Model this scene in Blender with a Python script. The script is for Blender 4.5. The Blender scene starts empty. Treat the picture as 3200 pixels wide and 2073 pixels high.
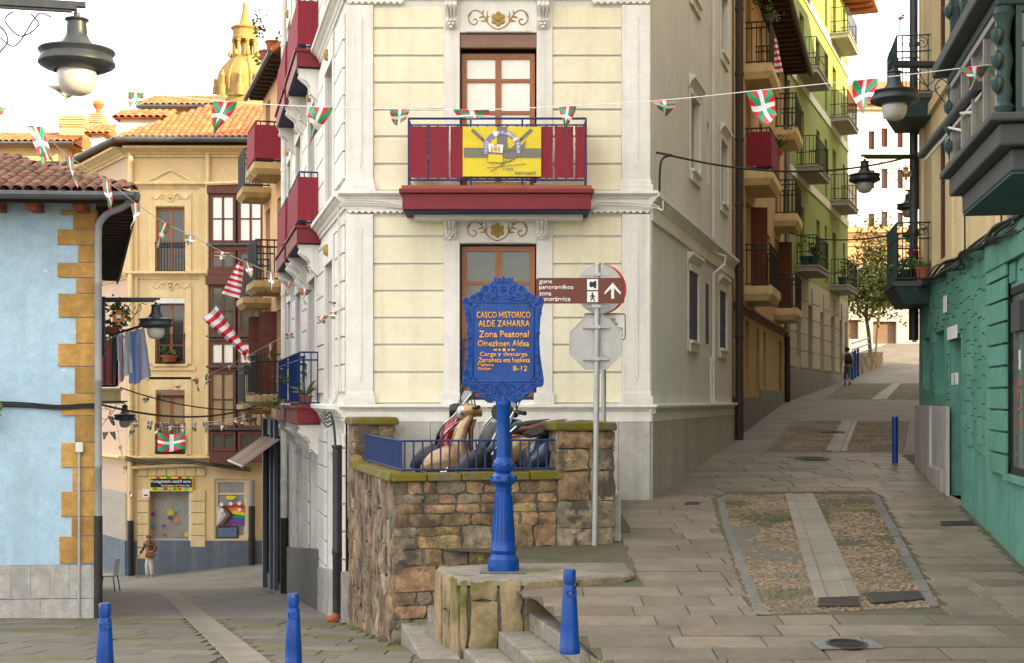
import bpy, bmesh, math, random
from mathutils import Vector, Matrix, noise
R = math.radians
random.seed(7)
scene = bpy.context.scene
COL = scene.collection

# ------------------------------------------------------------------ camera, sky, sun, exposure
F = 4400.0                      # focal length in photograph pixels (photograph is 3200 px wide)
cam_d = bpy.data.cameras.new('camera')
cam = bpy.data.objects.new('camera', cam_d)
COL.objects.link(cam)
cam_d.sensor_width = 36.0
cam_d.lens = 36.0 * F / 3200.0
cam_d.shift_y = 213.5 / 3200.0
cam_d.clip_start = 0.1
cam_d.clip_end = 6000
cam.rotation_euler = (R(90), 0, 0)
scene.camera = cam

SUN_AZ = R(60)                  # measured from behind the camera towards the right
SUN_EL = R(17)
world = bpy.data.worlds.new('World')
scene.world = world
world.use_nodes = True
wn, wl = world.node_tree.nodes, world.node_tree.links
wn.clear()
w_out = wn.new('ShaderNodeOutputWorld')
w_bg = wn.new('ShaderNodeBackground')
w_sky = wn.new('ShaderNodeTexSky')
w_sky.sky_type = 'NISHITA'
w_sky.sun_disc = False
w_sky.sun_elevation = SUN_EL
sdir = Vector((math.sin(SUN_AZ) * math.cos(SUN_EL), -math.cos(SUN_AZ) * math.cos(SUN_EL), math.sin(SUN_EL)))
w_sky.sun_rotation = math.atan2(sdir.x, sdir.y)
w_sky.air_density = 1.0
w_sky.dust_density = 3.0
w_mix = wn.new('ShaderNodeMix')
w_mix.data_type = 'RGBA'
w_mix.inputs[0].default_value = 0.8          # thin white overcast over the clear sky
w_mix.inputs[7].default_value = (11.7, 11.45, 10.9, 1)
wl.new(w_sky.outputs[0], w_mix.inputs[6])
wl.new(w_mix.outputs[2], w_bg.inputs[0])
w_bg.inputs[1].default_value = 0.1
wl.new(w_bg.outputs[0], w_out.inputs[0])

sun_d = bpy.data.lights.new('sun', 'SUN')
sun_d.energy = 4.8
sun_d.angle = R(0.6)
sun_d.color = (1.0, 0.73, 0.38)
sun = bpy.data.objects.new('sun', sun_d)
COL.objects.link(sun)
sun.rotation_euler = sdir.to_track_quat('Z', 'Y').to_euler()
sun.location = (30, -20, 40)

vs = scene.view_settings
vs.view_transform = 'Standard'
vs.look = 'None'
vs.exposure = 1.6
vs.gamma = 1.0
vs.use_curve_mapping = False
scene.render.engine = 'CYCLES'
scene.cycles.max_bounces = 6
scene.cycles.diffuse_bounces = 4
scene.cycles.use_denoising = True

# ------------------------------------------------------------------ helpers
def P(u, v, Y):
    """photograph pixel at depth Y (metres) -> point"""
    return Vector(((u - 1600) / F * Y, Y, (1250 - v) / F * Y))

def lerp(a, b, t):
    return a + (b - a) * t

class Fr:
    """wall frame: s along the wall, n outwards, z up"""
    def __init__(self, p0, p1, flip=False):
        self.o = Vector((p0[0], p0[1]))
        d = Vector((p1[0] - p0[0], p1[1] - p0[1]))
        self.L = d.length
        self.d = d.normalized()
        self.n = Vector((self.d.y, -self.d.x))
        if flip:
            self.n = -self.n
    def pt(self, s, n, z):
        q = self.o + self.d * s + self.n * n
        return Vector((q.x, q.y, z))
    def s_u(self, u, n=0.0):
        """where the ray of column u meets the wall"""
        t = (u - 1600) / F
        o = self.o + self.n * n
        return (t * o.y - o.x) / (self.d.x - t * self.d.y)
    def z_v(self, u, v, n=0.0):
        q = self.pt(self.s_u(u, n), n, 0)
        return (1250 - v) / F * q.y
    def sz(self, u, v, n=0.0):
        return self.s_u(u, n), self.z_v(u, v, n)

WORLD = Fr((0, 0), (1, 0), True)     # s = x, n = y

class MB:
    def __init__(self):
        self.v = []; self.f = []; self.uv = []
    def add(self, vs, fs):
        b = len(self.v)
        self.v += [tuple(x) for x in vs]
        self.f += [tuple(i + b for i in f) for f in fs]
        return b
    def hexa(self, p):
        self.add(p, [(0, 1, 2, 3), (7, 6, 5, 4), (0, 4, 5, 1), (1, 5, 6, 2), (2, 6, 7, 3), (3, 7, 4, 0)])
        return self
    def box(self, fr, s0, s1, n0, n1, z0, z1):
        return self.hexa([fr.pt(s0, n0, z0), fr.pt(s1, n0, z0), fr.pt(s1, n1, z0), fr.pt(s0, n1, z0),
                          fr.pt(s0, n0, z1), fr.pt(s1, n0, z1), fr.pt(s1, n1, z1), fr.pt(s0, n1, z1)])
    def wb(self, x0, x1, y0, y1, z0, z1):
        return self.box(WORLD, x0, x1, y0, y1, z0, z1)
    def quad(self, a, b, c, d):
        self.add([a, b, c, d], [(0, 1, 2, 3)]); return self
    def ext(self, pts, vec):
        """extrude a 3-d polygon"""
        n = len(pts); vec = Vector(vec)
        a = [Vector(p) for p in pts]
        b = [p + vec for p in a]
        fs = [tuple(range(n)), tuple(range(2 * n - 1, n - 1, -1))]
        fs += [(i, (i + 1) % n, n + (i + 1) % n, n + i) for i in range(n)]
        self.add(a + b, fs); return self
    def profile(self, fr, prof, s0, s1):
        """moulding: profile [(n,z)] swept along s"""
        n = len(prof)
        a = [fr.pt(s0, p[0], p[1]) for p in prof]
        b = [fr.pt(s1, p[0], p[1]) for p in prof]
        fs = [tuple(range(n)), tuple(range(2 * n - 1, n - 1, -1))]
        fs += [(i, (i + 1) % n, n + (i + 1) % n, n + i) for i in range(n)]
        self.add(a + b, fs); return self
    def tube(self, pts, r, seg=6, closed=False):
        pts = [Vector(p) for p in pts]; n = len(pts)
        rs = r if isinstance(r, (list, tuple)) else [r] * n
        rings = []; up = None
        for i, p in enumerate(pts):
            a = pts[i - 1] if (i > 0 or closed) else p
            b = pts[(i + 1) % n] if (i < n - 1 or closed) else p
            t = (b - a)
            t = t.normalized() if t.length > 1e-9 else Vector((0, 0, 1))
            if up is None:
                up = Vector((0, 0, 1)) if abs(t.z) < .9 else Vector((1, 0, 0))
            x = t.cross(up)
            if x.length < 1e-6: x = t.cross(Vector((1, .3, 0)))
            x.normalize(); y = x.cross(t).normalized(); up = y
            rings.append([p + (x * math.cos(k * 2 * math.pi / seg) + y * math.sin(k * 2 * math.pi / seg)) * rs[i] for k in range(seg)])
        vs = [q for ring in rings for q in ring]; fs = []
        m = n if closed else n - 1
        for i in range(m):
            for k in range(seg):
                a, b = i * seg + k, i * seg + (k + 1) % seg
                c, d = ((i + 1) % n) * seg + (k + 1) % seg, ((i + 1) % n) * seg + k
                fs.append((a, b, c, d))
        if not closed:
            fs.append(tuple(range(seg - 1, -1, -1))); fs.append(tuple(range((n - 1) * seg, n * seg)))
        self.add(vs, fs); return self
    def lathe(self, prof, seg=20, c=(0, 0, 0), a0=0.0, a1=2 * math.pi):
        c = Vector(c); full = abs(a1 - a0 - 2 * math.pi) < 1e-6
        m = seg if full else seg + 1
        vs = []
        for r, z in prof:
            for k in range(m):
                a = a0 + (a1 - a0) * k / seg
                vs.append(c + Vector((r * math.cos(a), r * math.sin(a), z)))
        fs = []
        for i in range(len(prof) - 1):
            for k in range(seg):
                b = (k + 1) % m
                fs.append((i * m + k, i * m + b, (i + 1) * m + b, (i + 1) * m + k))
        if full:
            if prof[0][0] > 1e-6: fs.append(tuple(range(m - 1, -1, -1)))
            if prof[-1][0] > 1e-6: fs.append(tuple(range((len(prof) - 1) * m, len(prof) * m)))
        self.add(vs, fs); return self
    def loft(self, secs, seg=12, p=2.0):
        """secs: (centre, half-x vector, half-y vector); super-ellipse cross-sections"""
        vs = []
        for c, a, b in secs:
            c, a, b = Vector(c), Vector(a), Vector(b)
            for k in range(seg):
                th = 2 * math.pi * k / seg
                cx, sy = math.cos(th), math.sin(th)
                vs.append(c + a * math.copysign(abs(cx) ** (2 / p), cx) + b * math.copysign(abs(sy) ** (2 / p), sy))
        n = len(secs); fs = []
        for i in range(n - 1):
            for k in range(seg):
                fs.append((i * seg + k, i * seg + (k + 1) % seg, (i + 1) * seg + (k + 1) % seg, (i + 1) * seg + k))
        fs.append(tuple(range(seg - 1, -1, -1))); fs.append(tuple(range((n - 1) * seg, n * seg)))
        self.add(vs, fs); return self
    def grid(self, fn, nu, nv, uv=True):
        vs = [fn(i / nu, j / nv) for j in range(nv + 1) for i in range(nu + 1)]
        w = nu + 1
        fs = [(j * w + i, j * w + i + 1, (j + 1) * w + i + 1, (j + 1) * w + i) for j in range(nv) for i in range(nu)]
        b = self.add(vs, fs)
        if uv: self.uv += [(b + j * w + i, i / nu, j / nv) for j in range(nv + 1) for i in range(nu + 1)]
        return self
    def mesh(self, name, recalc=True):
        me = bpy.data.meshes.new(name)
        me.from_pydata(self.v, [], self.f)
        if self.uv:
            d = {i: (a, b) for i, a, b in self.uv}
            l = me.uv_layers.new(name='UVMap')
            for lp in me.loops:
                l.data[lp.index].uv = d.get(lp.vertex_index, (0, 0))
        if recalc:
            bm = bmesh.new(); bm.from_mesh(me)
            bmesh.ops.recalc_face_normals(bm, faces=bm.faces)
            bm.to_mesh(me); bm.free()
        return me
    def build(self, name, mat, parent=None, smooth=False, bevel=0, recalc=True, angle=40):
        me = self.mesh(name, recalc)
        return obj(name, me, mat, parent, smooth, bevel, angle)

def obj(name, me, mat, parent=None, smooth=False, bevel=0, angle=40):
    o = bpy.data.objects.new(name, me)
    COL.objects.link(o)
    if mat is not None and not me.materials:
        me.materials.append(mat)
    if smooth:
        me.shade_smooth()
        me.set_sharp_from_angle(angle=R(angle))
    if bevel:
        m = o.modifiers.new('bevel', 'BEVEL'); m.width = bevel; m.segments = 2; m.limit_method = 'ANGLE'; m.angle_limit = R(35)
    if parent is not None:
        setp(o, parent)
    return o

def wmat(o):
    m = Matrix.LocRotScale(o.location, o.rotation_euler, o.scale)
    return m if o.parent is None else wmat(o.parent) @ o.matrix_parent_inverse @ m

def setp(o, parent, local=False):
    o.parent = parent
    if not local:
        o.matrix_parent_inverse = wmat(parent).inverted()

def tag(o, label, cat=None, group=None, kind=None):
    if label: o['label'] = label
    if cat: o['category'] = cat
    if group: o['group'] = group
    if kind: o['kind'] = kind
    return o

def thing(name, label, cat, loc=(0, 0, 0), rotz=0.0, group=None):
    o = bpy.data.objects.new(name, None)
    COL.objects.link(o)
    o.empty_display_size = .2
    o.location = loc; o.rotation_euler = (0, 0, rotz)
    return tag(o, label, cat, group)

def copy_tree(o, parent=None):
    c = o.copy(); COL.objects.link(c)
    if parent is not None:
        c.parent = parent; c.matrix_parent_inverse = o.matrix_parent_inverse.copy()
    for ch in list(o.children):
        copy_tree(ch, c)
    return c

# ------------------------------------------------------------------ materials
MATS = {}
def mat(name, col, rough=.75, col2=None, vs=2.5, mixc=.5, bump=.15, bs=60, metal=0.0, rnd=0.0, streak=None, moss=None,
        spec=.35, coat=0.0, chips=None, grain=None, detail=6, stain=.0, grit=.07):
    """procedural surface: two-tone noise, optional streaks down the face, moss patches, chipped paint, wood grain"""
    if name in MATS: return MATS[name]
    m = bpy.data.materials.new(name); m.use_nodes = True
    N, L = m.node_tree.nodes, m.node_tree.links
    b = N['Principled BSDF']
    b.inputs['Roughness'].default_value = rough
    b.inputs['Metallic'].default_value = metal
    b.inputs['Specular IOR Level'].default_value = spec
    if coat: b.inputs['Coat Weight'].default_value = coat; b.inputs['Coat Roughness'].default_value = .12
    geo = N.new('ShaderNodeNewGeometry')
    pos = geo.outputs['Position']
    def nz(scale, det=detail, mapscale=None, rgh=.6):
        src = pos
        if mapscale:
            mp = N.new('ShaderNodeMapping'); mp.inputs['Scale'].default_value = mapscale
            L.new(pos, mp.inputs[0]); src = mp.outputs[0]
        t = N.new('ShaderNodeTexNoise'); t.inputs['Scale'].default_value = scale
        t.inputs['Detail'].default_value = det; t.inputs['Roughness'].default_value = rgh
        L.new(src, t.inputs['Vector']); return t.outputs[0]
    def ramp(src, a, c):
        r = N.new('ShaderNodeMapRange'); r.inputs[1].default_value = a; r.inputs[2].default_value = c
        L.new(src, r.inputs[0]); return r.outputs[0]
    def mix(fac, A, B, mode='MIX'):
        x = N.new('ShaderNodeMix'); x.data_type = 'RGBA'; x.blend_type = mode
        if isinstance(fac, (int, float)): x.inputs[0].default_value = fac
        else: L.new(fac, x.inputs[0])
        for s, val in ((6, A), (7, B)):
            if isinstance(val, tuple): x.inputs[s].default_value = (val + (1,))[:4]
            else: L.new(val, x.inputs[s])
        return x.outputs[2]
    def mul(a, k):
        x = N.new('ShaderNodeMath'); x.operation = 'MULTIPLY'; L.new(a, x.inputs[0]); x.inputs[1].default_value = k; return x.outputs[0]
    if col2 is None: col2 = tuple(c * .8 for c in col[:3])
    h = None
    if grain:
        h = nz(grain[0], 8, grain[1], .7)
        c = mix(ramp(h, .35, .65), tuple(col), tuple(col2))
    else:
        h = nz(vs)
        f = ramp(h, .5 - mixc * .32, .5 + mixc * .32)
        c = mix(f, tuple(col), tuple(col2))
    if rnd:
        oi = N.new('ShaderNodeObjectInfo')
        hs = N.new('ShaderNodeHueSaturation')
        mr = N.new('ShaderNodeMapRange'); mr.inputs[3].default_value = 1 - rnd; mr.inputs[4].default_value = 1 + rnd
        L.new(oi.outputs['Random'], mr.inputs[0]); L.new(mr.outputs[0], hs.inputs['Value'])
        m2 = N.new('ShaderNodeMath'); m2.operation = 'FRACT'
        L.new(mul(oi.outputs['Random'], 7.31), m2.inputs[0])
        mr2 = N.new('ShaderNodeMapRange'); mr2.inputs[3].default_value = .5 - rnd * .05; mr2.inputs[4].default_value = .5 + rnd * .05
        L.new(m2.outputs[0], mr2.inputs[0]); L.new(mr2.outputs[0], hs.inputs['Hue'])
        L.new(c, hs.inputs['Color']); c = hs.outputs[0]
    if grit:
        for gs, ga in ((5.5, grit), (24, grit * .8)):
            mr = N.new('ShaderNodeMapRange'); mr.inputs[1].default_value = .3; mr.inputs[2].default_value = .7; mr.inputs[3].default_value = 1 - ga * 1.3; mr.inputs[4].default_value = 1 + ga
            L.new(nz(gs, 10, None, .78), mr.inputs[0]); hs = N.new('ShaderNodeHueSaturation'); L.new(mr.outputs[0], hs.inputs['Value']); L.new(c, hs.inputs['Color']); c = hs.outputs[0]
    if stain:
        c = mix(mul(ramp(nz(.35, 5), .45, .75), stain), c, tuple(x * .55 for x in col[:3]))
    if streak:
        sc, amt, sz = streak
        c = mix(mul(ramp(nz(sz, 6, (1, 1, .07), .65), .48, .72), amt), c, tuple(sc))
    if chips:
        cc, thr, sz = chips
        c = mix(ramp(nz(sz, 8, None, .7), thr, thr + (.02 if sz > 2 else .07)), c, tuple(cc))
    if moss:
        mc, amt, sz = moss
        c = mix(ramp(nz(sz, 7, None, .65), 1 - amt, 1 - amt + .14), c, mix(nz(30), tuple(mc), tuple(x * .45 for x in mc)))
    L.new(c, b.inputs['Base Color'])
    if bump:
        bp = N.new('ShaderNodeBump'); bp.inputs['Strength'].default_value = min(1, bump); bp.inputs['Distance'].default_value = .01 if not grain else .004
        hb = nz(bs, 8) if not grain else h
        L.new(hb, bp.inputs['Height']); L.new(bp.outputs[0], b.inputs['Normal'])
    MATS[name] = m
    return m

def flat(name, col, rough=.5, **k):
    return mat(name, col, rough, col2=tuple(x * .9 for x in col), bump=0, vs=8, **k)

def flag_mat(name):
    """basque flag: red field, green saltire, white cross, on the UVs"""
    m = bpy.data.materials.new(name); m.use_nodes = True
    N, L = m.node_tree.nodes, m.node_tree.links
    b = N['Principled BSDF']; b.inputs['Roughness'].default_value = .45
    uv = N.new('ShaderNodeUVMap'); sp = N.new('ShaderNodeSeparateXYZ'); L.new(uv.outputs[0], sp.inputs[0])
    def mth(op, a, c=None):
        x = N.new('ShaderNodeMath'); x.operation = op
        for i, s in enumerate((a, c)):
            if s is None: continue
            if isinstance(s, (int, float)): x.inputs[i].default_value = s
            else: L.new(s, x.inputs[i])
        return x.outputs[0]
    u, v = sp.outputs[0], sp.outputs[1]
    d1 = mth('ABSOLUTE', mth('SUBTRACT', u, v)); d2 = mth('ABSOLUTE', mth('SUBTRACT', mth('ADD', u, v), 1.0))
    salt = mth('LESS_THAN', mth('MINIMUM', d1, d2), .13)
    cross = mth('LESS_THAN', mth('MINIMUM', mth('ABSOLUTE', mth('SUBTRACT', u, .5)), mth('ABSOLUTE', mth('SUBTRACT', v, .5))), .075)
    m1 = N.new('ShaderNodeMix'); m1.data_type = 'RGBA'; m1.inputs[6].default_value = (.62, .012, .04, 1); m1.inputs[7].default_value = (.0, .3, .14, 1)
    L.new(salt, m1.inputs[0])
    m2 = N.new('ShaderNodeMix'); m2.data_type = 'RGBA'; L.new(m1.outputs[2], m2.inputs[6]); m2.inputs[7].default_value = (.78, .78, .78, 1)
    L.new(cross, m2.inputs[0]); L.new(m2.outputs[2], b.inputs['Base Color'])
    MATS[name] = m
    return m

def stripes_mat(name, cols, n, axis=1, rough=.7):
    """bands across a cloth, on the UVs"""
    m = bpy.data.materials.new(name); m.use_nodes = True
    N, L = m.node_tree.nodes, m.node_tree.links
    b = N['Principled BSDF']; b.inputs['Roughness'].default_value = rough
    uv = N.new('ShaderNodeUVMap'); sp = N.new('ShaderNodeSeparateXYZ'); L.new(uv.outputs[0], sp.inputs[0])
    x = N.new('ShaderNodeMath'); x.operation = 'MULTIPLY'; L.new(sp.outputs[axis], x.inputs[0]); x.inputs[1].default_value = n / len(cols)
    fr = N.new('ShaderNodeMath'); fr.operation = 'FRACT'; L.new(x.outputs[0], fr.inputs[0])
    cr = N.new('ShaderNodeValToRGB'); cr.color_ramp.interpolation = 'CONSTANT'; L.new(fr.outputs[0], cr.inputs[0])
    e = cr.color_ramp.elements
    e[0].position = 0; e[0].color = cols[0] + (1,)
    e[1].position = 1 / len(cols); e[1].color = cols[1] + (1,)
    for i in range(2, len(cols)):
        q = e.new(i / len(cols)); q.color = cols[i] + (1,)
    L.new(cr.outputs[0], b.inputs['Base Color'])
    MATS[name] = m
    return m

def paving_mat(name, c1, c2, joint, bw, bh, rot, scale=1.0):
    m = bpy.data.materials.new(name); m.use_nodes = True
    N, L = m.node_tree.nodes, m.node_tree.links
    b = N['Principled BSDF']; b.inputs['Roughness'].default_value = .72
    geo = N.new('ShaderNodeNewGeometry')
    mp = N.new('ShaderNodeMapping'); mp.inputs['Rotation'].default_value = (0, 0, rot); L.new(geo.outputs['Position'], mp.inputs[0])
    br = N.new('ShaderNodeTexBrick'); L.new(mp.outputs[0], br.inputs['Vector'])
    br.inputs['Color1'].default_value = c1 + (1,); br.inputs['Color2'].default_value = c2 + (1,); br.inputs['Mortar'].default_value = joint + (1,)
    br.inputs['Scale'].default_value = scale; br.inputs['Mortar Size'].default_value = .008
    br.inputs['Brick Width'].default_value = bw; br.inputs['Row Height'].default_value = bh
    nz = N.new('ShaderNodeTexNoise'); nz.inputs['Scale'].default_value = 1.3; nz.inputs['Detail'].default_value = 8
    L.new(geo.outputs['Position'], nz.inputs['Vector'])
    mr = N.new('ShaderNodeMapRange'); mr.inputs[1].default_value = .3; mr.inputs[2].default_value = .7; mr.inputs[3].default_value = .72; mr.inputs[4].default_value = 1.15
    L.new(nz.outputs[0], mr.inputs[0])
    hs = N.new('ShaderNodeHueSaturation'); L.new(mr.outputs[0], hs.inputs['Value']); L.new(br.outputs[0], hs.inputs['Color'])
    L.new(hs.outputs[0], b.inputs['Base Color'])
    bp = N.new('ShaderNodeBump'); bp.inputs['Strength'].default_value = .3; bp.inputs['Distance'].default_value = .01
    L.new(br.outputs['Fac'], bp.inputs['Height']); bp.invert = True; L.new(bp.outputs[0], b.inputs['Normal'])
    MATS[name] = m
    return m

# wall paints and stone
m_cream = mat('cream_stucco', (.785, .73, .555), .85, (.75, .69, .505), vs=1.2, bump=.3, bs=90, stain=.14, streak=((.52, .45, .31), .42, 4), rnd=.02)
m_white = mat('white_stucco', (.755, .735, .70), .85, (.69, .665, .62), vs=1.5, bump=.3, bs=60, stain=.22, streak=((.46, .41, .34), .5, 5))
m_greywall = mat('grey_stucco', (.70, .705, .685), .9, (.63, .635, .615), vs=.8, bump=.3, bs=70, stain=.25, streak=((.42, .40, .35), .35, 4))
m_trim = mat('pale_trim', (.78, .76, .71), .8, (.7, .68, .63), vs=3, bump=.15, bs=60, streak=((.45, .42, .36), .3, 6))
m_plinth = mat('grey_marble_plinth', (.50, .48, .44), .6, (.40, .38, .34), vs=4, bump=.1, stain=.3, streak=((.25, .22, .18), .5, 3), rnd=.08, grit=.14)
m_concrete = mat('plinth_concrete', (.46, .44, .41), .85, (.34, .33, .31), vs=2.5, bump=.4, bs=30, streak=((.2, .19, .17), .6, 2.5), rnd=.07, grit=.22)
m_blue = mat('pale_blue_paint', (.41, .57, .69), .85, (.34, .50, .63), vs=.6, bump=.5, bs=35, chips=((.72, .72, .69), .665, 3.5), stain=.5, streak=((.24, .31, .36), .5, 1.6), grit=.13)
m_quoin = mat('ochre_quoin_stone', (.50, .30, .09), .9, (.36, .20, .05), vs=4, mixc=.7, bump=.9, bs=30, rnd=.16, stain=.35, streak=((.16, .10, .04), .5, 3), grit=.25)
m_yellow = mat('yellow_ochre_paint', (.70, .53, .28), .88, (.63, .47, .245), vs=.6, bump=.2, bs=60, stain=.15, streak=((.4, .28, .12), .35, 3))
m_yellowtrim = mat('yellow_ochre_trim', (.72, .56, .31), .85, (.64, .49, .26), vs=2, bump=.2, streak=((.35, .25, .12), .4, 5))
m_pinkwall = mat('faded_pink_paint', (.58, .40, .27), .9, (.5, .38, .3), vs=1, bump=.2, stain=.2)
m_dado = mat('slate_grey_dado', (.115, .14, .185), .8, (.09, .11, .14), vs=2, bump=.3, stain=.2, streak=((.3, .3, .28), .25, 4))
m_orange = mat('orange_ochre_wall', (.66, .42, .21), .88, (.58, .36, .18), vs=1, bump=.2, stain=.2)
m_brownwall = mat('ochre_house_wall', (.56, .39, .19), .9, (.48, .33, .16), vs=1, bump=.2, stain=.2)
m_green = mat('olive_green_paint', (.26, .305, .08), .9, (.225, .27, .07), vs=.5, bump=.2, stain=.12)
m_greenband = mat('cream_band', (.68, .66, .5), .85)
m_greystone = mat('ashlar_stone', (.50, .45, .36), .85, (.42, .38, .3), vs=3, bump=.25, rnd=.08)
m_slate = mat('dark_slate_panel', (.17, .165, .165), .55, (.11, .11, .115), vs=3, bump=.2, streak=((.25, .23, .21), .4, 4), rnd=.1)
m_teal = mat('teal_paint', (.105, .285, .222), .75, (.08, .225, .175), vs=1.6, bump=.8, bs=40, stain=.3, rnd=.1, chips=((.15, .33, .29), .66, 5), streak=((.03, .10, .08), .4, 3.5), grit=.16)
m_upper = mat('pale_ochre_render', (.66, .54, .315), .9, (.6, .48, .27), vs=1.2, bump=.5, bs=70, stain=.15)
m_farwhite = mat('far_white_wall', (.78, .77, .74), .9)
m_farorange = mat('far_orange_wall', (.62, .36, .19), .9)
m_marble = mat('veined_grey_marble', (.50, .49, .475), .45, (.30, .285, .27), bump=.1, grain=(2.2, (2.2, 2.2, .22)))
# metals, wood, cloth
m_ironblue = mat('blue_enamel', (.003, .060, .30), .3, (.002, .044, .225), vs=5, bump=.15, bs=60, spec=.3, chips=((.16, .2, .3), .69, 22), streak=((.002, .016, .09), .7, 14))
m_bollard = mat('blue_bollard_paint', (.003, .058, .29), .36, (.003, .042, .21), vs=4, bump=.2, bs=40, spec=.3, chips=((.26, .085, .03), .635, 12), streak=((.003, .02, .1), .6, 12))
m_railblue = mat('blue_railing_paint', (.011, .034, .15), .45, (.011, .026, .10), vs=8, bump=.05)
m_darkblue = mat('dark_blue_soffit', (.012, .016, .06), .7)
m_red = mat('dark_red_wood', (.21, .014, .022), .55, (.14, .010, .016), bump=.5, grain=(5, (.6, .6, 9)))
m_canvas = mat('dark_red_canvas', (.25, .018, .036), .85, (.20, .022, .034), vs=1.3, bump=.2, bs=25, stain=.2)
m_wood = mat('varnished_wood', (.34, .12, .032), .5, (.22, .07, .019), bump=.2, grain=(6, (8, 8, .5)), spec=.5)
m_woodold = mat('weathered_brown_wood', (.15, .055, .035), .75, (.085, .035, .025), bump=.4, grain=(6, (7, 7, .5)), chips=((.30, .2, .15), .68, 6))
m_shutbrown = mat('brown_roller_box', (.24, .13, .095), .6, (.22, .12, .085), bump=.05)
m_blind = mat('brown_blind_slats', (.35, .26, .14), .7)
m_blackiron = mat('black_iron', (.018, .019, .022), .5, (.028, .028, .03), bump=.05, spec=.4)
m_lamp = mat('lamp_grey_paint', (.021, .027, .035), .42, (.015, .020, .026), vs=6, bump=.1, spec=.4, streak=((.07, .075, .08), .25, 9))
m_globe = mat('frosted_lamp_glass', (.46, .44, .42), .3, (.36, .345, .32), vs=2, bump=0, spec=.5)
m_galv = mat('galvanised_steel', (.42, .42, .415), .42, (.36, .36, .355), vs=9, bump=.05, metal=.35, spec=.5)
m_signback = mat('sign_back_grey', (.47, .46, .44), .5, (.43, .42, .40), vs=5, bump=.03, metal=.2)
m_signbrown = flat('brown_sign_face', (.145, .033, .016), .4)
m_signwhite = flat('white_sign_print', (.8, .8, .78), .45)
m_signblack = flat('black_sign_print', (.015, .015, .015), .5)
m_signred = flat('red_sign_rim', (.55, .01, .02), .4)
m_letter = mat('orange_letter_paint', (.80, .38, .03), .45, (.72, .32, .025), bump=0)
m_gold = mat('gold_paint', (.36, .24, .055), .5, (.28, .18, .04), vs=10, bump=.1)
m_pipegrey = mat('grey_pipe', (.27, .28, .285), .55, (.22, .23, .235), vs=3, bump=.05, streak=((.4, .4, .39), .3, 6))
m_pipeblack = mat('black_pipe', (.02, .02, .022), .5, (.03, .03, .03), vs=5, bump=.1, chips=((.3, .3, .3), .74, 12))
m_pipebrown = mat('brown_pipe', (.055, .038, .030), .6, (.04, .03, .026), vs=5, bump=.1)
m_cable = mat('cable_sheath', (.02, .02, .021), .6, bump=0)
m_cablewhite = mat('pale_cable_sheath', (.6, .58, .54), .6, bump=0)
m_glass = mat('dark_window_glass', (.030, .034, .034), .06, (.05, .052, .048), vs=.8, bump=.02, bs=4, spec=.6)
m_glassgreen = mat('grey_green_window_glass', (.11, .115, .085), .08, (.06, .062, .05), vs=1.1, bump=.02, bs=4, spec=.6)
m_curtain = mat('white_curtain_behind_glass', (.80, .79, .72), .25, (.76, .75, .67), bump=0, grain=(8, (6, 6, .1)), spec=.5, coat=.3)
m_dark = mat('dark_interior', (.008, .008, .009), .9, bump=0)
m_darkroom = mat('dark_shop_panel', (.045, .055, .07), .5, (.03, .035, .045), bump=.05)  # plain dark blue-grey base colour of the shop front
m_rollblue = mat('navy_roller_slats', (.012, .028, .12), .5, (.010, .022, .095), bump=.03)
m_tile = mat('orange_clay_tile', (.47, .155, .055), .85, (.36, .115, .045), vs=6, bump=.3, bs=40, rnd=.22, stain=.2)
m_tileold = mat('old_brown_clay_tile', (.20, .085, .05), .9, (.12, .06, .04), vs=5, bump=.4, bs=35, rnd=.3, moss=((.11, .10, .03), .40, 4), grit=.25)
m_tilefar = mat('far_orange_clay_tile', (.50, .17, .06), .85, (.40, .13, .05), vs=3, bump=.3, bs=20)
m_gutter = mat('dark_zinc_gutter', (.085, .09, .095), .5, (.06, .065, .07), vs=4, bump=.05, metal=.3)
m_soffit = mat('dark_eave_timber', (.06, .035, .028), .8, (.04, .025, .02), bump=.2, grain=(5, (1, 1, 6)))
m_rafter = mat('red_painted_rafter', (.30, .075, .035), .75)
m_domestone = mat('golden_sandstone', (.42, .27, .09), .9, (.27, .165, .055), vs=.8, bump=.6, bs=8, stain=.5, grit=.3)
m_terra = mat('terracotta', (.33, .10, .05), .85, (.27, .085, .04), vs=8, bump=.15)
# ground
m_paver = mat('sandstone_paver', (.195, .155, .115), .55, (.115, .096, .076), vs=1.6, mixc=.7, bump=.6, bs=40, rnd=.24, moss=((.13, .125, .028), .37, .7), stain=.6, chips=((.07, .06, .05), .69, 6), grit=.2)
m_paverleft = mat('grey_sandstone_paver', (.165, .145, .118), .58, (.105, .095, .08), vs=1.5, mixc=.7, bump=.6, bs=40, rnd=.22, moss=((.13, .125, .025), .50, .6), stain=.6, grit=.2)
m_joint = mat('sandy_paving_joint', (.10, .086, .064), .95, (.066, .07, .03), vs=3, bump=.4)
m_pebble = mat('river_pebble', (.29, .185, .095), .55, (.085, .08, .072), vs=13, mixc=.25, bump=.15, moss=((.075, .08, .022), .50, .9), stain=.5)
m_pebblebed = mat('pebble_mortar', (.115, .105, .088), .9, (.11, .105, .085), vs=2.5, bump=.6, bs=30, moss=((.09, .10, .03), .42, .8))
m_granite = mat('granite_kerb', (.15, .147, .14), .8, (.11, .108, .104), vs=14, bump=.3, rnd=.1)
m_channel = mat('worn_gutter_stone', (.25, .222, .182), .6, (.165, .148, .122), vs=1.5, mixc=.8, bump=.6, stain=.5, rnd=.06, moss=((.12, .115, .05), .34, 1.2))
m_castiron = mat('cast_iron_cover', (.06, .052, .046), .6, (.045, .04, .036), vs=14, bump=.5, bs=70, metal=.3)
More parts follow.
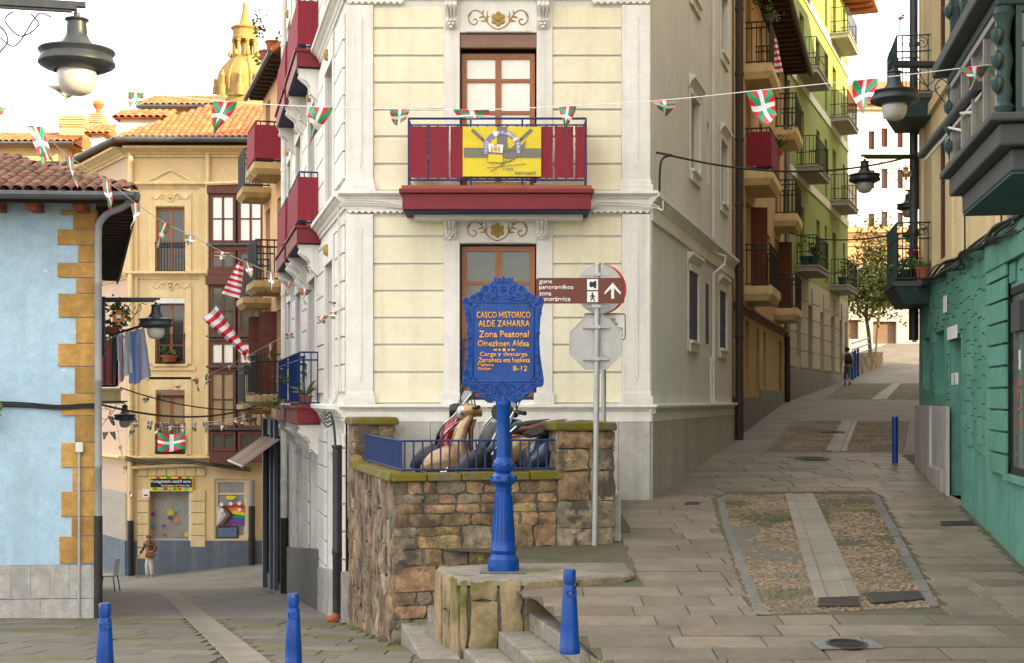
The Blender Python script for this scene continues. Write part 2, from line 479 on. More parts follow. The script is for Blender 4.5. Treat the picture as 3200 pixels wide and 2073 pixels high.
m_farpave = paving_mat('street_paving', (.165, .145, .12), (.135, .122, .102), (.06, .055, .042), .9, .42, R(-14))
m_farpaveleft = paving_mat('lower_street_paving', (.175, .165, .145), (.15, .142, .125), (.07, .065, .045), 1.0, .5, R(12))
m_earth = mat('town_ground', (.16, .145, .12), .9)
m_stone = mat('rubble_sandstone', (.42, .275, .145), .92, (.17, .112, .066), vs=4, mixc=.5, bump=1, bs=16, rnd=.26, grit=.42, chips=((.085, .068, .048), .53, 1.9), streak=((.05, .042, .034), .75, 1.6), moss=((.12, .12, .02), .30, 1.6))
m_stonegrey = mat('grey_rubble_stone', (.40, .32, .215), .92, (.15, .12, .085), vs=4, mixc=.5, bump=1, bs=16, rnd=.2, grit=.42, chips=((.08, .066, .05), .52, 1.9), streak=((.045, .04, .034), .75, 1.6), moss=((.12, .12, .02), .30, 1.6))
m_slatewall = mat('flaking_red_stone', (.33, .225, .14), .92, (.15, .10, .066), vs=3, mixc=.5, bump=1, bs=18, rnd=.22, chips=((.08, .06, .045), .54, 1.9), streak=((.06, .045, .034), .4, 3), grit=.45)
m_mortar = mat('old_wall_mortar', (.17, .14, .105), .95, (.085, .07, .055), vs=4, bump=.9, bs=22, streak=((.05, .04, .03), .6, 3))
m_coping = mat('mossy_coping', (.17, .14, .08), .95, (.11, .10, .05), vs=6, bump=.8, bs=30, moss=((.17, .14, .012), .60, 2.4), grit=.3)
m_plinthblock = mat('mossy_plinth_stone', (.33, .24, .135), .92, (.20, .15, .09), vs=3, mixc=.6, bump=.9, bs=28, rnd=.14, moss=((.155, .145, .022), .50, 1.5), streak=((.09, .08, .06), .5, 3), grit=.3)
m_step = mat('worn_step_stone', (.25, .225, .19), .9, (.19, .17, .14), vs=4, bump=.6, bs=40, moss=((.13, .135, .02), .45, 1.6), stain=.5, grit=.25)
# foliage, cloth, people
m_leaf = mat('leaf_green', (.055, .105, .022), .6, (.085, .13, .03), vs=3, bump=0)
m_leafpale = mat('pale_leaf', (.20, .21, .045), .6, (.085, .115, .03), vs=1.2, bump=0)
m_bark = mat('grey_bark', (.16, .12, .085), .9, (.1, .075, .055), bump=.5, grain=(6, (6, 6, .8)))
m_string = flat('white_string', (.72, .71, .68), .7)
m_yellowcloth = flat('yellow_banner_cloth', (.72, .57, .045), .8)
m_greyprint = flat('grey_banner_print', (.20, .19, .17), .85)
m_violet = flat('violet_banner_print', (.27, .20, .46), .85)
m_whitecloth = mat('white_cloth', (.75, .74, .74), .85, (.66, .65, .66), vs=4, bump=.05)
m_bluecloth = mat('light_blue_cloth', (.26, .36, .70), .85, (.21, .30, .62), vs=4, bump=.05)
m_lilac = mat('lilac_cloth', (.52, .50, .66), .85, (.46, .44, .6), vs=4, bump=.05)
m_pinkcloth = mat('pink_cloth', (.62, .42, .55), .85)
m_darkcloth = mat('dark_teal_cloth', (.03, .09, .13), .85)
m_skin = mat('skin', (.46, .25, .165), .6, (.42, .22, .145), bump=0)
m_plasticwhite = mat('white_plastic', (.70, .69, .64), .5, bump=0)
m_flag = flag_mat('basque_flag_print')
m_redwhite = stripes_mat('red_white_stripes', [(.58, .015, .035), (.76, .75, .75)], 12)
m_bayrail = mat('dark_green_bay_paint', (.018, .040, .038), .5, (.026, .055, .052), vs=7, bump=.25, chips=((.09, .12, .115), .70, 16))
m_baygrey = mat('grey_green_bay_board', (.055, .062, .063), .65, (.042, .05, .051), vs=2, bump=.15, stain=.25)
m_bayunder = mat('dark_teal_soffit_board', (.020, .062, .064), .7, (.016, .05, .052), vs=2, bump=.1)

# ------------------------------------------------------------------ the lie of the land
def clamp(x, a=0.0, b=1.0):
    return max(a, min(b, x))
def zl(x, y):
    z = -1.36 - .1 * min(y, 50)
    return z + max(0, x + 13) * .11 * clamp((y - 43) / 4)
def zr(x, y):
    if y < 11.6: return -1.36 - .1 * y
    if y < 23.2: return -1.66 + .074 * (y - 23.2)
    if y < 66: return -1.66 + .0605 * (y - 23.2)
    return -1.66 + .0605 * 42.8 + .11 * (min(y, 91) - 66)
def nose_x(y): return .19 + .2125 * (16 - y)
def terr_x(y): return -1.577 - .254 * (y - 18.5)
def leftfac_x(y): return -2.74 - .23 * (y - 23.2)
def rightfac_x(y): return 2.27 + .278 * (y - 23.2)
def teal_x(y): return 6.36 + .17 * (y - 17.5)

def sheet(name, ys, xl, xr, zf, m, nx=10, lim=0):
    mb = MB(); n = len(ys)
    vsx = []
    for y in ys:
        a, b = xl(y), xr(y)
        for i in range(nx + 1):
            x = a + (b - a) * i / nx
            vsx.append((x, y, zf(x, y)))
    w = nx + 1
    mb.add(vsx, [(j * w + i, j * w + i + 1, (j + 1) * w + i + 1, (j + 1) * w + i) for j in range(n - 1) for i in range(nx)])
    o = mb.build(name, m, recalc=False)
    if lim:
        o.data.materials.append(m_joint)
        for p_ in o.data.polygons:
            if p_.center.y < lim: p_.material_index = 1
    return tag(o, None, kind='structure')

g = MB().wb(-2500, 2500, -800, 4000, -9.0, -8.0).build('ground', m_earth); tag(g, None, kind='structure')

def up_xl(y):
    if y < 16: return nose_x(y)
    if y < 18.6: return .05
    if y < 23.2: return terr_x(y) + .25
    if y < 49.5: return rightfac_x(y) - .4
    return rightfac_x(49.5) - .4 + .36 * (y - 49.5)
def up_xr(y):
    if y < 28.6: return teal_x(y) + .4
    return teal_x(28.6) + .4 + (y - 28.6) * 1.4
upper_street = sheet('upper_street', [11.6 + i * .4 for i in range(30)] + [23.6 + i * 1.2 for i in range(36)] + [68 + 4 * i for i in range(20)], up_xl, up_xr, zr, m_farpave, 14, 30.4)
tag(upper_street, 'paved street climbing between the corner house and the green shop')
def lo_xr(y):
    if y < 16: return nose_x(y)
    if y < 18.5: return .1 - .6 * (y - 16)
    if y < 23.2: return terr_x(y) + .25
    if y < 44: return leftfac_x(y) + .4
    return leftfac_x(44) + .4 + (y - 44) * .9
lower_street = sheet('lower_street', [11.6 + i * .6 for i in range(66)] + [52, 56, 60], lambda y: -24 - .2 * max(0, y - 24), lo_xr, zl, m_farpaveleft, 24, 24)
tag(lower_street, 'paved street falling away past the pale blue house')
plaza = sheet('plaza', [-30, -10, 0, 4, 8, 11.6], lambda y: -30, lambda y: 24, lambda x, y: -1.36 - .1 * max(y, -4), m_farpave, 8)
tag(plaza, 'paved square in front of the two streets')

# ---- individual paving slabs of the near ground
def paver(parent, m, x0, x1, y0, y1, shear, zf, h=.016):
    mb = MB()
    j = lambda: random.uniform(-.006, .006)
    c = [(x0 + j(), y0 + j()), (x1 + j(), y0 + j()), (x1 + j(), y1 + j()), (x0 + j(), y1 + j())]
    t = random.uniform(-.004, .005)
    cs = [shear(*p) for p in c]
    pt = [Vector((p[0], p[1], zf(p[0], p[1]) + h + t + random.uniform(-.003, .003))) for p in cs]
    cen = sum(pt, Vector()) / 4
    lo = [Vector((p.x, p.y, p.z - .03)) for p in pt]
    mid = [Vector((p.x, p.y, p.z - .007)) for p in pt]
    top = [p + (cen - p).normalized() * .009 for p in pt]
    v = lo + mid + top
    f = [(8, 9, 10, 11)]
    for k in (0, 4):
        f += [(k + i, k + (i + 1) % 4, k + 4 + (i + 1) % 4, k + 4 + i) for i in range(4)]
    mb.add(v, f)
    return mb.build('paver', m, parent, recalc=False)

# cobbled panels of the upper street, as ground polygons
def gpt(u, v):
    """photograph pixel on the upper street -> ground point"""
    y = 3.377 / ((v - 1250) / F + .074)
    if y > 23.2: y = 3.0636 / ((v - 1250) / F + .0605)
    return ((u - 1600) / F * y, y)
pan1 = [gpt(2240, 1562), gpt(2278, 1546), gpt(2742, 1546), gpt(2935, 1898), gpt(2360, 1925), gpt(2262, 1660)]
pan2 = [gpt(2478, 1316), gpt(2840, 1318), gpt(2822, 1413), gpt(2388, 1411)]
pan3 = [gpt(2640, 1199), gpt(2880, 1199), gpt(2880, 1249), gpt(2575, 1249)]
def inside(p, poly):
    r = False; n = len(poly)
    for i in range(n):
        a, b = poly[i], poly[(i + 1) % n]
        if (a[1] > p[1]) != (b[1] > p[1]) and p[0] < (b[0] - a[0]) * (p[1] - a[1]) / (b[1] - a[1]) + a[0]:
            r = not r
    return r
def clear_of(x0, x1, y0, y1, polys):
    for ix in range(5):
        for iy in range(3):
            p = (lerp(x0, x1, ix / 4), lerp(y0, y1, iy / 2))
            if any(inside(p, q) for q in polys): return False
    return True

cnt = 0
y = 12.1
while y < 30.5:
    dy = random.uniform(.40, .50) if y < 24 else random.uniform(.45, .55)
    x = up_xl(y + dy / 2) + .02 if y < 16 else (1.5 if y < 19.7 else (1.66 if y < 23.2 else rightfac_x(y) + .05))
    x += random.uniform(0, .04)
    xe = (teal_x(y) - .06)
    while x < xe - .1:
        dx = random.uniform(.55, 1.15)
        x1 = min(x + dx, xe)
        if xe - x1 < .25: x1 = xe
        a, b = x + .007, x1 - .007
        if clear_of(a, b, y, y + dy, [pan1, pan2]):
            paver(upper_street, m_paver, a, b, y + .007, y + dy - .007, lambda px, py: (px, py), zr); cnt += 1
        else:   # cut the slab where the cobbles begin
            n = 18; run = None
            for k in range(n + 1):
                ok = k < n and clear_of(lerp(a, b, k / n), lerp(a, b, (k + 1) / n), y + .02, y + dy - .02, [pan1, pan2])
                if ok and run is None: run = k
                if not ok and run is not None:
                    if k - run >= 2:
                        paver(upper_street, m_paver, lerp(a, b, run / n), lerp(a, b, k / n), y + .007, y + dy - .007, lambda px, py: (px, py), zr); cnt += 1
                    run = None
        x = x1
    y += dy
NPAV = cnt

# lower street: courses parallel to the front of the blue house, a strip of big slabs and a sunk channel
ch = [(-9.2, 37.6), (-3.24, 16.8), (-2.0, 12.4)]
def ch_x(y):
    for (xa, ya), (xb, yb) in zip(ch, ch[1:]):
        if yb <= y <= ya: return xa + (xb - xa) * (y - ya) / (yb - ya)
    return ch[0][0] if y > 30 else ch[-1][0]
cnt2 = 0; y = 12.6
while y < 24.0 and cnt2 < 300:
    dy = random.uniform(.5, .72)
    x = -10.2 + random.uniform(0, .8); xe = lo_xr(y + .3) - .35 if y > 16 else lo_xr(y) - .45
    while x < xe - .2:
        dx = random.uniform(.7, 1.4)
        x1 = min(x + dx, xe)
        cx = ch_x(y + dy / 2)
        segs = [(x, x1)]
        if x1 > cx - .26 and x < cx + .26:
            segs = [(x, cx - .26), (cx + .26, x1)]
        for a, b in segs:
            if b - a > .15:
                paver(lower_street, m_paverleft, a + .008, b - .008, y + .008, y + dy - .008, lambda px, py: (px, py), zl); cnt2 += 1
        x = x1
    y += dy
# channel stones
y = 12.4
while y < 36.5:
    dy = random.uniform(.9, 1.3)
    mb = MB()
    rows = []
    for yy in (y + .01, y + dy - .01):
        c = ch_x(yy)
        rows.append([Vector((c + dx, yy, zl(c, yy) + h)) for dx, h in ((-.24, .012), (-.22, .02), (-.10, .010), (0, .005), (.10, .010), (.22, .02), (.24, .012))])
    mb.add(rows[0] + rows[1], [(i, i + 1, 8 + i, 7 + i) for i in range(6)])
    mb.build('channel_stone', m_channel, lower_street, recalc=False)
    y += dy

# ---- cobbles
def cobble_panel(poly, gap, dens, bedz, name):
    mb = MB()
    pts = [Vector((p[0], p[1], zr(*p) + .004)) for p in poly]
    # bed follows the even slope: one sheet
    mb.add(pts, [tuple(range(len(pts)))])
    bed = mb.build(name, m_pebblebed, None, recalc=False)
    tag(bed, None, kind='structure')
    st = MB(); xs = [p[0] for p in poly]; ys_ = [p[1] for p in poly]
    y = min(ys_)
    while y < max(ys_):
        x = min(xs)
        while x < max(xs):
            p = (x + random.uniform(-.5, .5) * dens, y + random.uniform(-.45, .45) * dens)
            dn = noise.noise((p[0] * 1.1, p[1] * .8, 4.0))
            if inside(p, poly) and not inside(p, gap) and dn > -.16 + random.uniform(-.2, .2):
                a = random.uniform(-.5, .5)
                L_, W_, H_ = random.uniform(.024, .056), random.uniform(.016, .032), random.uniform(.006, .017)
                ca, sa = math.cos(a), math.sin(a)
                z0 = zr(*p) + .003
                ring = []
                for k in range(6):
                    th = k * math.pi / 3
                    ex, ey = L_ * math.cos(th), W_ * math.sin(th)
                    ring.append((p[0] + ex * ca - ey * sa, p[1] + ex * sa + ey * ca, z0))
                ring2 = [(p[0] + (q[0] - p[0]) * .62, p[1] + (q[1] - p[1]) * .62, z0 + H_ * .85) for q in ring]
                st.add(ring + ring2, [(k, (k + 1) % 6, 6 + (k + 1) % 6, 6 + k) for k in range(6)] + [(6, 7, 8, 9, 10, 11)])
            x += dens
        y += dens * .62
    o = st.build('cobble', m_pebble, bed, smooth=True, recalc=False, angle=80)
    o['kind'] = 'stuff'
    return bed
ch1 = [gpt(2452, 1545), gpt(2542, 1545), gpt(2690, 1868), gpt(2545, 1875)]
ch2 = [gpt(2632, 1316), gpt(2680, 1316), gpt(2645, 1412), gpt(2577, 1412)]
ch3 = [gpt(2790, 1199), gpt(2815, 1199), gpt(2770, 1249), gpt(2720, 1249)]
b1 = cobble_panel(pan1, ch1, .070, 0, 'cobbled_panel'); tag(b1, 'large near panel of golden pebbles set in the climbing street')
b2 = cobble_panel(pan2, ch2, .085, 0, 'cobbled_panel'); tag(b2, 'middle pebble panel behind the round cast-iron cover')
b3 = cobble_panel(pan3, ch3, .20, 0, 'cobbled_panel'); tag(b3, 'farthest pebble panel beside the walking person')

def strip_stones(parent, a0, a1, b0, b1, n, prof, m, name):
    """gutter stones between left edge a0->a1 and right edge b0->b1"""
    for i in range(n):
        t0, t1 = i / n + .0012, (i + 1) / n - .0012
        rows = []
        for t in (t0, t1):
            l = Vector(a0).lerp(Vector(a1), t); r = Vector(b0).lerp(Vector(b1), t)
            rows.append([Vector((lerp(l.x, r.x, s), lerp(l.y, r.y, s), zr(lerp(l.x, r.x, s), lerp(l.y, r.y, s)) + h)) for s, h in prof])
        k = len(prof)
        mb = MB(); mb.add(rows[0] + rows[1], [(j, j + 1, k + j + 1, k + j) for j in range(k - 1)])
        mb.build(name, m, parent, recalc=False)
gprof = [(0, .0), (.01, .014), (.26, .022), (.32, .009), (.5, .0065), (.68, .009), (.74, .022), (.99, .014), (1, 0)]
strip_stones(b1, ch1[3], ch1[0], ch1[2], ch1[1], 9, gprof, m_channel, 'gutter_stone')
strip_stones(b2, ch2[3], ch2[0], ch2[2], ch2[1], 5, gprof, m_channel, 'gutter_stone')
strip_stones(b3, ch3[3], ch3[0], ch3[2], ch3[1], 4, gprof, m_channel, 'gutter_stone')
kp = [(0, 0), (.03, .014), (.97, .014), (1, 0)]
def kerb_run(parent, pts, w, n):
    for (a, b) in zip(pts, pts[1:]):
        d = (Vector(b) - Vector(a)); k = max(1, int(d.length / n)); nn = Vector((-d.y, d.x)).normalized() * w
        strip_stones(parent, a, b, tuple(Vector(a) - nn), tuple(Vector(b) - nn), k, kp, m_granite, 'kerb_stone')
kerb_run(b1, [pan1[4], pan1[5], pan1[0], pan1[1]], .12, .7)
kerb_run(b1, [pan1[2], pan1[3]], .12, .7)
kerb_run(b2, [pan2[3], pan2[0]], .12, .8)
kerb_run(b2, [pan2[1], pan2[2]], .12, .8)

# ---- covers and grates
def disc_cover(u, v, w, label):
    x, y = gpt(u, v); r = w / 2 / F * y
    t = thing('manhole_cover', label, 'manhole cover', (x, y, zr(x, y) + .018))
    tilt = math.atan(.0605 if y > 23 else .074)
    t.rotation_euler = (tilt, 0, 0)
    a = MB().lathe([(r, 0), (r, .012), (r * .93, .013), (r * .92, .006)], 40).build('rim', m_castiron, None); setp(a, t, True)
    mb = MB().lathe([(r * .90, .0), (r * .90, .009), (0, .010)], 40)
    for k in range(3):
        mb.lathe([(r * (.25 + .2 * k), .008), (r * (.25 + .2 * k), .016), (r * (.32 + .2 * k), .016), (r * (.32 + .2 * k), .008)], 32)
    b = mb.build('lid', m_castiron, None); setp(b, t, True)
    return t
disc_cover(2536, 1437, 112, 'round cast-iron manhole cover between the two pebble panels')
disc_cover(2602, 1353, 78, 'small round cast-iron cover inside the middle pebble panel')
def plate_cover(quad, label, grate, name):
    g_ = [gpt(*q) for q in quad]
    pts = [Vector((p[0], p[1], zr(*p) + .024)) for p in g_]
    cen = sum(pts, Vector()) / 4
    t = thing(name, label, 'drain grate' if grate else 'access cover', cen)
    fr_ = MB()
    for i in range(4):
        a, b = pts[i], pts[(i + 1) % 4]
        ai, bi = a.lerp(cen, .08), b.lerp(cen, .08)
        fr_.hexa([a - Vector((0, 0, .03)), b - Vector((0, 0, .03)), bi - Vector((0, 0, .03)), ai - Vector((0, 0, .03)), a + Vector((0, 0, .008)), b + Vector((0, 0, .008)), bi + Vector((0, 0, .008)), ai + Vector((0, 0, .008))])
    fr_.build('frame', m_castiron, t)
    ins = [p.lerp(cen, .09) for p in pts]
    if grate:
        dn = Vector((0, 0, .012))
        MB().add([p - dn for p in ins], [(0, 1, 2, 3)]) 
        k = MB(); k.add([p - dn for p in ins], [(0, 1, 2, 3)]); k.build('sump', m_dark, t, recalc=False)
        for i in range(6):
            a0, a1 = ins[0].lerp(ins[3], (i + .2) / 6), ins[0].lerp(ins[3], (i + .75) / 6)
            b0, b1 = ins[1].lerp(ins[2], (i + .2) / 6), ins[1].lerp(ins[2], (i + .75) / 6)
            MB().hexa([a0 - dn, b0 - dn, b1 - dn, a1 - dn, a0 + dn * .5, b0 + dn * .5, b1 + dn * .5, a1 + dn * .5]).build('bar', m_castiron, t)
    else:
        k = MB(); dn = Vector((0, 0, .03))
        k.hexa([p - dn for p in ins] + [p + Vector((0, 0, .004)) for p in ins])
        nx, ny = 14, 5
        for i in range(nx):
            for j in range(ny):
                q = ins[0].lerp(ins[1], (i + .5) / nx).lerp(ins[3].lerp(ins[2], (i + .5) / nx), (j + .5) / ny)
                sx = (ins[1] - ins[0]) / nx * .3; sy = (ins[3] - ins[0]) / ny * .25
                k.hexa([q - sx - sy, q + sx - sy, q + sx + sy, q - sx + sy] + [c + Vector((0, 0, .009)) for c in (q - sx - sy, q + sx - sy, q + sx + sy, q - sx + sy)])
        k.build('lid', m_castiron, t)
plate_cover([(2555, 1902), (2690, 1900), (2684, 1872), (2558, 1876)], 'slotted drain grate at the foot of the stone gutter', True, 'drain_grate')
plate_cover([(2722, 1893), (2888, 1880), (2872, 1853), (2703, 1862)], 'rectangular cast-iron cover plate beside the drain grate', False, 'access_cover')
plate_cover([(2942, 1648), (3048, 1646), (3040, 1634), (2938, 1635)], 'small cover plate in the slabs along the green shop', False, 'access_cover')
plate_cover([(2142, 1581), (2184, 1581), (2186, 1574), (2146, 1574)], 'little drain grate near the corner of the cream house', True, 'drain_grate')
# oval hatch close to the lens
x, y = gpt(2646, 2023)
t = thing('water_hatch', 'pale metal hatch with a ring set in the nearest slabs', 'access cover', (x, y, zr(x, y) + .02)); t.rotation_euler = (math.atan(.074), 0, R(6))
a = MB().wb(-.31, .31, -.16, .16, 0, .012).build('plate', m_granite, None, bevel=.004); setp(a, t, True)
a = MB().lathe([(.20, .012), (.20, .018), (.17, .018), (.17, .012)], 32).build('ring', m_castiron, None); setp(a, t, True)

# ------------------------------------------------------------------ building helpers
def wall(mb, fr, s0, s1, z0, z1, holes=(), depth=.3):
    ss = sorted(set([s0, s1] + [h[i] for h in holes for i in (0, 1)]))
    zz = sorted(set([z0, z1] + [h[i] for h in holes for i in (2, 3)]))
    for a, b in zip(ss, ss[1:]):
        for c, d in zip(zz, zz[1:]):
            if a < s0 - 1e-6 or b > s1 + 1e-6 or c < z0 - 1e-6 or d > z1 + 1e-6: continue
            ms, mz = (a + b) / 2, (c + d) / 2
            if any(h[0] < ms < h[1] and h[2] < mz < h[3] for h in holes): continue
            mb.quad(fr.pt(a, 0, c), fr.pt(b, 0, c), fr.pt(b, 0, d), fr.pt(a, 0, d))
    for a, b, c, d in holes:
        for (p, q) in (((a, c), (b, c)), ((b, c), (b, d)), ((b, d), (a, d)), ((a, d), (a, c))):
            mb.quad(fr.pt(p[0], 0, p[1]), fr.pt(q[0], 0, q[1]), fr.pt(q[0], -depth, q[1]), fr.pt(p[0], -depth, p[1]))
    return mb

def window(parent, fr, s0, s1, z0, z1, n, fm, pm, cols=2, rows=(1,), fw=.06, mw=.04, name='window', th=.06):
    """rows: heights from the top, as fractions"""
    mb = MB()
    mb.box(fr, s0, s0 + fw, n, n + th, z0, z1); mb.box(fr, s1 - fw, s1, n, n + th, z0, z1)
    mb.box(fr, s0 + fw, s1 - fw, n, n + th, z1 - fw, z1); mb.box(fr, s0 + fw, s1 - fw, n, n + th, z0, z0 + fw)
    a, b, c, d = s0 + fw, s1 - fw, z0 + fw, z1 - fw
    tot = sum(rows); zc = [d]
    for r_ in rows: zc.append(zc[-1] - (d - c) * r_ / tot)
    cw = (b - a) / cols
    for i in range(1, cols): mb.box(fr, a + i * cw - mw, a + i * cw + mw, n + .004, n + th - .008, c, d)
    for z_ in zc[1:-1]:
        for i in range(cols):
            l = a + i * cw + (mw if i else 0); r_ = a + (i + 1) * cw - (mw if i < cols - 1 else 0)
            mb.box(fr, l, r_, n + .004, n + th - .014, z_ - mw * .6, z_ + mw * .6)
    w = mb.build(name, fm, parent)
    for i in range(cols):
        for zt, zb in zip(zc, zc[1:]):
            MB().box(fr, a + i * cw, a + (i + 1) * cw, n + .005, n + .02, zb, zt).build('pane', pm, w)
    return w

def slats(parent, fr, s0, s1, z0, z1, n, m, pitch=.06, name='roller_shutter', single=False):
    """roller shutter of horizontal slats"""
    mb = MB(); k = max(2, int((z1 - z0) / pitch)); p = (z1 - z0) / k
    prof = []
    for i in range(k):
        z = z0 + i * p
        mb.profile(fr, [(n, z + p * .02), (n + .012, z + p * .15), (n + .016, z + p * .5), (n + .012, z + p * .85), (n, z + p * .98), (n - .01, z + p * .98), (n - .01, z + p * .02)], s0, s1)
    return mb.build(name, m, parent)

def cornice(parent, fr, s0, s1, z0, z1, proj, m, name='cornice', n0=0.0):
    h = z1 - z0
    pr = [(n0, z0), (n0 + proj * .18, z0), (n0 + proj * .18, z0 + h * .18), (n0 + proj * .32, z0 + h * .26), (n0 + proj * .42, z0 + h * .42), (n0 + proj * .72, z0 + h * .58),
          (n0 + proj * .78, z0 + h * .66), (n0 + proj, z0 + h * .70), (n0 + proj, z0 + h * .95), (n0 + proj * .9, z1), (n0, z1)]
    return MB().profile(fr, pr, s0, s1).build(name, m, parent)

def railing(mb, fr, s0, s1, proj, z0, z1, nf, nside, r=.012, extra=(), corner=True):
    """rails and bars round three sides of a balcony"""
    path = [fr.pt(s0, .02, 0), fr.pt(s0, proj, 0), fr.pt(s1, proj, 0), fr.pt(s1, .02, 0)]
    for z in (z0, z1) + tuple(extra):
        for a, b in zip(path, path[1:]):
            mb.tube([a + Vector((0, 0, z)), b + Vector((0, 0, z))], r * 1.4, 4)
    for i in range(nf + 1):
        p = path[1].lerp(path[2], i / nf); mb.tube([p + Vector((0, 0, z0)), p + Vector((0, 0, z1))], r * (1.4 if i in (0, nf) else 1), 4)
    for a, b in ((path[0], path[1]), (path[2], path[3])):
        for i in range(nside):
            p = a.lerp(b, (i + .3) / nside); mb.tube([p + Vector((0, 0, z0)), p + Vector((0, 0, z1))], r, 4)
    return mb

def balcony(parent, fr, s0, s1, zt, h, proj, ms, mr, rh=1.0, nf=16, nside=5, canvas=None, cap=None, inset=.06, label=None, canvas_sides=True, r=.012, extra=(), gap=.06, taper=0.0):
    mb = MB()
    if taper:
        P8 = lambda k, z: [fr.pt(s0 + k, -.02, z), fr.pt(s1 - k, -.02, z), fr.pt(s1 - k, proj - k, z), fr.pt(s0 + k, proj - k, z)]
        mb.hexa(P8(taper, zt - h) + P8(0, zt - h * .55)); mb.hexa(P8(0, zt - h * .55) + P8(0, zt))
    else:
        mb.box(fr, s0, s1, -.02, proj, zt - h, zt - .05)
        mb.box(fr, s0 - .04, s1 + .04, -.02, proj + .04, zt - .05, zt)
    b = mb.build('balcony', ms, parent)
    if label: b['label'] = label
    railing(MB(), fr, s0 + inset, s1 - inset, proj - inset, zt + gap, zt + rh, nf, nside, r, tuple(zt + e for e in extra)).build('railing', mr, b)
    if canvas is not None:
        i2 = inset - .035
        z0, z1 = zt + gap + .04, zt + rh - .10
        c = MB()
        def cl(a_, b_, n_):
            def fn(i, j):
                q = a_.lerp(b_, i); w = math.sin(i * 17 + j * 3) * .006
                return (q.x + w, q.y - w, lerp(z0, z1, j) + .008 * math.sin(i * 25))
            return fn
        c.grid(cl(fr.pt(s0 + i2, proj - i2, 0), fr.pt(s1 - i2, proj - i2, 0), 0), 14, 4)
        c.build('canvas_panel', canvas, b, smooth=True, recalc=False)
        if canvas_sides:
            for s in (s0 + i2, s1 - i2):
                c = MB(); c.grid(cl(fr.pt(s, .05, 0), fr.pt(s, proj - i2, 0), 0), 8, 4); c.build('canvas_panel', canvas, b, smooth=True, recalc=False)
    return b

def console(parent, fr, sc, w, zt, h, proj, m):
    """scrolled bracket hanging under a balcony"""
    z = lambda t: zt - h * t
    pr = [(0, z(0)), (proj, z(0)), (proj, z(.10)), (proj * .93, z(.13)), (proj * .96, z(.22)), (proj * .90, z(.31)), (proj * .72, z(.36)), (proj * .58, z(.44)), (proj * .48, z(.55)),
          (proj * .50, z(.66)), (proj * .44, z(.78)), (proj * .26, z(.9)), (proj * .1, z(1.0)), (0, z(1.0))]
    mb = MB().profile(fr, pr, sc - w / 2, sc + w / 2)
    mb.box(fr, sc - w * .62, sc + w * .62, -.005, proj + .03, zt + .004, zt + h * .07)
    mb.box(fr, sc - w * .55, sc + w * .55, 0, proj * 1.02, zt - h * .08, zt + .002)
    b = mb.build('bracket', m, parent, smooth=True, angle=35)
    lf = MB()
    for k in (-1, 0, 1):
        x = sc + k * w * .3
        lf.tube([fr.pt(x, proj * .94, z(.14)), fr.pt(x + k * w * .05, proj * .99, z(.25)), fr.pt(x, proj * .8, z(.37)), fr.pt(x - k * w * .06, proj * .6, z(.48)), fr.pt(x - k * w * .12, proj * .53, z(.6))], [w * .07, w * .13, w * .12, w * .1, w * .04], 6)
    for (dx, tz) in ((-.28, .66), (0, .66), (.28, .66), (-.15, .76), (.15, .76), (0, .86)):
        c = fr.pt(sc + dx * w, proj * (.5 - .25 * (tz - .66)), z(tz))
        lf.lathe([(0, -w * .16), (w * .13, -w * .08), (w * .15, 0), (w * .12, w * .1), (0, w * .16)], 8, c)
    lf.build('carved_leaf', m, b, smooth=True)
    return b

def text_mesh(s, extrude=.004, bold=0.0, res=2):
    cu = bpy.data.curves.new('t', 'FONT'); cu.body = s; cu.size = 1; cu.extrude = 0; cu.resolution_u = res; cu.offset = bold
    o = bpy.data.objects.new('t', cu); COL.objects.link(o)
    bpy.context.view_layer.update()
    me = bpy.data.meshes.new_from_object(o)
    bpy.data.objects.remove(o); bpy.data.curves.remove(cu)
    return me

def lettering(s, parent, m, O, ex, ey, w, h, depth=.004, bold=.0, name='lettering', keep=False):
    """letters filling a w x h box whose lower left corner is O; ex, ey unit vectors"""
    me = text_mesh(s, bold=bold)
    xs = [v.co.x for v in me.vertices]; ys = [v.co.y for v in me.vertices]
    x0, x1, y0, y1 = min(xs), max(xs), min(ys), max(ys)
    ex, ey = Vector(ex), Vector(ey); ez = ex.cross(ey).normalized()
    O = Vector(O)
    for v in me.vertices:
        v.co = O + ex * ((v.co.x - x0) / (x1 - x0) * w) + ey * ((v.co.y - y0) / (y1 - y0) * h)
    if depth:
        bm = bmesh.new(); bm.from_mesh(me)
        r = bmesh.ops.extrude_face_region(bm, geom=bm.faces[:])
        bmesh.ops.translate(bm, vec=ez * depth, verts=[g_ for g_ in r['geom'] if isinstance(g_, bmesh.types.BMVert)])
        bmesh.ops.recalc_face_normals(bm, faces=bm.faces)
        bm.to_mesh(me); bm.free()
    me.name = name
    return obj(name, me, m, parent)

def arc_text(s, parent, m, C, ex, ey, rad, a0, a1, h, name='lettering'):
    """letters on an arc, reading clockwise from angle a0 to a1 (degrees from +x)"""
    C, ex, ey = Vector(C), Vector(ex), Vector(ey)
    big = MB(); n = len(s)
    for i, ch_ in enumerate(s):
        if ch_ == ' ': continue
        a = R(lerp(a0, a1, (i + .5) / n))
        me = text_mesh(ch_, bold=.02)
        xs = [v.co.x for v in me.vertices]; ys = [v.co.y for v in me.vertices]
        cx = (min(xs) + max(xs)) / 2; sc = h / .7
        rr = ex * math.cos(a) + ey * math.sin(a); tt = ex * math.sin(a) - ey * math.cos(a)
        big.add([C + rr * (rad + (v.co.y) * sc) + tt * ((v.co.x - cx) * sc) for v in me.vertices], [tuple(p.vertices) for p in me.polygons])
    return big.build(name, m, parent, recalc=False)

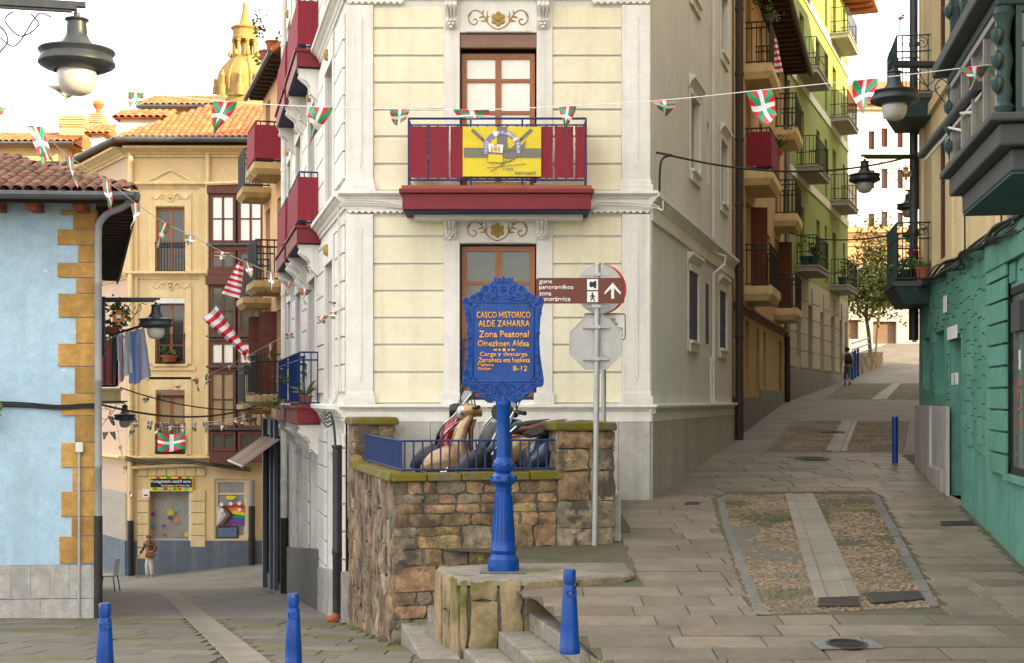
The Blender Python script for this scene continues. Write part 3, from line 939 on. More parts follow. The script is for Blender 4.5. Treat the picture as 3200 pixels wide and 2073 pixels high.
def spiral(C, ex, ey, r0, turns, a0, d=1, n=18, rmin=.15):
    C, ex, ey = Vector(C), Vector(ex), Vector(ey); pts = []
    for i in range(n + 1):
        t = i / n; a = a0 + d * turns * 2 * math.pi * t; r_ = r0 * (1 - (1 - rmin) * t)
        pts.append(C + ex * r_ * math.cos(a) + ey * r_ * math.sin(a))
    return pts
def bez(pts, n=14):
    """smooth curve through points (catmull-rom)"""
    p = [Vector(q) for q in pts]; p = [p[0] * 2 - p[1]] + p + [p[-1] * 2 - p[-2]]
    out = []
    for i in range(1, len(p) - 2):
        for k in range(n):
            t = k / n
            out.append(.5 * ((2 * p[i]) + (p[i + 1] - p[i - 1]) * t + (2 * p[i - 1] - 5 * p[i] + 4 * p[i + 1] - p[i + 2]) * t * t + (3 * p[i] - p[i - 1] - 3 * p[i + 1] + p[i + 2]) * t ** 3))
    out.append(p[-2]); return out
def hang(a, b, sag, n=16):
    a, b = Vector(a), Vector(b)
    return [a.lerp(b, i / n) - Vector((0, 0, sag * 4 * (i / n) * (1 - i / n))) for i in range(n + 1)]

# ------------------------------------------------------------------ the cream corner house
FF = Fr((-2.74, 23.2), (2.27, 23.2))
FRt = Fr((2.27, 23.2), (rightfac_x(34.4), 34.4))
FL = Fr((-2.74, 23.2), (leftfac_x(36.4), 36.4), True)
fs = lambda u, n=0.0: FF.s_u(u, n)
fz = lambda v, n=0.0: (1250 - v) / F * (23.2 - n)
TOP = 12.5
house = thing('corner_house', 'narrow cream corner house with white pilasters and red balconies', 'house', (-.2, 26, -1.7))
doorU = (fs(1437), fs(1677), fz(590), fz(105)); doorL = (fs(1437), fs(1676), fz(1250), fz(762))
mb = wall(MB(), FF, 0, FF.L, fz(1320), TOP, [doorU, doorL], .28)
mb.build('front_wall', m_white, house, recalc=False)
# cream blocks
ub = [22, 91, 177, 261, 345, 429, 515, 598]
lb = [676, 741, 827, 911, 995, 1079, 1165, 1262]
for rows in (ub, lb):
    for (ua, ubx) in ((1168, 1387), (1727, 1942)):
        for a, b in zip(rows, rows[1:]):
            MB().box(FF, fs(ua), fs(ubx), .004, .040, fz(b - 3), fz(a + 4)).build('block', m_cream, house, bevel=.012)
# pilasters with sunk arrow, base and capital
def arrow(fr, sc, z0, z1, w, n0, n1):
    return MB().ext([fr.pt(sc - w / 2, n0, z0 + w * 1.4), fr.pt(sc, n0, z0), fr.pt(sc + w / 2, n0, z0 + w * 1.4), fr.pt(sc + w / 2, n0, z1 - w * 1.8), fr.pt(sc + w * .9, n0, z1 - w * 1.8), fr.pt(sc, n0, z1), fr.pt(sc - w * .9, n0, z1 - w * 1.8), fr.pt(sc - w / 2, n0, z1 - w * 1.8)], fr.n.to_3d() * (n1 - n0))
for (ua, ubx) in ((1084, 1168), (1942, 2031)):
    for (va, vb, ca, cb) in ((20, 566, 45, 530), (672, 1226, 700, 1192)):
        p = MB().box(FF, fs(ua), fs(ubx), .003, .085, fz(vb), fz(va)).build('pilaster', m_white, house, bevel=.01)
        arrow(FF, fs((ua + ubx) / 2), fz(cb), fz(ca), .065, .080, .096).build('arrow_moulding', m_white, p)
        h = (vb, 600) if va < 100 else (vb, 1264)
        pr = MB()
        pr.box(FF, fs(ua - 3), fs(ubx + 3), .002, .10, fz(h[0] + 14), fz(h[0] - 1)); pr.box(FF, fs(ua - 8), fs(ubx + 8), .002, .13, fz(h[1]), fz(h[0] + 14))
        pr.build('pilaster_base', m_white, p, bevel=.012)
# surrounds of the two balcony doors
for (va, vb, base) in ((2, 575, (575, 600)), (668, 1228, (1228, 1264))):
    for (ua, ubx) in ((1387, 1437), (1677, 1727)):
        p = MB().box(FF, fs(ua), fs(ubx), .003, .065, fz(vb), fz(va)).build('door_surround', m_white, house, bevel=.008)
        MB().box(FF, fs(ua - 9), fs(ubx + (6 if ua > 1500 else 2)), .002, .10, fz(base[1]), fz(base[0])).build('surround_base', m_white, p, bevel=.01)
for k, (va, vb) in enumerate(((18, 105), (686, 762))):
    MB().box(FF, fs(1437), fs(1677), .004, .060, fz(vb), fz(va)).build('lintel_panel', m_white, house, bevel=.006)
    MB().ext([FF.pt(fs(1455 + dx), .06, fz(vb - 2 + dv)) for dx, dv in ((0, 0), (205, 0), (205, -6), (190, -9), (125, -9), (115, -4), (90, -4), (80, -9), (15, -9), (0, -6))], FF.n.to_3d() * .02).build('keystone_trim', m_white, house)
    # gold rosette and scrolls
    cu, cv = (1557, 63) if k == 0 else (1554, 722)
    C = FF.pt(fs(cu), .062, fz(cv)); ex, ey = Vector((1, 0, 0)), Vector((0, 0, 1)); sc = .0052
    ro = MB()
    for j in range(6):
        a = j * math.pi / 3 + math.pi / 2
        q = C + (ex * math.cos(a) + ey * math.sin(a)) * 15 * sc
        ro.lathe([(0, -.0), (8.5 * sc, .0), (8.5 * sc, .012), (5 * sc, .022), (0, .018)], 10)
        n_ = 5 * 10
        for i in range(len(ro.v) - n_, len(ro.v)):
            x_, y_, z_ = ro.v[i]; ro.v[i] = tuple(q + ex * x_ + ey * y_ + Vector((0, -1, 0)) * z_)
    base = len(ro.v)
    ro.lathe([(0, 0), (9 * sc, 0), (9 * sc, .022), (5 * sc, .034), (0, .028)], 14)
    for i in range(base, len(ro.v)):
        x_, y_, z_ = ro.v[i]; ro.v[i] = tuple(C + ex * x_ + ey * y_ + Vector((0, -1, 0)) * z_)
    ro.build('rosette', m_gold, house, smooth=True)
    st = MB()
    for sgn in (-1, 1):
        def q(x_, y_): return C + ex * (sgn * x_ * sc) + ey * (y_ * sc)
        st.tube(bez([q(0, -33), q(20, -25), q(36, -8), q(46, 10), q(54, 20), q(70, 28), q(86, 22), q(94, 8), q(90, -10), q(76, -18), q(66, -10), q(70, 0), q(78, -2)], 5), 2.0 * sc, 5)
        for (a, b) in (((34, -10), (34, 28)), ((40, 0), (27, 10)), ((46, 8), (62, 4)), ((50, 16), (44, 28)), ((90, 8), (84, 20)), ((36, -6), (56, -6))):
            st.tube([q(*a), q((a[0] + b[0]) / 2 + 2, (a[1] + b[1]) / 2), q(*b)], [2.4 * sc, 2.8 * sc, .4 * sc], 5)
    st.build('gilded_scroll', m_gold, house, smooth=True)
# consoles under the two balconies
for u in (1411, 1697):
    console(house, FF, fs(u), .20, fz(6), .52, .30, m_white)
    console(house, FF, fs(u - 4), .20, fz(676), .44, .30, m_white)
# windows in the doorways
w1 = window(house, FF, fs(1442), fs(1672), fz(592), fz(164), -.16, m_wood, m_curtain, 2, (64, 95, 95, 120), .085, .05, 'balcony_door')
rb = MB().box(FF, fs(1437) + .003, fs(1677) - .003, -.1, .03, fz(151), fz(109)).build('roller_box', m_shutbrown, house, bevel=.01)
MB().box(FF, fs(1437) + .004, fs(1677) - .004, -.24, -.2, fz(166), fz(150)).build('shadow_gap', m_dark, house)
w2 = window(house, FF, fs(1442), fs(1672), fz(1246), fz(768), -.16, m_wood, m_glassgreen, 2, (94, 190, 140), .085, .05, 'balcony_door')
for sx in (fs(1590), fs(1452)):   # small iron guard rail across the lower doorway
    pass
gr = MB()
for z in (fz(1242), fz(1062), fz(1090)):
    gr.tube([FF.pt(fs(1438), .03, z), FF.pt(fs(1675), .03, z)], .014, 5)
for i in range(9):
    s = lerp(fs(1446), fs(1668), i / 8); gr.tube([FF.pt(s, .03, fz(1258)), FF.pt(s, .03, fz(1062))], .013, 5)
gr.build('guard_rail', m_railblue, house)
MB().box(FF, fs(1437), fs(1676), -.2, .05, fz(1268), fz(1250)).build('door_sill', m_white, house, bevel=.006)
# cornices of the front: mid, sill and top
def band(v0, v1, proj, nm='cornice', m=m_trim, n0=0.0):
    cornice(house, FF, -proj * .7, FF.L + proj * .7, fz(v1), fz(v0), proj, m, nm, n0)
band(600, 630, .16); MB().box(FF, -.03, FF.L + .03, .002, .06, fz(655), fz(629)).build('frieze', m_trim, house)
band(1264, 1292, .14); MB().box(FF, -.02, FF.L + .02, .002, .05, fz(1318), fz(1291)).build('frieze', m_trim, house)
band(-30, 2, .16)
def zigzag(u0, u1, v, dv=13, n=None):
    n = n or max(1, int((u1 - u0) / 19))
    pts = [FF.pt(fs(u0), .05, fz(v)), FF.pt(fs(u1), .05, fz(v))]
    for i in range(n, 0, -1):
        w_ = (u1 - u0) / n
        pts.append(FF.pt(fs(u0 + i * w_), .05, fz(v + 5))); pts.append(FF.pt(fs(u0 + (i - .5) * w_), .05, fz(v + dv)))
    pts.append(FF.pt(fs(u0), .05, fz(v + 5)))
    MB().ext(pts, FF.n.to_3d() * .05).build('scalloped_trim', m_white, house)
for v in (5, 657):
    zigzag(1086, 1262, v); zigzag(1848, 2030, v); 
# stone plinth panels
for i, (ua, ubx) in enumerate(((1086, 1200), (1200, 1345), (1345, 1500), (1500, 1640), (1640, 1790), (1790, 1932), (1932, 2031))):
    MB().box(FF, fs(ua) + .003, fs(ubx) - .003, -.12, .045, -1.75, fz(1319)).build('plinth_panel', m_plinth, house, bevel=.004)

# ---- main balcony of the front
pj = .78
nb = FF.pt(0, pj, 0)
sb = lambda u: fs(u, pj); zb = lambda v: (1250 - v) / F * (23.2 - pj)
bal = MB()
bal.box(FF, sb(1257), sb(1847), .01, pj, zb(654), zb(606))
bal.build('x', m_red); balo = bpy.data.objects['x']; balo.name = 'balcony'; balo.data.name = 'balcony'; setp(balo, house)
balo['label'] = 'dark red balcony with canvas panels over the street sign'
MB().box(FF, sb(1247), sb(1857), .008, pj + .05, zb(605), zb(590)).build('moulded_edge', m_red, balo, bevel=.015)
MB().box(FF, sb(1255), sb(1849), .008, pj + .02, zb(590), zb(580)).build('terracotta_cap', m_terra, balo)
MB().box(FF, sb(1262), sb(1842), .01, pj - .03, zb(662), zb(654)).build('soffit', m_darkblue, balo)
MB().box(FF, sb(1290), sb(1825), .01, pj - .35, zb(676), zb(662)).build('soffit_moulding', m_trim, balo)
pr_ = pj - .06
sr = lambda u: fs(u, pr_); zrr = lambda v: (1250 - v) / F * (23.2 - pr_)
rl = MB()
for v, r_ in ((371, .02), (391, .014), (563, .016)):
    rl.tube([FF.pt(sr(1277), .02, zrr(v)), FF.pt(sr(1277), pr_, zrr(v)), FF.pt(sr(1831), pr_, zrr(v)), FF.pt(sr(1831), .02, zrr(v))], r_, 6)
for u in (1277, 1471, 1632, 1831): rl.tube([FF.pt(sr(u), pr_, zrr(585)), FF.pt(sr(u), pr_, zrr(371))], .017, 6)
rl.build('rail', m_railblue, balo)
for i in range(17):
    u = lerp(1277, 1831, (i + 1) / 18)
    z0, z1 = zrr(563), zrr(391); p = FF.pt(sr(u), pr_, 0)
    front = p + Vector((0, -.02, 0)) if u in () else p
    prof = [(.010, z0), (.018, z0 + .05), (.011, z0 + .1)]
    for t in (.2, .35, .5, .65, .8): prof += [(.011, lerp(z0, z1, t - .03)), (.017, lerp(z0, z1, t)), (.011, lerp(z0, z1, t + .03))]
    prof += [(.018, z1 - .05), (.010, z1)]
    vis = any(abs(u - w_) < 12 for w_ in (1339, 1405, 1730, 1795))
    MB().lathe(prof, 6, p).build('baluster', m_railblue, balo, smooth=True)
def cloth(mb, fr, u0, u1, v0, v1, n, amp=.01, nx=16, ny=8, seed=0, Y=None):
    s0, s1 = fr.s_u(u0, n), fr.s_u(u1, n)
    za, zb_ = (1250 - v1) / F * (23.2 - n), (1250 - v0) / F * (23.2 - n)
    def fn(i, j):
        w = noise.noise((i * 5 + seed, j * 2.5, seed)) * amp
        edge = -.012 * abs(math.sin(i * math.pi * 3)) if j > .99 else 0
        return fr.pt(lerp(s0, s1, i) + noise.noise((i * 3, j * 4, seed + 5)) * amp * .6, n + w, lerp(za, zb_, j) + edge)
    return mb.grid(fn, nx, ny)
for k, (ua, ubx) in enumerate(((1279, 1336), (1341, 1402), (1408, 1452), (1690, 1727), (1733, 1792), (1798, 1829))):
    cloth(MB(), FF, ua, ubx, 394, 556, pr_ + .018, .014, 8, 8, k * 3.1).build('canvas_panel', m_canvas, balo, smooth=True, recalc=False)
cloth(MB(), FF, 1452, 1690, 394, 558, pr_ - .02, .01, 10, 8, 44).build('canvas_panel', m_canvas, balo, smooth=True, recalc=False)
for s in (sr(1277), sr(1831)):
    c = MB(); c.grid(lambda i, j: FF.pt(s, lerp(.1, pr_, i), lerp(zrr(556), zrr(394), j)), 4, 4); c.build('canvas_panel', m_canvas, balo, recalc=False)
# objects standing on the balcony floor, seen under the canvas
tag(MB().box(FF, sb(1470), sb(1645), .35, .55, zb(580) + .004, zb(562)).build('planter_box', m_upper, None, bevel=.01), 'long pale planter box on the floor of the red front balcony', 'planter')

# ---- rowing club banner on the balcony
BN = pr_ + .05
banner = thing('club_banner', 'yellow rowing club banner with grey cross hung on the red balcony', 'banner', FF.pt(sr(1570), BN, zrr(553)))
def bp_(u, v, o=0.0): return FF.pt(fs(u, BN + o), BN + o, (1250 - v) / F * (23.2 - BN - o))
cloth(MB(), FF, 1446, 1691, 395, 552, BN, .006, 14, 8, 9).build('cloth', m_yellowcloth, banner, smooth=True, recalc=False)
def patch(pts, m, nm, o=.009, par=None):
    k = MB(); k.add([bp_(u, v, o) for u, v in pts], [tuple(range(len(pts)))]); return k.build(nm, m, par or banner, recalc=False)
patch([(1449, 462), (1690, 464), (1690, 493), (1450, 492)], m_greyprint, 'cross_print')
patch([(1553, 397), (1585, 397), (1585, 462), (1553, 462)], m_greyprint, 'cross_print')
for s_ in (1, -1):
    def q(x_, y_): return (1568 + s_ * x_, y_)
    patch([q(90, 401), q(97, 409), q(62, 440), q(55, 434)], m_greyprint, 'oar_print', .011); patch([q(60, 433), q(64, 438), q(10, 490), q(6, 486)], m_greyprint, 'oar_print', .011)
RC = bp_(1569, 466, .014); ex, ey = Vector((1, 0, 0)), Vector((0, 0, 1)); px = .0051
for (a0, a1, m_) in ((0, 57, m_violet), (57, 66, m_signwhite), (66, 132, m_violet), (132, 146, m_signwhite), (146, 215, m_violet)):
    k = MB(); n_ = 10; vv = []
    for i in range(n_ + 1):
        a = R(lerp(a0 - 25, a1 - 25, i / n_)); d = ex * math.cos(a) + ey * math.sin(a)
        vv += [RC + d * 44 * px, RC + d * 59 * px]
    k.add(vv, [(2 * i, 2 * i + 1, 2 * i + 3, 2 * i + 2) for i in range(n_)]); k.build('ring_print', m_, banner, recalc=False)
RC2 = RC + Vector((0, -.004, 0))
arc_text('CLUB DE', banner, m_signwhite, RC2, ex, ey, 47 * px, 196, 152, 9 * px)
arc_text('REMO - ARRAUN', banner, m_signwhite, RC2, ex, ey, 47 * px, 108, 44, 9 * px)
arc_text('TALD', banner, m_signwhite, RC2, ex, ey, 47 * px, 24, -14, 9 * px)
patch([(1524, 449), (1573, 453), (1570, 480), (1528, 478)], m_signwhite, 'pennant_print', .018)
patch([(1526, 479), (1572, 481), (1571, 508), (1525, 506)], m_yellowcloth, 'pennant_print', .018)
patch([(1527, 475), (1571, 478), (1571, 484), (1526, 482)], m_greyprint, 'pennant_print', .020)
patch([(1578, 446), (1586, 446), (1586, 494), (1578, 494)], m_greyprint, 'pennant_print', .018); patch([(1562, 464), (1614, 464), (1614, 471), (1562, 471)], m_greyprint, 'pennant_print', .016)
patch([(1614, 470), (1645, 437), (1640, 455), (1622, 486), (1604, 498), (1574, 494), (1606, 488)], m_greyprint, 'hull_print', .016)
k = MB()
for r_ in (9, 5): k.lathe([(0, 0), (r_ * px, 0)], 12)
cr = MB()
cr.tube([bp_(1520, 525, .012), bp_(1642, 512, .012)], .004, 4); cr.tube([bp_(1532, 537, .012), bp_(1580, 508, .012), bp_(1602, 500, .012)], .005, 4)
cr.tube(bez([bp_(1566, 514, .012), bp_(1580, 503, .012), bp_(1592, 506, .012), bp_(1600, 500, .012)], 4), .004, 4)
cr.tube(bez([bp_(1524, 449, .02), bp_(1526, 480, .02), bp_(1524, 508, .02), bp_(1570, 509, .02), bp_(1571, 482, .02), bp_(1574, 453, .02)], 4), .003, 4)
cr.build('rower_print', m_greyprint, banner)
cc = MB(); C_ = bp_(1548, 466, .022)
for (dx, dy, w_, h_) in ((0, 0, 12, 12), (-11, -1, 6, 16), (11, -1, 6, 16), (0, 12, 12, 5), (0, -11, 8, 5)):
    cc.add([C_ + ex * (dx + a * w_ / 2) * px + ey * (dy + b * h_ / 2) * px for a, b in ((-1, -1), (1, -1), (.8, 1), (-.8, 1))], [(0, 1, 2, 3)])
cc.build('crest_print', mat('crest_orange_print', (.62, .33, .09), .8, bump=0), banner, recalc=False)
lettering('100', banner, m_greyprint, bp_(1573, 533, .012), ex, ey, 30 * px, 9 * px, .001, .0)
lettering('PORTUGALETE', banner, m_greyprint, bp_(1609, 546, .012), ex, ey, 66 * px, 9 * px, .001, .02)

# ---- right-hand wall of the corner house
fr = FRt
def rz(u0, u1, v0, v1):
    um = (u0 + u1) / 2
    return fr.s_u(u0), fr.s_u(u1), fr.z_v(um, v1), fr.z_v(um, v0)
wl_ = [rz(2151, 2178, 852, 1066), rz(2205, 2214, 886, 1075), rz(2247, 2266, 912, 1090)]
wu_ = [rz(2157, 2182, 312, 540), rz(2252, 2270, 448, 640), rz(2209, 2217, 386, 575)]
wt_ = [(a, b, c + 3.45, d + 3.45) for a, b, c, d in wu_]
wall(MB(), fr, 0, fr.L, -.36, TOP, wl_ + wu_ + wt_, .2).build('side_wall', m_greywall, house, recalc=False)
for a, b, c, d in (wl_[0], wl_[2], wu_[0], wu_[1], wt_[0], wt_[1]):
    t_ = .16; mb = MB()
    mb.box(fr, a - t_, a, .004, .022, c - .22, d + .12); mb.box(fr, b, b + t_, .004, .05, c - .22, d + .12)
    mb.box(fr, a, b, .004, .05, d, d + .12); mb.box(fr, a, b, .004, .05, c - .22, c - .06)
    sw = mb.build('window_surround', m_trim, house)
    cornice(sw, fr, a - t_ - .05, b + t_ + .05, d + .12, d + .34, .13, m_trim, 'window_hood', .004)
    MB().box(fr, a - .04, b + .04, -.18, .10, c - .06, c).build('window_sill', m_trim, sw, bevel=.005)
for a, b, c, d in wl_:
    slats(house, fr, a + .01, b - .01, c, d, -.005, m_rollblue, .05)
m_paleblind = mat('pale_roller_blind', (.55, .54, .5), .6, bump=.05)
for a, b, c, d in wu_ + wt_:
    slats(house, fr, a + .01, b - .01, c, d, -.10, m_paleblind, .05)
cornice(house, fr, -.06, fr.L, fz(655), fz(600), .17, m_trim, 'cornice')
MB().box(fr, -.02, fr.L, .003, .05, fz(690), fz(655)).build('frieze', m_trim, house)
cornice(house, fr, -.06, fr.L, fz(1292), fz(1264), .14, m_trim, 'cornice'); MB().box(fr, -.02, fr.L, .002, .05, fz(1318), fz(1291)).build('frieze', m_trim, house)
MB().box(fr, 0, .10, .003, .03, fz(1264), fz(690)).build('corner_strip', m_trim, house)
n_ = 17
for i in range(n_):
    MB().box(fr, i * fr.L / n_ + .003, (i + 1) * fr.L / n_ - .003, -.12, .05, zr(0, 23) - .2, fz(1319)).build('plinth_panel', m_plinth, house, bevel=.004)
# thin pipe down the side wall
pp = fr.s_u(2222)
mb = MB(); mb.tube([fr.pt(pp, .05, 9), fr.pt(pp, .05, fz(640)), fr.pt(pp + .25, .28, fz(655)), fr.pt(pp + .25, .26, fz(690)), fr.pt(pp, .05, fz(730)), fr.pt(pp, .05, fz(1262))], .03, 6)
mb.build('drain_pipe', m_trim, house, smooth=True)
MB().box(fr, pp - .22, pp + .06, .003, .04, fz(1262), fz(1075)).build('pipe_cover', m_trim, house)

# ---- left-hand wall of the corner house
fr = FL
sy = lambda y: (y - 23.2) / fr.d.y
bays = [(sy(24.75), sy(26.05)), (sy(28.15), sy(29.75)), (sy(31.7), sy(33.2)), (sy(34.8), sy(35.9))]
hl = []
for a, b in bays:
    hl.append((a, b, zl(0, 23.2 + a) + .75, -.95))
    for k, f0 in enumerate((-.1, 3.42, 6.88)):
        hl.append((a, b, f0 + (.1 if (a, b) != bays[0] else .12), f0 + 2.55))
wall(MB(), fr, 0, fr.L, -5.6, TOP, hl, .36).build('street_wall', m_white, house, recalc=False)
for a, b, c, d in hl:
    if d < -.5: MB().box(fr, a, b, -.40, -.36, c, d).build('door_leaf', m_white, house)
    else: window(house, fr, a, b, c, d, -.34, m_wood, m_glass, 2, (1, 2, 2), .07, .04)
for i, (a, b) in enumerate(bays):
    for f0 in (-.1, 3.42, 6.88):
        mb = MB(); mb.box(fr, a - .22, a - .002, .003, .07, f0 + .1, f0 + 3.0); mb.box(fr, b + .002, b + .22, .003, .07, f0 + .1, f0 + 3.0); mb.box(fr, a - .22, b + .22, .003, .08, f0 + 2.56, f0 + 3.0)
        mb.build('window_surround', m_white, house, bevel=.008)
        C = fr.pt((a + b) / 2, .085, f0 + 2.8)
        k = MB().lathe([(0, -.11), (.06, -.09), (.09, 0), (.06, .09), (0, .11)], 10, C); k.build('rosette', m_gold, house, smooth=True)
    pa = a - .55 if i else .05
# grooved piers between the bays
ed = [0.02] + [x for ab in bays for x in ab] + [fr.L]
for i in range(0, len(ed), 2):
    a, b = ed[i] + .24, ed[i + 1] - .24
    if i == 0: a = ed[0] + .02
    if b - a < .2: continue
    for z0, z1 in ((-5.4, -.55), (.12, 3.0), (3.64, 6.5), (7.1, 10)):
        z = z0
        while z < z1 - .1:
            zt = min(z + .46, z1)
            MB().box(fr, a, b, .003, .05, z + .012, zt - .012).build('block', m_white, house, bevel=.012)
            z = zt
for v0, v1 in ((600, 655), (1264, 1318)):
    cornice(house, fr, -.05, fr.L, fz(v1), fz(v0), .2, m_trim, 'cornice')
cornice(house, fr, -.05, fr.L, fz(2) , fz(-50), .2, m_trim, 'cornice')
# slate and stone skirting that steps down with the street
s = 0
while s < fr.L - .1:
    e = min(s + 1.45, fr.L); ym = 23.2 + (s + e) / 2 * fr.d.y
    if not any(a - .1 < (s + e) / 2 < b + .1 for a, b in bays) or s > 100:
        pass
    za, zb2 = zl(0, 23.2 + s * fr.d.y), zl(0, 23.2 + e * fr.d.y)
    MB().hexa([fr.pt(s, -.1, za - .5), fr.pt(e, -.1, zb2 - .5), fr.pt(e, .075, zb2 - .5), fr.pt(s, .075, za - .5), fr.pt(s, -.1, za + .85), fr.pt(e, -.1, zb2 + .85 + .35 * (s > 4)), fr.pt(e, .075, zb2 + .85 + .35 * (s > 4)), fr.pt(s, .075, za + .85 + .35 * (s > 4.2))]).build('skirting_slab', m_slate if s > 4 else m_concrete, house)
    s = e
for f0, cols in ((-.12, 'rail'), (3.40, 'pink'), (6.84, 'red')):
    for k, (a, b) in enumerate(bays[1:3]):
        cv = None if cols == 'rail' else m_canvas
        bo = balcony(house, fr, a - .65, b + .75, f0, .34, .47, m_red, m_railblue, 1.05, 12, 3, cv, extra=(.9,) , label='dark red balcony on the wall along the lower street')
        for e_ in (a - .45, b + .5):
            console(house, fr, e_, .2, f0 - .36, .62, .42, m_white)
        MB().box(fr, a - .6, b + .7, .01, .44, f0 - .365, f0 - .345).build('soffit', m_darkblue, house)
# core and roof so no light leaks through
core = MB(); c0 = [FF.pt(.45, -.5, 0), FF.pt(FF.L - .45, -.5, 0), FRt.pt(FRt.L, -.5, 0), FL.pt(FL.L, -.5, 0)]
core.hexa([Vector((p.x, p.y, -6)) for p in c0] + [Vector((p.x, p.y, TOP + .02)) for p in c0]); core.build('inner_wall', m_dark, house)
rf = [FF.pt(-.5, .5, 0), FF.pt(FF.L + .5, .5, 0), FRt.pt(FRt.L, .5, 0), FL.pt(FL.L, .5, 0)]
rp = MB(); rp.hexa([Vector((p.x, p.y, TOP + .03)) for p in rf] + [Vector((p.x, p.y, TOP + .25)) for p in rf])
mid1 = Vector((.1, 27.5, TOP + 2.2)); mid2 = Vector((.1, 35, TOP + 2.2))
q = [Vector((p.x, p.y, TOP + .26)) for p in rf]
rp.add(q + [mid1, mid2], [(0, 1, 4), (1, 2, 5, 4), (2, 3, 5), (3, 0, 4, 5)])
rp.build('roof', m_tilefar, house)

# cables clipped along the front cornice and down the left corner
def cable(name, label, pts, r=.012, m=m_cable, n=8, group=None):
    o = MB().tube(bez(pts, n), r, 5).build(name, m, None, smooth=True)
    return tag(o, label, 'cable', group)
for i, dv in enumerate((0, 7, 13)):
    cable('cable', ['top white cable clipped under the cornice left of the balcony', 'middle white cable clipped under the cornice left of the balcony', 'lowest white cable drooping below the cornice left of the balcony'][i],
          [FF.pt(fs(1066), .12, fz(632 + dv)), FF.pt(fs(1120), .11, fz(629 + dv * 1.1)), FF.pt(fs(1190), .11, fz(633 + dv)), FF.pt(fs(1262), .13, fz(650 + dv * .4))], .010, m_cablewhite)
for i, dv in enumerate((0, 8)):
    cable('cable', ['upper white cable from the balcony to the right corner of the house', 'lower white cable from the balcony to the right corner of the house'][i],
          [FF.pt(fs(1850), .13, fz(652 + dv * .5)), FF.pt(fs(1880), .11, fz(636 + dv)), FF.pt(fs(1960), .11, fz(638 + dv)), FF.pt(fs(2040), .16, fz(645 + dv)), FF.pt(fs(2066), .2, fz(662)), FF.pt(fs(2068), .2, fz(632))], .010, m_cablewhite)
cable('cable', 'white cable bundle running down the left corner of the cream house', [FL.pt(.18, .1, fz(640)), FL.pt(.22, .09, fz(760)), FL.pt(.18, .09, fz(950)), FL.pt(.2, .09, fz(1150)), FL.pt(.15, .12, fz(1230)), FL.pt(.45, .16, fz(1262))], .018, m_cablewhite, 5)
cable('cable', 'second white cable down the left corner of the cream house', [FL.pt(.28, .09, fz(640)), FL.pt(.32, .09, fz(800)), FL.pt(.27, .09, fz(1000)), FL.pt(.31, .09, fz(1180)), FL.pt(.42, .12, fz(1240))], .010, m_cablewhite, 5)
for i in range(4):
    cable('cable', ['first', 'second', 'third', 'fourth'][i] + ' black cable of the tangle above the black corner downpipe', [FL.pt(1.6 + .3 * i, .2, fz(1285 + 9 * i)), FL.pt(1.0, .22, fz(1300 + 12 * i)), FL.pt(.55, .2, fz(1290 + 14 * i)), FL.pt(.3 + .05 * i, .16, fz(1330)), FL.pt(.2 + .04 * i, .14, fz(1400))], .014, m_cable, 6)
# downpipes of the corner house
dp = thing('downpipe', 'black cast-iron downpipe at the foot of the left corner of the cream house', 'downpipe', FL.pt(.12, .12, zl(-2.7, 23.2)))
zb_ = zl(-2.75, 23.1)
MB().lathe([(.075, zb_ + .12), (.075, zb_ + 1.1), (.085, zb_ + 1.12), (.085, zb_ + 1.2), (.075, zb_ + 1.22), (.075, fz(1402)), (.088, fz(1400)), (.088, fz(1392))], 12, FL.pt(.12, .13, 0)).build('pipe', m_pipeblack, dp, smooth=True)
MB().tube([FL.pt(.12, .13, zb_ + .14), FL.pt(.12, .16, zb_ + .05), FL.pt(.12, .3, zb_ + .01)], .08, 8).build('shoe', m_terra, dp, smooth=True)
ep = FRt.L + .12
def pipe(name, label, c, zs, r, ms, joints=()):
    t = thing(name, label, 'downpipe', (c[0], c[1], zs[0]))
    for i, m_ in enumerate(ms):
        z0, z1 = zs[i], zs[i + 1]
        rr = r * (1.18 if m_ in (m_pipeblack,) and len(ms) > 1 else 1)
        pf = [(rr, z0)]; z = z0 + .9
        while z < z1 - .2:
            pf += [(rr, z), (rr * 1.15, z + .01), (rr * 1.15, z + .08), (rr, z + .09)]; z += 1.6
        pf += [(rr, z1 - .003)]
        MB().lathe(pf, 10, (c[0], c[1], 0)).build('pipe', m_, t, smooth=True)
    return t
q = FRt.pt(FRt.L + .10, .16, 0)
pipe('downpipe', 'tall brown downpipe where the cream house meets the ochre house', (q.x, q.y), (zr(0, q.y), zr(0, q.y) + 3.2, 12.4), .10, (m_pipebrown, m_pipebrown))
q = FL.pt(FL.L - .15, .12, 0)
pipe('downpipe', 'white downpipe with black foot at the far end of the cream house', (q.x, q.y), (zl(q.x, q.y), zl(q.x, q.y) + 1.95, 12.4), .085, (m_pipeblack, m_plasticwhite))

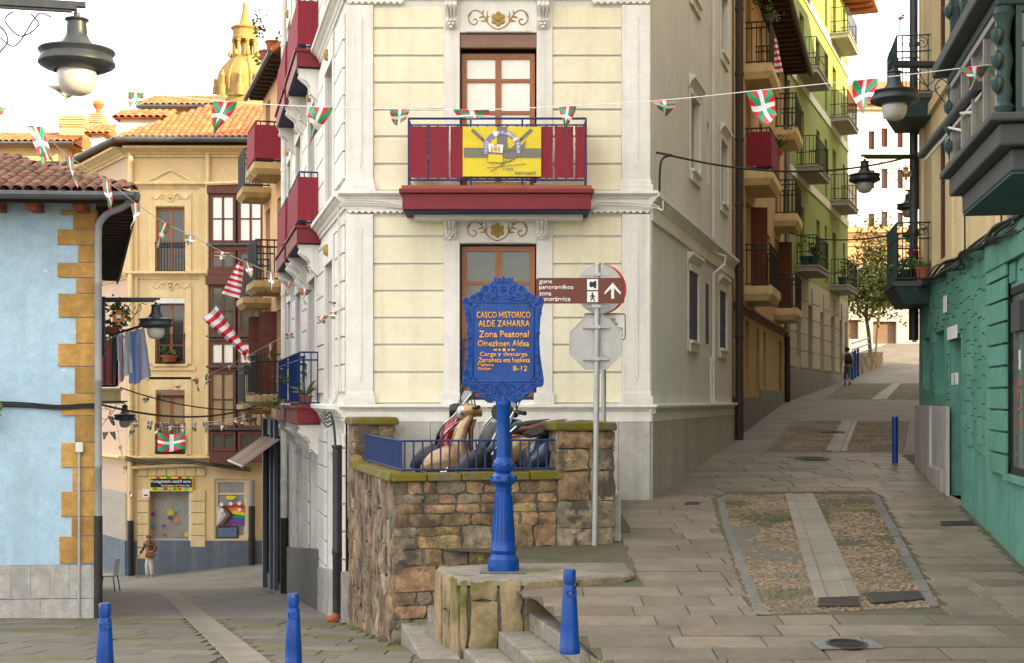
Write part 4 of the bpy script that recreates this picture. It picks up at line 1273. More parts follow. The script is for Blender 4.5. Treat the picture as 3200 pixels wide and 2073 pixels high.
# ------------------------------------------------------------------ terrace wall, plinth and steps
TF = Fr((-1.577, 18.5), (1.43, 19.2))
TL = Fr((-1.577, 18.5), (-2.70, 23.0), True)
COPZ = -.965
terrace = thing('terrace_wall', 'rough brown stone terrace wall with mossy coping below the cream house', 'stone wall', (-.4, 19, -2.9))
mb = MB().box(TF, .06, TF.L - .02, -.30, -.056, -3.4, COPZ - .11); mb.box(TL, .06, TL.L, -.30, -.06, -4.1, COPZ - .11)
mb.build('mortar_core', m_mortar, terrace)
FLOOR = -1.31
tf = MB(); tf.hexa([Vector(p) for p in ((-1.4, 18.75, -3), (1.5, 19.4, -3), (1.6, 23.1, -3), (-2.55, 23.1, -3), (-1.4, 18.75, FLOOR), (1.5, 19.4, FLOOR), (1.6, 23.1, FLOOR), (-2.55, 23.1, FLOOR))])
tag(tf.build('terrace_floor', m_concrete), 'concrete floor of the terrace where the scooters stand', kind='structure')

def stone(parent, fr, s0, s1, z0, z1, n, m, nx=3, nz=3, rough=.014, name='stone', seed=None):
    r_ = random.uniform
    sd = r_(0, 100); out = r_(.0, .018)
    v = []
    for j in range(nz + 1):
        for i in range(nx + 1):
            ed = (i in (0, nx)) + (j in (0, nz))
            s = lerp(s0, s1, i / nx) + r_(-1, 1) * min(.022, (s1 - s0) * .08) + (0 if 0 < i < nx else (.008 if i == 0 else -.008))
            z = lerp(z0, z1, j / nz) + r_(-1, 1) * min(.02, (z1 - z0) * .09)
            if ed == 2: s += .008 * (1 if i == 0 else -1); z += .006 * (1 if j == 0 else -1)
            nn = n + out - (.012 if ed else 0) + noise.noise((s * 7 + sd, z * 7, sd)) * rough * 2.2
            v.append(fr.pt(s, nn, z))
    w = nx + 1; N0 = len(v)
    f = [(j * w + i, j * w + i + 1, (j + 1) * w + i + 1, (j + 1) * w + i) for j in range(nz) for i in range(nx)]
    ring = [i for i in range(w)] + [j * w + nx for j in range(1, nz + 1)] + [nz * w + i for i in range(nx - 1, -1, -1)] + [j * w for j in range(nz - 1, 0, -1)]
    for k in ring:
        p = v[k]; v.append(p - fr.n.to_3d() * .12)
    L_ = len(ring)
    for k in range(L_):
        f.append((ring[k], N0 + k, N0 + (k + 1) % L_, ring[(k + 1) % L_]))
    mb = MB(); mb.add(v, f)
    return mb.build(name, m, parent, smooth=True, angle=50)

z = COPZ - .115; row = 0
plens = TF.s_u(1738)
while z > -3.25:
    h = random.choice((.13, .17, .22, .3, .34)) if z > -2.3 else random.uniform(.12, .22)
    s = .02; smax = plens + .02 if z > -2.25 else 1.35
    while s < smax - .05:
        w = random.uniform(.22, .62) if h > .2 else random.uniform(.18, .5)
        e = min(s + w, smax)
        if smax - e < .12: e = smax
        if h > .28 and random.random() < .4:
            k = random.uniform(.4, .6)
            stone(terrace, TF, s + .008, e - .008, z - h * k + .006, z - .006, -.035, random.choice((m_stone, m_stonegrey, m_stone)))
            stone(terrace, TF, s + .008, e - .008, z - h + .006, z - h * k - .006, -.035, random.choice((m_stone, m_stone, m_stonegrey)))
        else:
            stone(terrace, TF, s + .008, e - .008, z - h + .007, z - .007, -.035, random.choice((m_stone, m_stonegrey, m_stone)))
        s = e
    z -= h
# side face towards the lower street: tall flaking slabs on edge
s = .03
while s < TL.L - .05:
    w = random.uniform(.22, .5); e = min(s + w, TL.L)
    z = COPZ - .12; zb_ = zl(0, 18.5 + s * TL.d.y) - .15
    while z > zb_:
        h = random.uniform(.22, .75); 
        stone(terrace, TL, s + .005, e - .005, max(z - h, zb_) + .004, z - .003, -.03, random.choice((m_slatewall, m_slatewall, m_stonegrey)), 3, 4, .02)
        z -= h
    s = e
# coping stones
def coping(fr, s0, s1, n0, n1, z0, z1, k):
    for i in range(k):
        a, b = lerp(s0, s1, i / k) + .006, lerp(s0, s1, (i + 1) / k) - .006
        dz = random.uniform(-.012, .012)
        mb = MB(); mb.hexa([fr.pt(a, n0, z0), fr.pt(b, n0, z0), fr.pt(b, n1, z0), fr.pt(a, n1, z0), fr.pt(a, n0, z1 + dz), fr.pt(b, n0, z1 + dz), fr.pt(b, n1 - .03, z1 + dz), fr.pt(a, n1 - .03, z1 + dz)])
        mb.build('coping_stone', m_coping, terrace, bevel=.018)
coping(TF, .0, plens + .1, -.34, .05, COPZ - .11, COPZ, 5)
coping(TL, .02, TL.L - .7, -.34, .05, COPZ - .112, COPZ - .002, 6)
# right pillar
pa, pb = TF.s_u(1742), TF.s_u(1922)
z = -.42
MB().box(TF, pa + .03, pb - .03, -.47, -.03, -2.2, -.42).build('pillar_core', m_mortar, terrace)
while z > -2.05:
    h = random.uniform(.22, .42); k = random.choice((1, 2, 2)); c = [pa, lerp(pa, pb, random.uniform(.35, .65)), pb] if k == 2 else [pa, pb]
    for a, b in zip(c, c[1:]):
        stone(terrace, TF, a + .006, b - .006, max(z - h, -2.1) + .006, z - .006, .02, random.choice((m_stone, m_stonegrey)), 4, 4, .016)
    z -= h
PS = Fr(tuple(TF.pt(pb, 0, 0).xy), tuple(TF.pt(pb, -.5, 0).xy))
PW = Fr(tuple(TF.pt(pa, -.5, 0).xy), tuple(TF.pt(pa, 0, 0).xy))
for f_ in (PS, PW):
    z = -.42
    while z > -2.05:
        h = random.uniform(.3, .5); stone(terrace, f_, .01, .49, max(z - h, -2.1) + .006, z - .006, -.01, m_stonegrey, 3, 3, .016); z -= h
MB().hexa([TF.pt(pa - .06, -.56, -.42), TF.pt(pb + .02, -.56, -.42), TF.pt(pb + .02, .07, -.42), TF.pt(pa - .06, .07, -.42), TF.pt(pa - .07, -.57, -.295), TF.pt(pb + .03, -.57, -.305), TF.pt(pb + .01, .06, -.305), TF.pt(pa - .05, .06, -.29)]).build('pillar_cap', m_coping, terrace, bevel=.03)
# left pillar against the house
la, lb2 = TL.L - .75, TL.L - .03
MB().box(TL, la + .02, lb2, -.66, -.03, COPZ - .1, -.40).build('pillar_core', m_mortar, terrace)
PF = Fr(tuple(TL.pt(la, 0, 0).xy), tuple(TL.pt(la, -.69, 0).xy))
z = -.40
while z > COPZ - .35:
    h = random.uniform(.16, .3)
    zz = max(z - h, COPZ - .5)
    k = random.uniform(.3, .6)
    stone(terrace, PF, .01, k - .005, zz + .005, z - .005, 0, m_stone, 3, 3); stone(terrace, PF, k + .005, .68, zz + .005, z - .005, 0, m_stone, 3, 3)
    stone(terrace, TL, la, lb2, zz + .005, z - .005, -.02, m_slatewall, 4, 3); z -= h
MB().hexa([TL.pt(la - .05, -.74, -.40), TL.pt(lb2, -.74, -.40), TL.pt(lb2, .05, -.40), TL.pt(la - .05, .05, -.40), TL.pt(la - .03, -.72, -.275), TL.pt(lb2, -.72, -.275), TL.pt(lb2, .03, -.275), TL.pt(la - .03, .03, -.275)]).build('pillar_cap', m_coping, terrace, bevel=.03)

# blue railing of the terrace
rail = thing('terrace_railing', 'low blue iron railing on the mossy terrace wall in front of the scooters', 'railing', TF.pt(.1, -.1, COPZ))
rz0, rz1 = -.93, -.545
sA, sB = .16, pa - .0
pR = [TF.pt(sB, -.12, 0), TF.pt(sA, -.12, 0), TL.pt(3.7, -.16, 0)]
mb = MB()
for z in (rz0, rz1):
    for a, b in zip(pR, pR[1:]): mb.tube([a + Vector((0, 0, z)), b + Vector((0, 0, z))], .016, 6)
for t in (.0, .45, .97):
    p = pR[1].lerp(pR[0], t); mb.tube([p + Vector((0, 0, COPZ - .02)), p + Vector((0, 0, rz0))], .014, 6)
p = pR[1].lerp(pR[2], .5); mb.tube([p + Vector((0, 0, COPZ - .02)), p + Vector((0, 0, rz0))], .014, 6)
mb.build('rail', m_railblue, rail, smooth=True)
for i in range(17):
    p = pR[1].lerp(pR[0], (i + .2) / 17.2); MB().tube([p + Vector((0, 0, rz0)), p + Vector((0, 0, rz1))], .013, 5).build('bar', m_railblue, rail)
for i in range(1, 30):
    p = pR[1].lerp(pR[2], i / 30); MB().tube([p + Vector((0, 0, rz0)), p + Vector((0, 0, rz1))], .013, 5).build('bar', m_railblue, rail)

# plinth of the town sign
PZ = -2.06
plinth = thing('sign_plinth', 'mossy stone block plinth carrying the blue town sign', 'plinth', (.2, 16.9, -2.9))
pl = [(-.951, 17.25), (-.623, 16.13), (.147, 16.10), (1.38, 16.6), (1.46, 16.72), (1.47, 18.0), (.3, 18.1)]
n_ = len(pl)
tb = MB()
ins = lambda p, k, z: Vector((lerp(p[0], .3, k + .012), lerp(p[1], 17.1, k + .012), z))
tb.add([ins(p, 0, PZ - .07) for p in pl] + [ins(p, 0.0, PZ - .04) for p in pl] + [ins(p, .03, PZ + random.uniform(-.006, .006)) for p in pl] + [Vector((.3, 17.1, PZ))],
       [(i, (i + 1) % n_, n_ + (i + 1) % n_, n_ + i) for i in range(n_)] + [(n_ + i, n_ + (i + 1) % n_, 2 * n_ + (i + 1) % n_, 2 * n_ + i) for i in range(n_)] + [(2 * n_ + i, 2 * n_ + (i + 1) % n_, 3 * n_) for i in range(n_)])
tb.build('top_slab', m_step, plinth, smooth=True, angle=50)
MB().ext([Vector((p[0], p[1], -3.2)) for p in ((-.91, 17.25), (-.59, 16.17), (.15, 16.14), (1.37, 16.64), (1.42, 17.9))], (0, 0, 3.2 + PZ - .09)).build('core', m_mortar, plinth)
A1 = Fr(pl[0], pl[1]); A2 = Fr(pl[1], pl[2]); A3 = Fr(pl[2], pl[3]); A4 = Fr(pl[4], pl[5])
for (f_, a, b, z0, z1) in ((A1, 0, .36, -3.1, -2.14), (A1, .36, .72, -3.1, -2.5), (A1, .36, .74, -2.5, -2.14), (A1, .74, 1.13, -3.1, -2.14), (A2, .02, .12, -2.9, -2.14), (A2, .13, .47, -2.92, -2.3), (A2, .13, .47, -2.3, -2.14), (A2, .48, .75, -2.66, -2.14),
                           (A3, 0, .66, -2.46, -2.14), (A3, .68, 1.3, -2.42, -2.15), (A2, .48, .75, -2.95, -2.66), (A3, 0, .7, -2.8, -2.46), (A4, .02, .62, -2.5, -2.15), (A4, .64, 1.25, -2.5, -2.15)):
    stone(plinth, f_, a + .006, b - .006, z0 + .006, z1 - .006 + (.065 if z1 > -2.2 else 0), .0, m_plinthblock, 5, 5, .006, 'block')

def step(label, poly, zt, h=.3):
    mb = MB(); k = len(poly)
    mb.ext([Vector((p[0], p[1], zt - h)) for p in poly], (0, 0, h))
    return tag(mb.build('stone_step', m_step, None, bevel=.018), label, 'step', 'stone steps round the plinth')
step('top stone step in front of the sign plinth behind the nearest bollard', [(.19, 16.15), (.97, 12.4), (1.45, 12.4), (.9, 15.4), (1.3, 16.62), (.2, 16.2)], -2.445, .2)
step('middle stone step left of the nearest bollard', [(-.16, 16.1), (.57, 12.5), (1.3, 12.5), (.6, 16.2)], -2.645, .2)
step('lowest mossy stone step in front of the plinth', [(-.56, 16.14), (.15, 12.7), (.9, 12.7), (.3, 16.1)], -2.845, .3)
step('single stone step between the rough wall and the plinth side', [(-1.46, 18.5), (-1.03, 15.95), (-.58, 15.95), (-.62, 16.3), (-.96, 17.3), (-.9, 18.6)], -2.93, .5)
step('small upper step tucked against the back corner of the plinth', [(-1.12, 18.6), (-1.02, 17.4), (-.93, 17.3), (-.7, 18.6)], -2.73, .3)

# ------------------------------------------------------------------ blue town sign
SY = 16.9
sk = SY / F
sgn = thing('town_sign', 'ornate blue cast-iron sign with orange lettering on a tall blue post', 'sign', (P(1573, 0, SY).x, SY, PZ))
CX = P(1572.8, 0, SY).x
def S(x, y, yo=0.0):
    """sign drawing units (zoomed pixels: x from the centre, y down) -> point on the board"""
    return Vector((CX + x / 3.587 * sk, SY - yo, (1250 - (850 + y / 3.587)) * sk))
half = [(0, 42), (18, 62), (40, 75), (75, 66), (118, 58), (104, 88), (104, 98), (136, 112), (148, 138), (205, 142), (250, 176), (268, 215), (318, 240), (352, 262), (400, 288), (440, 290), (458, 302), (455, 350), (438, 400), (424, 470), (414, 560),
        (408, 650), (404, 740), (407, 850), (416, 950), (428, 1040), (442, 1130), (455, 1210), (452, 1262), (430, 1292), (388, 1290), (352, 1318), (318, 1350), (286, 1372), (240, 1392), (222, 1430), (176, 1462), (130, 1466), (96, 1440), (84, 1470), (0, 1478)]
out_ = half + [(-x, y) for x, y in half[-2:0:-1]]
MB().ext([S(x, y, -.02) for x, y in out_], (0, -.05, 0)).build('board', m_ironblue, sgn, bevel=.008)
YF = .031
def ring_(pts, r, closed=True, seg=6): return MB().tube([S(x, y, YF) for x, y in pts], r * sk / 3.587, seg, closed)
inner = [(-290, 345), (290, 345), (296, 372), (318, 395), (338, 402), (338, 1180), (318, 1188), (298, 1208), (290, 1228), (-290, 1228), (-298, 1208), (-318, 1188), (-338, 1180), (-338, 402), (-318, 395), (-296, 372)]
ring_(inner, 11).build('panel_moulding', m_ironblue, sgn, smooth=True)
ring_([(-352, 338), (352, 338), (352, 1236), (-352, 1236)], 6).build('panel_moulding', m_ironblue, sgn, smooth=True)
sc = MB()
def spi(x, y, r, turns, a0, d, w=7):
    for s_ in (1, -1):
        C = S(s_ * x, y, YF + .001)
        pts = spiral(C, Vector((s_, 0, 0)), Vector((0, 0, 1)), r * sk / 3.587, turns, R(a0), d, 16)
        sc.tube(pts, [lerp(w, w * .6, i / 16) * 1.35 * sk / 3.587 for i in range(17)], 6)
        sc.lathe([(0, -13 * sk / 3.587), (13 * sk / 3.587, 0), (0, 13 * sk / 3.587)], 6, C)
def crv(pts, w=7):
    for s_ in (1, -1):
        b = bez([S(s_ * x, y, YF) for x, y in pts], 4); n = len(b)
        sc.tube(b, [w * (.5 + .5 * math.sin(math.pi * (i + .5) / n)) * sk / 3.587 for i in range(n)], 5)
for a in ((112, 205, 46, 1.3, 90, 1), (170, 258, 34, 1.2, 0, -1), (100, 298, 34, 1.4, 180, 1), (205, 195, 34, 1.3, 60, 1), (265, 258, 34, 1.3, 120, 1), (330, 285, 30, 1.3, 60, -1), (250, 305, 26, 1.2, 200, 1), (410, 325, 34, 1.4, 90, -1), (372, 365, 24, 1.2, 0, 1),
          (398, 470, 30, 1.4, 60, -1), (376, 530, 24, 1.2, 250, 1), (384, 690, 26, 1.3, 90, -1), (372, 742, 24, 1.2, 270, 1), (380, 855, 28, 1.3, 90, -1), (374, 940, 26, 1.2, 270, 1), (392, 1010, 30, 1.3, 90, -1),
          (402, 1130, 40, 1.5, 90, -1), (422, 1225, 34, 1.3, 200, 1), (376, 1200, 22, 1.2, 0, 1), (62, 1290, 34, 1.3, 0, 1), (96, 1360, 52, 1.5, 90, 1), (190, 1300, 42, 1.4, 60, -1), (175, 1385, 40, 1.3, 180, 1), (232, 1335, 30, 1.0, 0, 1), (300, 1285, 34, 1.3, 90, -1), (340, 1275, 26, 1.2, 0, 1), (48, 1250, 20, 1.2, 90, 1), (120, 1430, 28, 1.2, 20, -1)):
    spi(*a)
for c in ([(300, 236), (262, 250), (240, 285), (290, 318)], [(440, 1150), (392, 1165), (380, 1230), (420, 1285)], [(30, 1250), (90, 1262), (130, 1300), (140, 1350)], [(140, 130), (128, 165), (80, 180), (70, 230), (88, 270)], [(60, 320), (140, 318), (200, 320), (260, 326)], [(420, 400), (395, 420), (380, 500), (378, 590), (390, 640), (395, 700)], [(392, 760), (380, 800), (388, 880), (388, 960), (400, 1040), (412, 1100)], [(440, 1260), (380, 1262), (340, 1300), (280, 1330)], [(0, 1240), (40, 1310), (20, 1400)], [(150, 1440), (210, 1420), (250, 1370)], [(270, 1250), (220, 1260), (150, 1255), (110, 1280)]):
    crv(c, 11)
for k in range(9):      # beaded edge of the tail
    a = (84 + k * 18, 1468 - (k - 4) ** 2 * .8)
    for s_ in (1, -1): sc.lathe([(0, -9 * sk / 3.587), (8 * sk / 3.587, 0), (0, 9 * sk / 3.587)], 6, S(s_ * min(a[0], 235), a[1] - max(0, (k - 5) * 16), YF))
sc.build('scrollwork', m_ironblue, sgn, smooth=True)
cw = MB()
cw.tube([S(x, 118 - (70 - abs(x)) * .1, YF) for x in range(-72, 73, 12)], 9 * sk / 3.587, 6); cw.tube([S(x, 136 - (70 - abs(x)) * .1, YF) for x in range(-72, 73, 12)], 5 * sk / 3.587, 6)
for x in (-90, -45, 0, 45, 90):
    cw.tube([S(x, 112, YF), S(x * 1.08, 84, YF), S(x * 1.18, 64 if x else 48, YF)], [10 * sk / 3.587, 11 * sk / 3.587, 3 * sk / 3.587], 6)
cw.tube([S(-84, 150, YF), S(-78, 230, YF), S(-60, 300, YF), S(0, 316, YF), S(60, 300, YF), S(78, 230, YF), S(84, 150, YF)], 6 * sk / 3.587, 6)
for (x, y) in ((0, 165), (-24, 178), (24, 178), (0, 195), (-30, 205), (30, 205), (-14, 218), (14, 218), (0, 238)):
    cw.lathe([(0, -15 * sk / 3.587), (14 * sk / 3.587, 0), (0, 15 * sk / 3.587)], 8, S(x, y, YF - .004))
cw.tube(bez([S(-60, 270, YF), S(-36, 282, YF), S(-12, 266, YF), S(12, 282, YF), S(36, 266, YF), S(58, 278, YF)], 4), 5 * sk / 3.587, 5)
cw.build('crowned_shield', m_ironblue, sgn, smooth=True)
def sline(s, x0, x1, y0, y1, bold=.018):
    u = sk / 3.587
    lettering(s, sgn, m_letter, S(x0 - 548, y1, .030), (1, 0, 0), (0, 0, 1), (x1 - x0) * u, (y1 - y0) * u, .010, bold)
for a in (('CASCO HISTORICO', 250, 855, 448, 522), ('ALDE ZAHARRA', 268, 848, 546, 618), ('Zona Peatonal', 275, 836, 662, 738), ('Oinezkoen Aldea', 262, 840, 768, 840), ('Carga y descarga', 286, 820, 898, 962), ('Zamaketa eta husketa', 268, 848, 962, 1018), ('Mañana', 264, 440, 1026, 1060), ('Goizan', 264, 418, 1068, 1102), ('8-12', 657, 818, 1054, 1114)):
    sline(*a)
o_ = MB()
for (x, r) in ((-42, 13), (10, 19), (62, 13)):
    i0 = len(o_.v); o_.lathe([(r, 0), (r, 10), (0, 10)], 14)
    for i in range(i0, len(o_.v)):
        a, b, c = o_.v[i]; o_.v[i] = tuple(S(x + a, 875 + b, .030 + c * .0006))
for s_ in (1, -1):
    o_.ext([S(10 + s_ * x, y, .030) for x, y in ((85, 875), (80, 860), (132, 875), (80, 890))], (0, -.008, 0))
o_.build('ornament', m_letter, sgn)
pf = lambda v, hw: (hw * sk, (1250 - v) * sk)
post = [pf(1790, 0), pf(1790, 50), pf(1775, 50), pf(1760, 49), pf(1745, 48), pf(1741, 44), pf(1730, 37), pf(1726, 40), pf(1718, 42), pf(1710, 39), pf(1695, 36.5), pf(1620, 31), pf(1545, 26), pf(1531, 26), pf(1530, 29), pf(1526, 29), pf(1524, 26), pf(1516, 28), pf(1510, 36), pf(1503, 41), pf(1495, 41), pf(1488, 37), pf(1480, 27), pf(1476, 24), pf(1472, 29), pf(1462, 32), pf(1450, 33), pf(1442, 30), pf(1438, 26), pf(1434, 24), pf(1430, 21.5), pf(1350, 21), pf(1276, 20.5), pf(1270, 23), pf(1262, 24.5), pf(1256, 23), pf(1248, 14), pf(1240, 8), pf(1225, 3), pf(1224, 0)]
po = MB().lathe(post, 32, (CX, SY, 0)).build('post', m_ironblue, sgn, smooth=True, angle=30)
fl = MB()
for k in range(8):
    a = k * math.pi / 4 + math.pi / 8; d = Vector((math.cos(a), math.sin(a), 0)); tt = Vector((-d.y, d.x, 0))
    for (v, hw) in ((1496, 39.5), (1456, 31.5)):
        C = Vector((CX, SY, (1250 - v) * sk)) + d * hw * sk
        fl.tube(spiral(C, tt, Vector((0, 0, 1)), 11 * sk, 1.2, 0, 1, 12), 2.6 * sk, 5)
    for x in (-7, 7):
        fl.tube([Vector((CX, SY, 0)) + d * hw * sk + tt * x * sk * f_ + Vector((0, 0, (1250 - v) * sk)) for v, hw, f_ in ((1550, 26.5, .8), (1620, 31, 1), (1690, 36, 1.1))], 1.2 * sk, 4)
fl.build('relief', m_ironblue, po, smooth=True)
MB().wb(CX - 72 * sk, CX + 72 * sk, SY - .24, SY + .24, PZ + .003, PZ + .020).build('base_plate', m_granite, sgn)
bo = MB()
for a in (45, 135, 225, 315):
    c = Vector((CX + math.cos(R(a)) * 58 * sk, SY + math.sin(R(a)) * 58 * sk, PZ + .02)); bo.lathe([(.018, 0), (.018, .02), (.008, .02), (.008, .05), (0, .05)], 6, c)
bo.build('anchor_bolt', m_ironblue, sgn)

# ------------------------------------------------------------------ bollards
def bollard_near(u, v, Y, label, street):
    zf = zr if street else zl
    top = P(u, v, Y); gz = zf(top.x, Y); h = top.z - gz
    t = thing('bollard', label, 'bollard', (top.x, Y, gz), random.uniform(0, .3), 'blue bollards at the mouth of the streets')
    z = lambda d: h - d
    b = MB().lathe([(.100, -.05), (.100, .02), (.094, .03), (.085, z(.55)), (.064, z(.16)), (.060, z(.15)), (.050, z(.145)), (.050, z(.13)), (.058, z(.126)), (.060, z(.10)), (.060, z(.012)), (.054, z(0)), (0, z(-.003))], 24).build('body', m_bollard, None, smooth=True, angle=35); setp(b, t, True)
    c = MB(); 
    pts = [Vector((.050 * math.cos(a), -.062 - .006 * math.sin(-a), z(.20) + .058 * math.sin(a))) for a in [R(180 + 180 * i / 12) for i in range(13)]]
    c.tube(pts, .006, 5); c.tube([Vector((-.05, -.062, z(.2))), Vector((.05, -.062, z(.2)))], .006, 5); c.tube([Vector((0, -.066, z(.185))), Vector((0, -.07, z(.245)))], .008, 5)
    c = c.build('ring_socket', m_bollard, None, smooth=True); setp(c, t, True)
    return t
bollard_near(1780, 1780, 13.5, 'nearest blue bollard standing on the steps in front of the plinth', True)
bollard_near(917, 1855, 14.7, 'chipped rusty blue bollard below the stone wall', False)
bollard_near(328, 1885, 14.0, 'blue bollard in front of the corner of the pale blue house', False)
x, y = gpt(2797, 1449)
t = thing('bollard', 'plain dark blue bollard beside the marble panel', 'bollard', (x, y, zr(x, y)), 0, 'blue bollards at the mouth of the streets')
b = MB().lathe([(.062, -.05), (.062, .95), (.055, .97), (0, .975)], 18).build('body', m_bollard, None, smooth=True); setp(b, t, True)
b = MB().lathe([(.085, 0), (.085, .012), (.062, .014)], 18).build('foot', m_bollard, None, smooth=True); setp(b, t, True)

# ------------------------------------------------------------------ traffic signs on the grey pole
GY = 19.05; gk = GY / F
x0 = P(1857, 0, GY).x
tp = thing('sign_pole', 'grey steel pole with brown direction sign and blank octagonal sign back', 'sign pole', (P(1859, 0, GY).x, GY, zr(0, GY)))
def G(u, v, o=0.0): return Vector(((u - 1600) * gk, GY - o, (1250 - v) * gk))
lean = [G(1858, 1707), G(1864, 1270), G(1868, 826)]
MB().tube(lean, .040, 14).build('pole', m_galv, tp, smooth=True)
MB().lathe([(.042, 0), (.036, .015), (0, .02)], 14, G(1868, 826)).build('pole_cap', m_galv, tp, smooth=True)
oc = [G(1863 + 81.5 * a / math.cos(math.pi / 8) , 1072 - 82 * b / math.cos(math.pi / 8), -.045) for a, b in [(math.cos(math.pi / 8 + i * math.pi / 4), math.sin(math.pi / 8 + i * math.pi / 4)) for i in range(8)]]
po = MB().ext(oc, (0, .006, 0)).build('octagonal_sign_back', m_signback, tp)
MB().tube([p + Vector((0, -.002, 0)) for p in oc], .008, 5, True).build('folded_rim', m_signback, po, smooth=True)
for v in (1022, 1122, 858, 957):
    br = MB().box(Fr((G(1822, 0).x, GY), (G(1905, 0).x, GY)), 0, .36, -.04, -.012, G(0, v + 5).z, G(0, v - 5).z)
    br.box(Fr((G(1850, 0).x, GY), (G(1877, 0).x, GY)), 0, .117, -.01, .055, G(0, v + 6).z, G(0, v - 4).z)
    br.build('clamp', m_galv, tp, bevel=.004)
st_ = MB(); st_.quad(G(1880, 1068, -.038), G(1910, 1066, -.038), G(1908, 1118, -.038), G(1882, 1108, -.038)); st_.build('torn_sticker', mat('pale_sticker', (.6, .57, .53), .6, bump=0), po, recalc=False)
# brown direction sign
c_ = []
for (cx_, cy_, a0) in ((1942, 878, 0), (1683, 878, 90), (1683, 942, 180), (1942, 942, 270)):
    for i in range(5):
        a = R(a0 + 22.5 * i); c_.append(G(cx_ + 8 * math.cos(a), cy_ - 8 * math.sin(a), .062))
bs_ = MB().ext(c_, (0, .02, 0)).build('direction_sign', m_signbrown, tp)
bs_['label'] = 'brown direction sign with white arrow and pictograms'
def zt(x, y): return (1100 + x / 2.203, 650 + y / 2.203)
def btext(s, x0, x1, y0, y1):
    a = zt(x0, y1); w = (x1 - x0) / 2.203 * gk; h = (y1 - y0) / 2.203 * gk
    lettering(s, bs_, m_signwhite, G(a[0], a[1], .0635), (1, 0, 0), (0, 0, 1), w, h, .001, .015)
btext('gune', 1288, 1377, 503, 533); btext('panoramikoa', 1288, 1524, 533, 572); btext('zona', 1288, 1372, 585, 607); btext('panorámica', 1288, 1503, 614, 656)
def bpoly(pts, m, o=.0638):
    k = MB(); k.add([G(*zt(x, y), o) for x, y in pts], [tuple(range(len(pts)))]); return k.build('pictogram', m, bs_, recalc=False)
bpoly([(1617, 494), (1692, 494), (1692, 568), (1617, 568)], m_signwhite); bpoly([(1617, 578), (1692, 578), (1692, 650), (1617, 650)], m_signwhite)
bpoly([(1632, 520), (1642, 508), (1662, 516), (1662, 506), (1680, 506), (1680, 556), (1662, 556), (1662, 546), (1642, 550), (1632, 540)], m_signblack, .0650)
bpoly([(1648, 596), (1658, 596), (1674, 618), (1670, 622), (1660, 612), (1660, 620), (1672, 644), (1664, 646), (1654, 626), (1644, 644), (1638, 642), (1648, 618), (1648, 608), (1640, 620), (1636, 616)], m_signblack, .0650)
bpoly([(1648, 584), (1658, 584), (1659, 594), (1648, 594)], m_signblack, .0650)
bpoly([(1792, 518), (1847, 582), (1847, 600), (1802, 556), (1802, 628), (1782, 628), (1782, 556), (1737, 600), (1737, 582)], m_signwhite)
# second pole behind, with a round sign and a white plate
G2 = 19.75; k2 = G2 / F
tq = thing('sign_pole', 'second grey pole behind, with round red-rimmed sign and white plate', 'sign pole', (P(1886, 0, G2).x, G2, zr(0, G2)))
def H(u, v, o=0.0): return Vector(((u - 1600) * k2, G2 - o, (1250 - v) * k2))
MB().tube([H(1886, 1640), H(1887, 824)], .034, 12).build('pole', m_galv, tq, smooth=True)
dsc = [H(1873 + 74 * math.cos(R(a)), 905 - 77 * math.sin(R(a)), .05) for a in range(0, 360, 10)]
MB().ext(dsc, (0, .008, 0)).build('round_sign', m_signback, tq)
dsc2 = [H(1879 + 78 * math.cos(R(a)), 905 - 78 * math.sin(R(a)), .036) for a in range(0, 360, 10)]
MB().ext(dsc2, (0, .008, 0)).build('red_sign_rim', m_signred, tq)
MB().ext([H(u, v, -.03) for u, v in ((1826, 978), (1952, 978), (1957, 984), (1957, 1058), (1950, 1064), (1826, 1064))], (0, .006, 0)).build('white_plate', m_signwhite, tq)
MB().tube([H(u, v, -.026) for u, v in ((1829, 981), (1951, 981), (1954, 984), (1954, 1057), (1950, 1061), (1829, 1061))], .006, 4, True).build('plate_border', m_signblack, tq)
for s, u0, u1, v0, v1 in (('8:00', 1896, 1924, 994, 1006), ('EZIK', 1900, 1934, 1007, 1017), ('RGA', 1926, 1947, 1022, 1033), ('h', 1941, 1947, 1040, 1052)):
    lettering(s, tq, m_signblack, H(u0, v1, -.026), (1, 0, 0), (0, 0, 1), (u1 - u0) * k2, (v1 - v0) * k2, 0, .01)

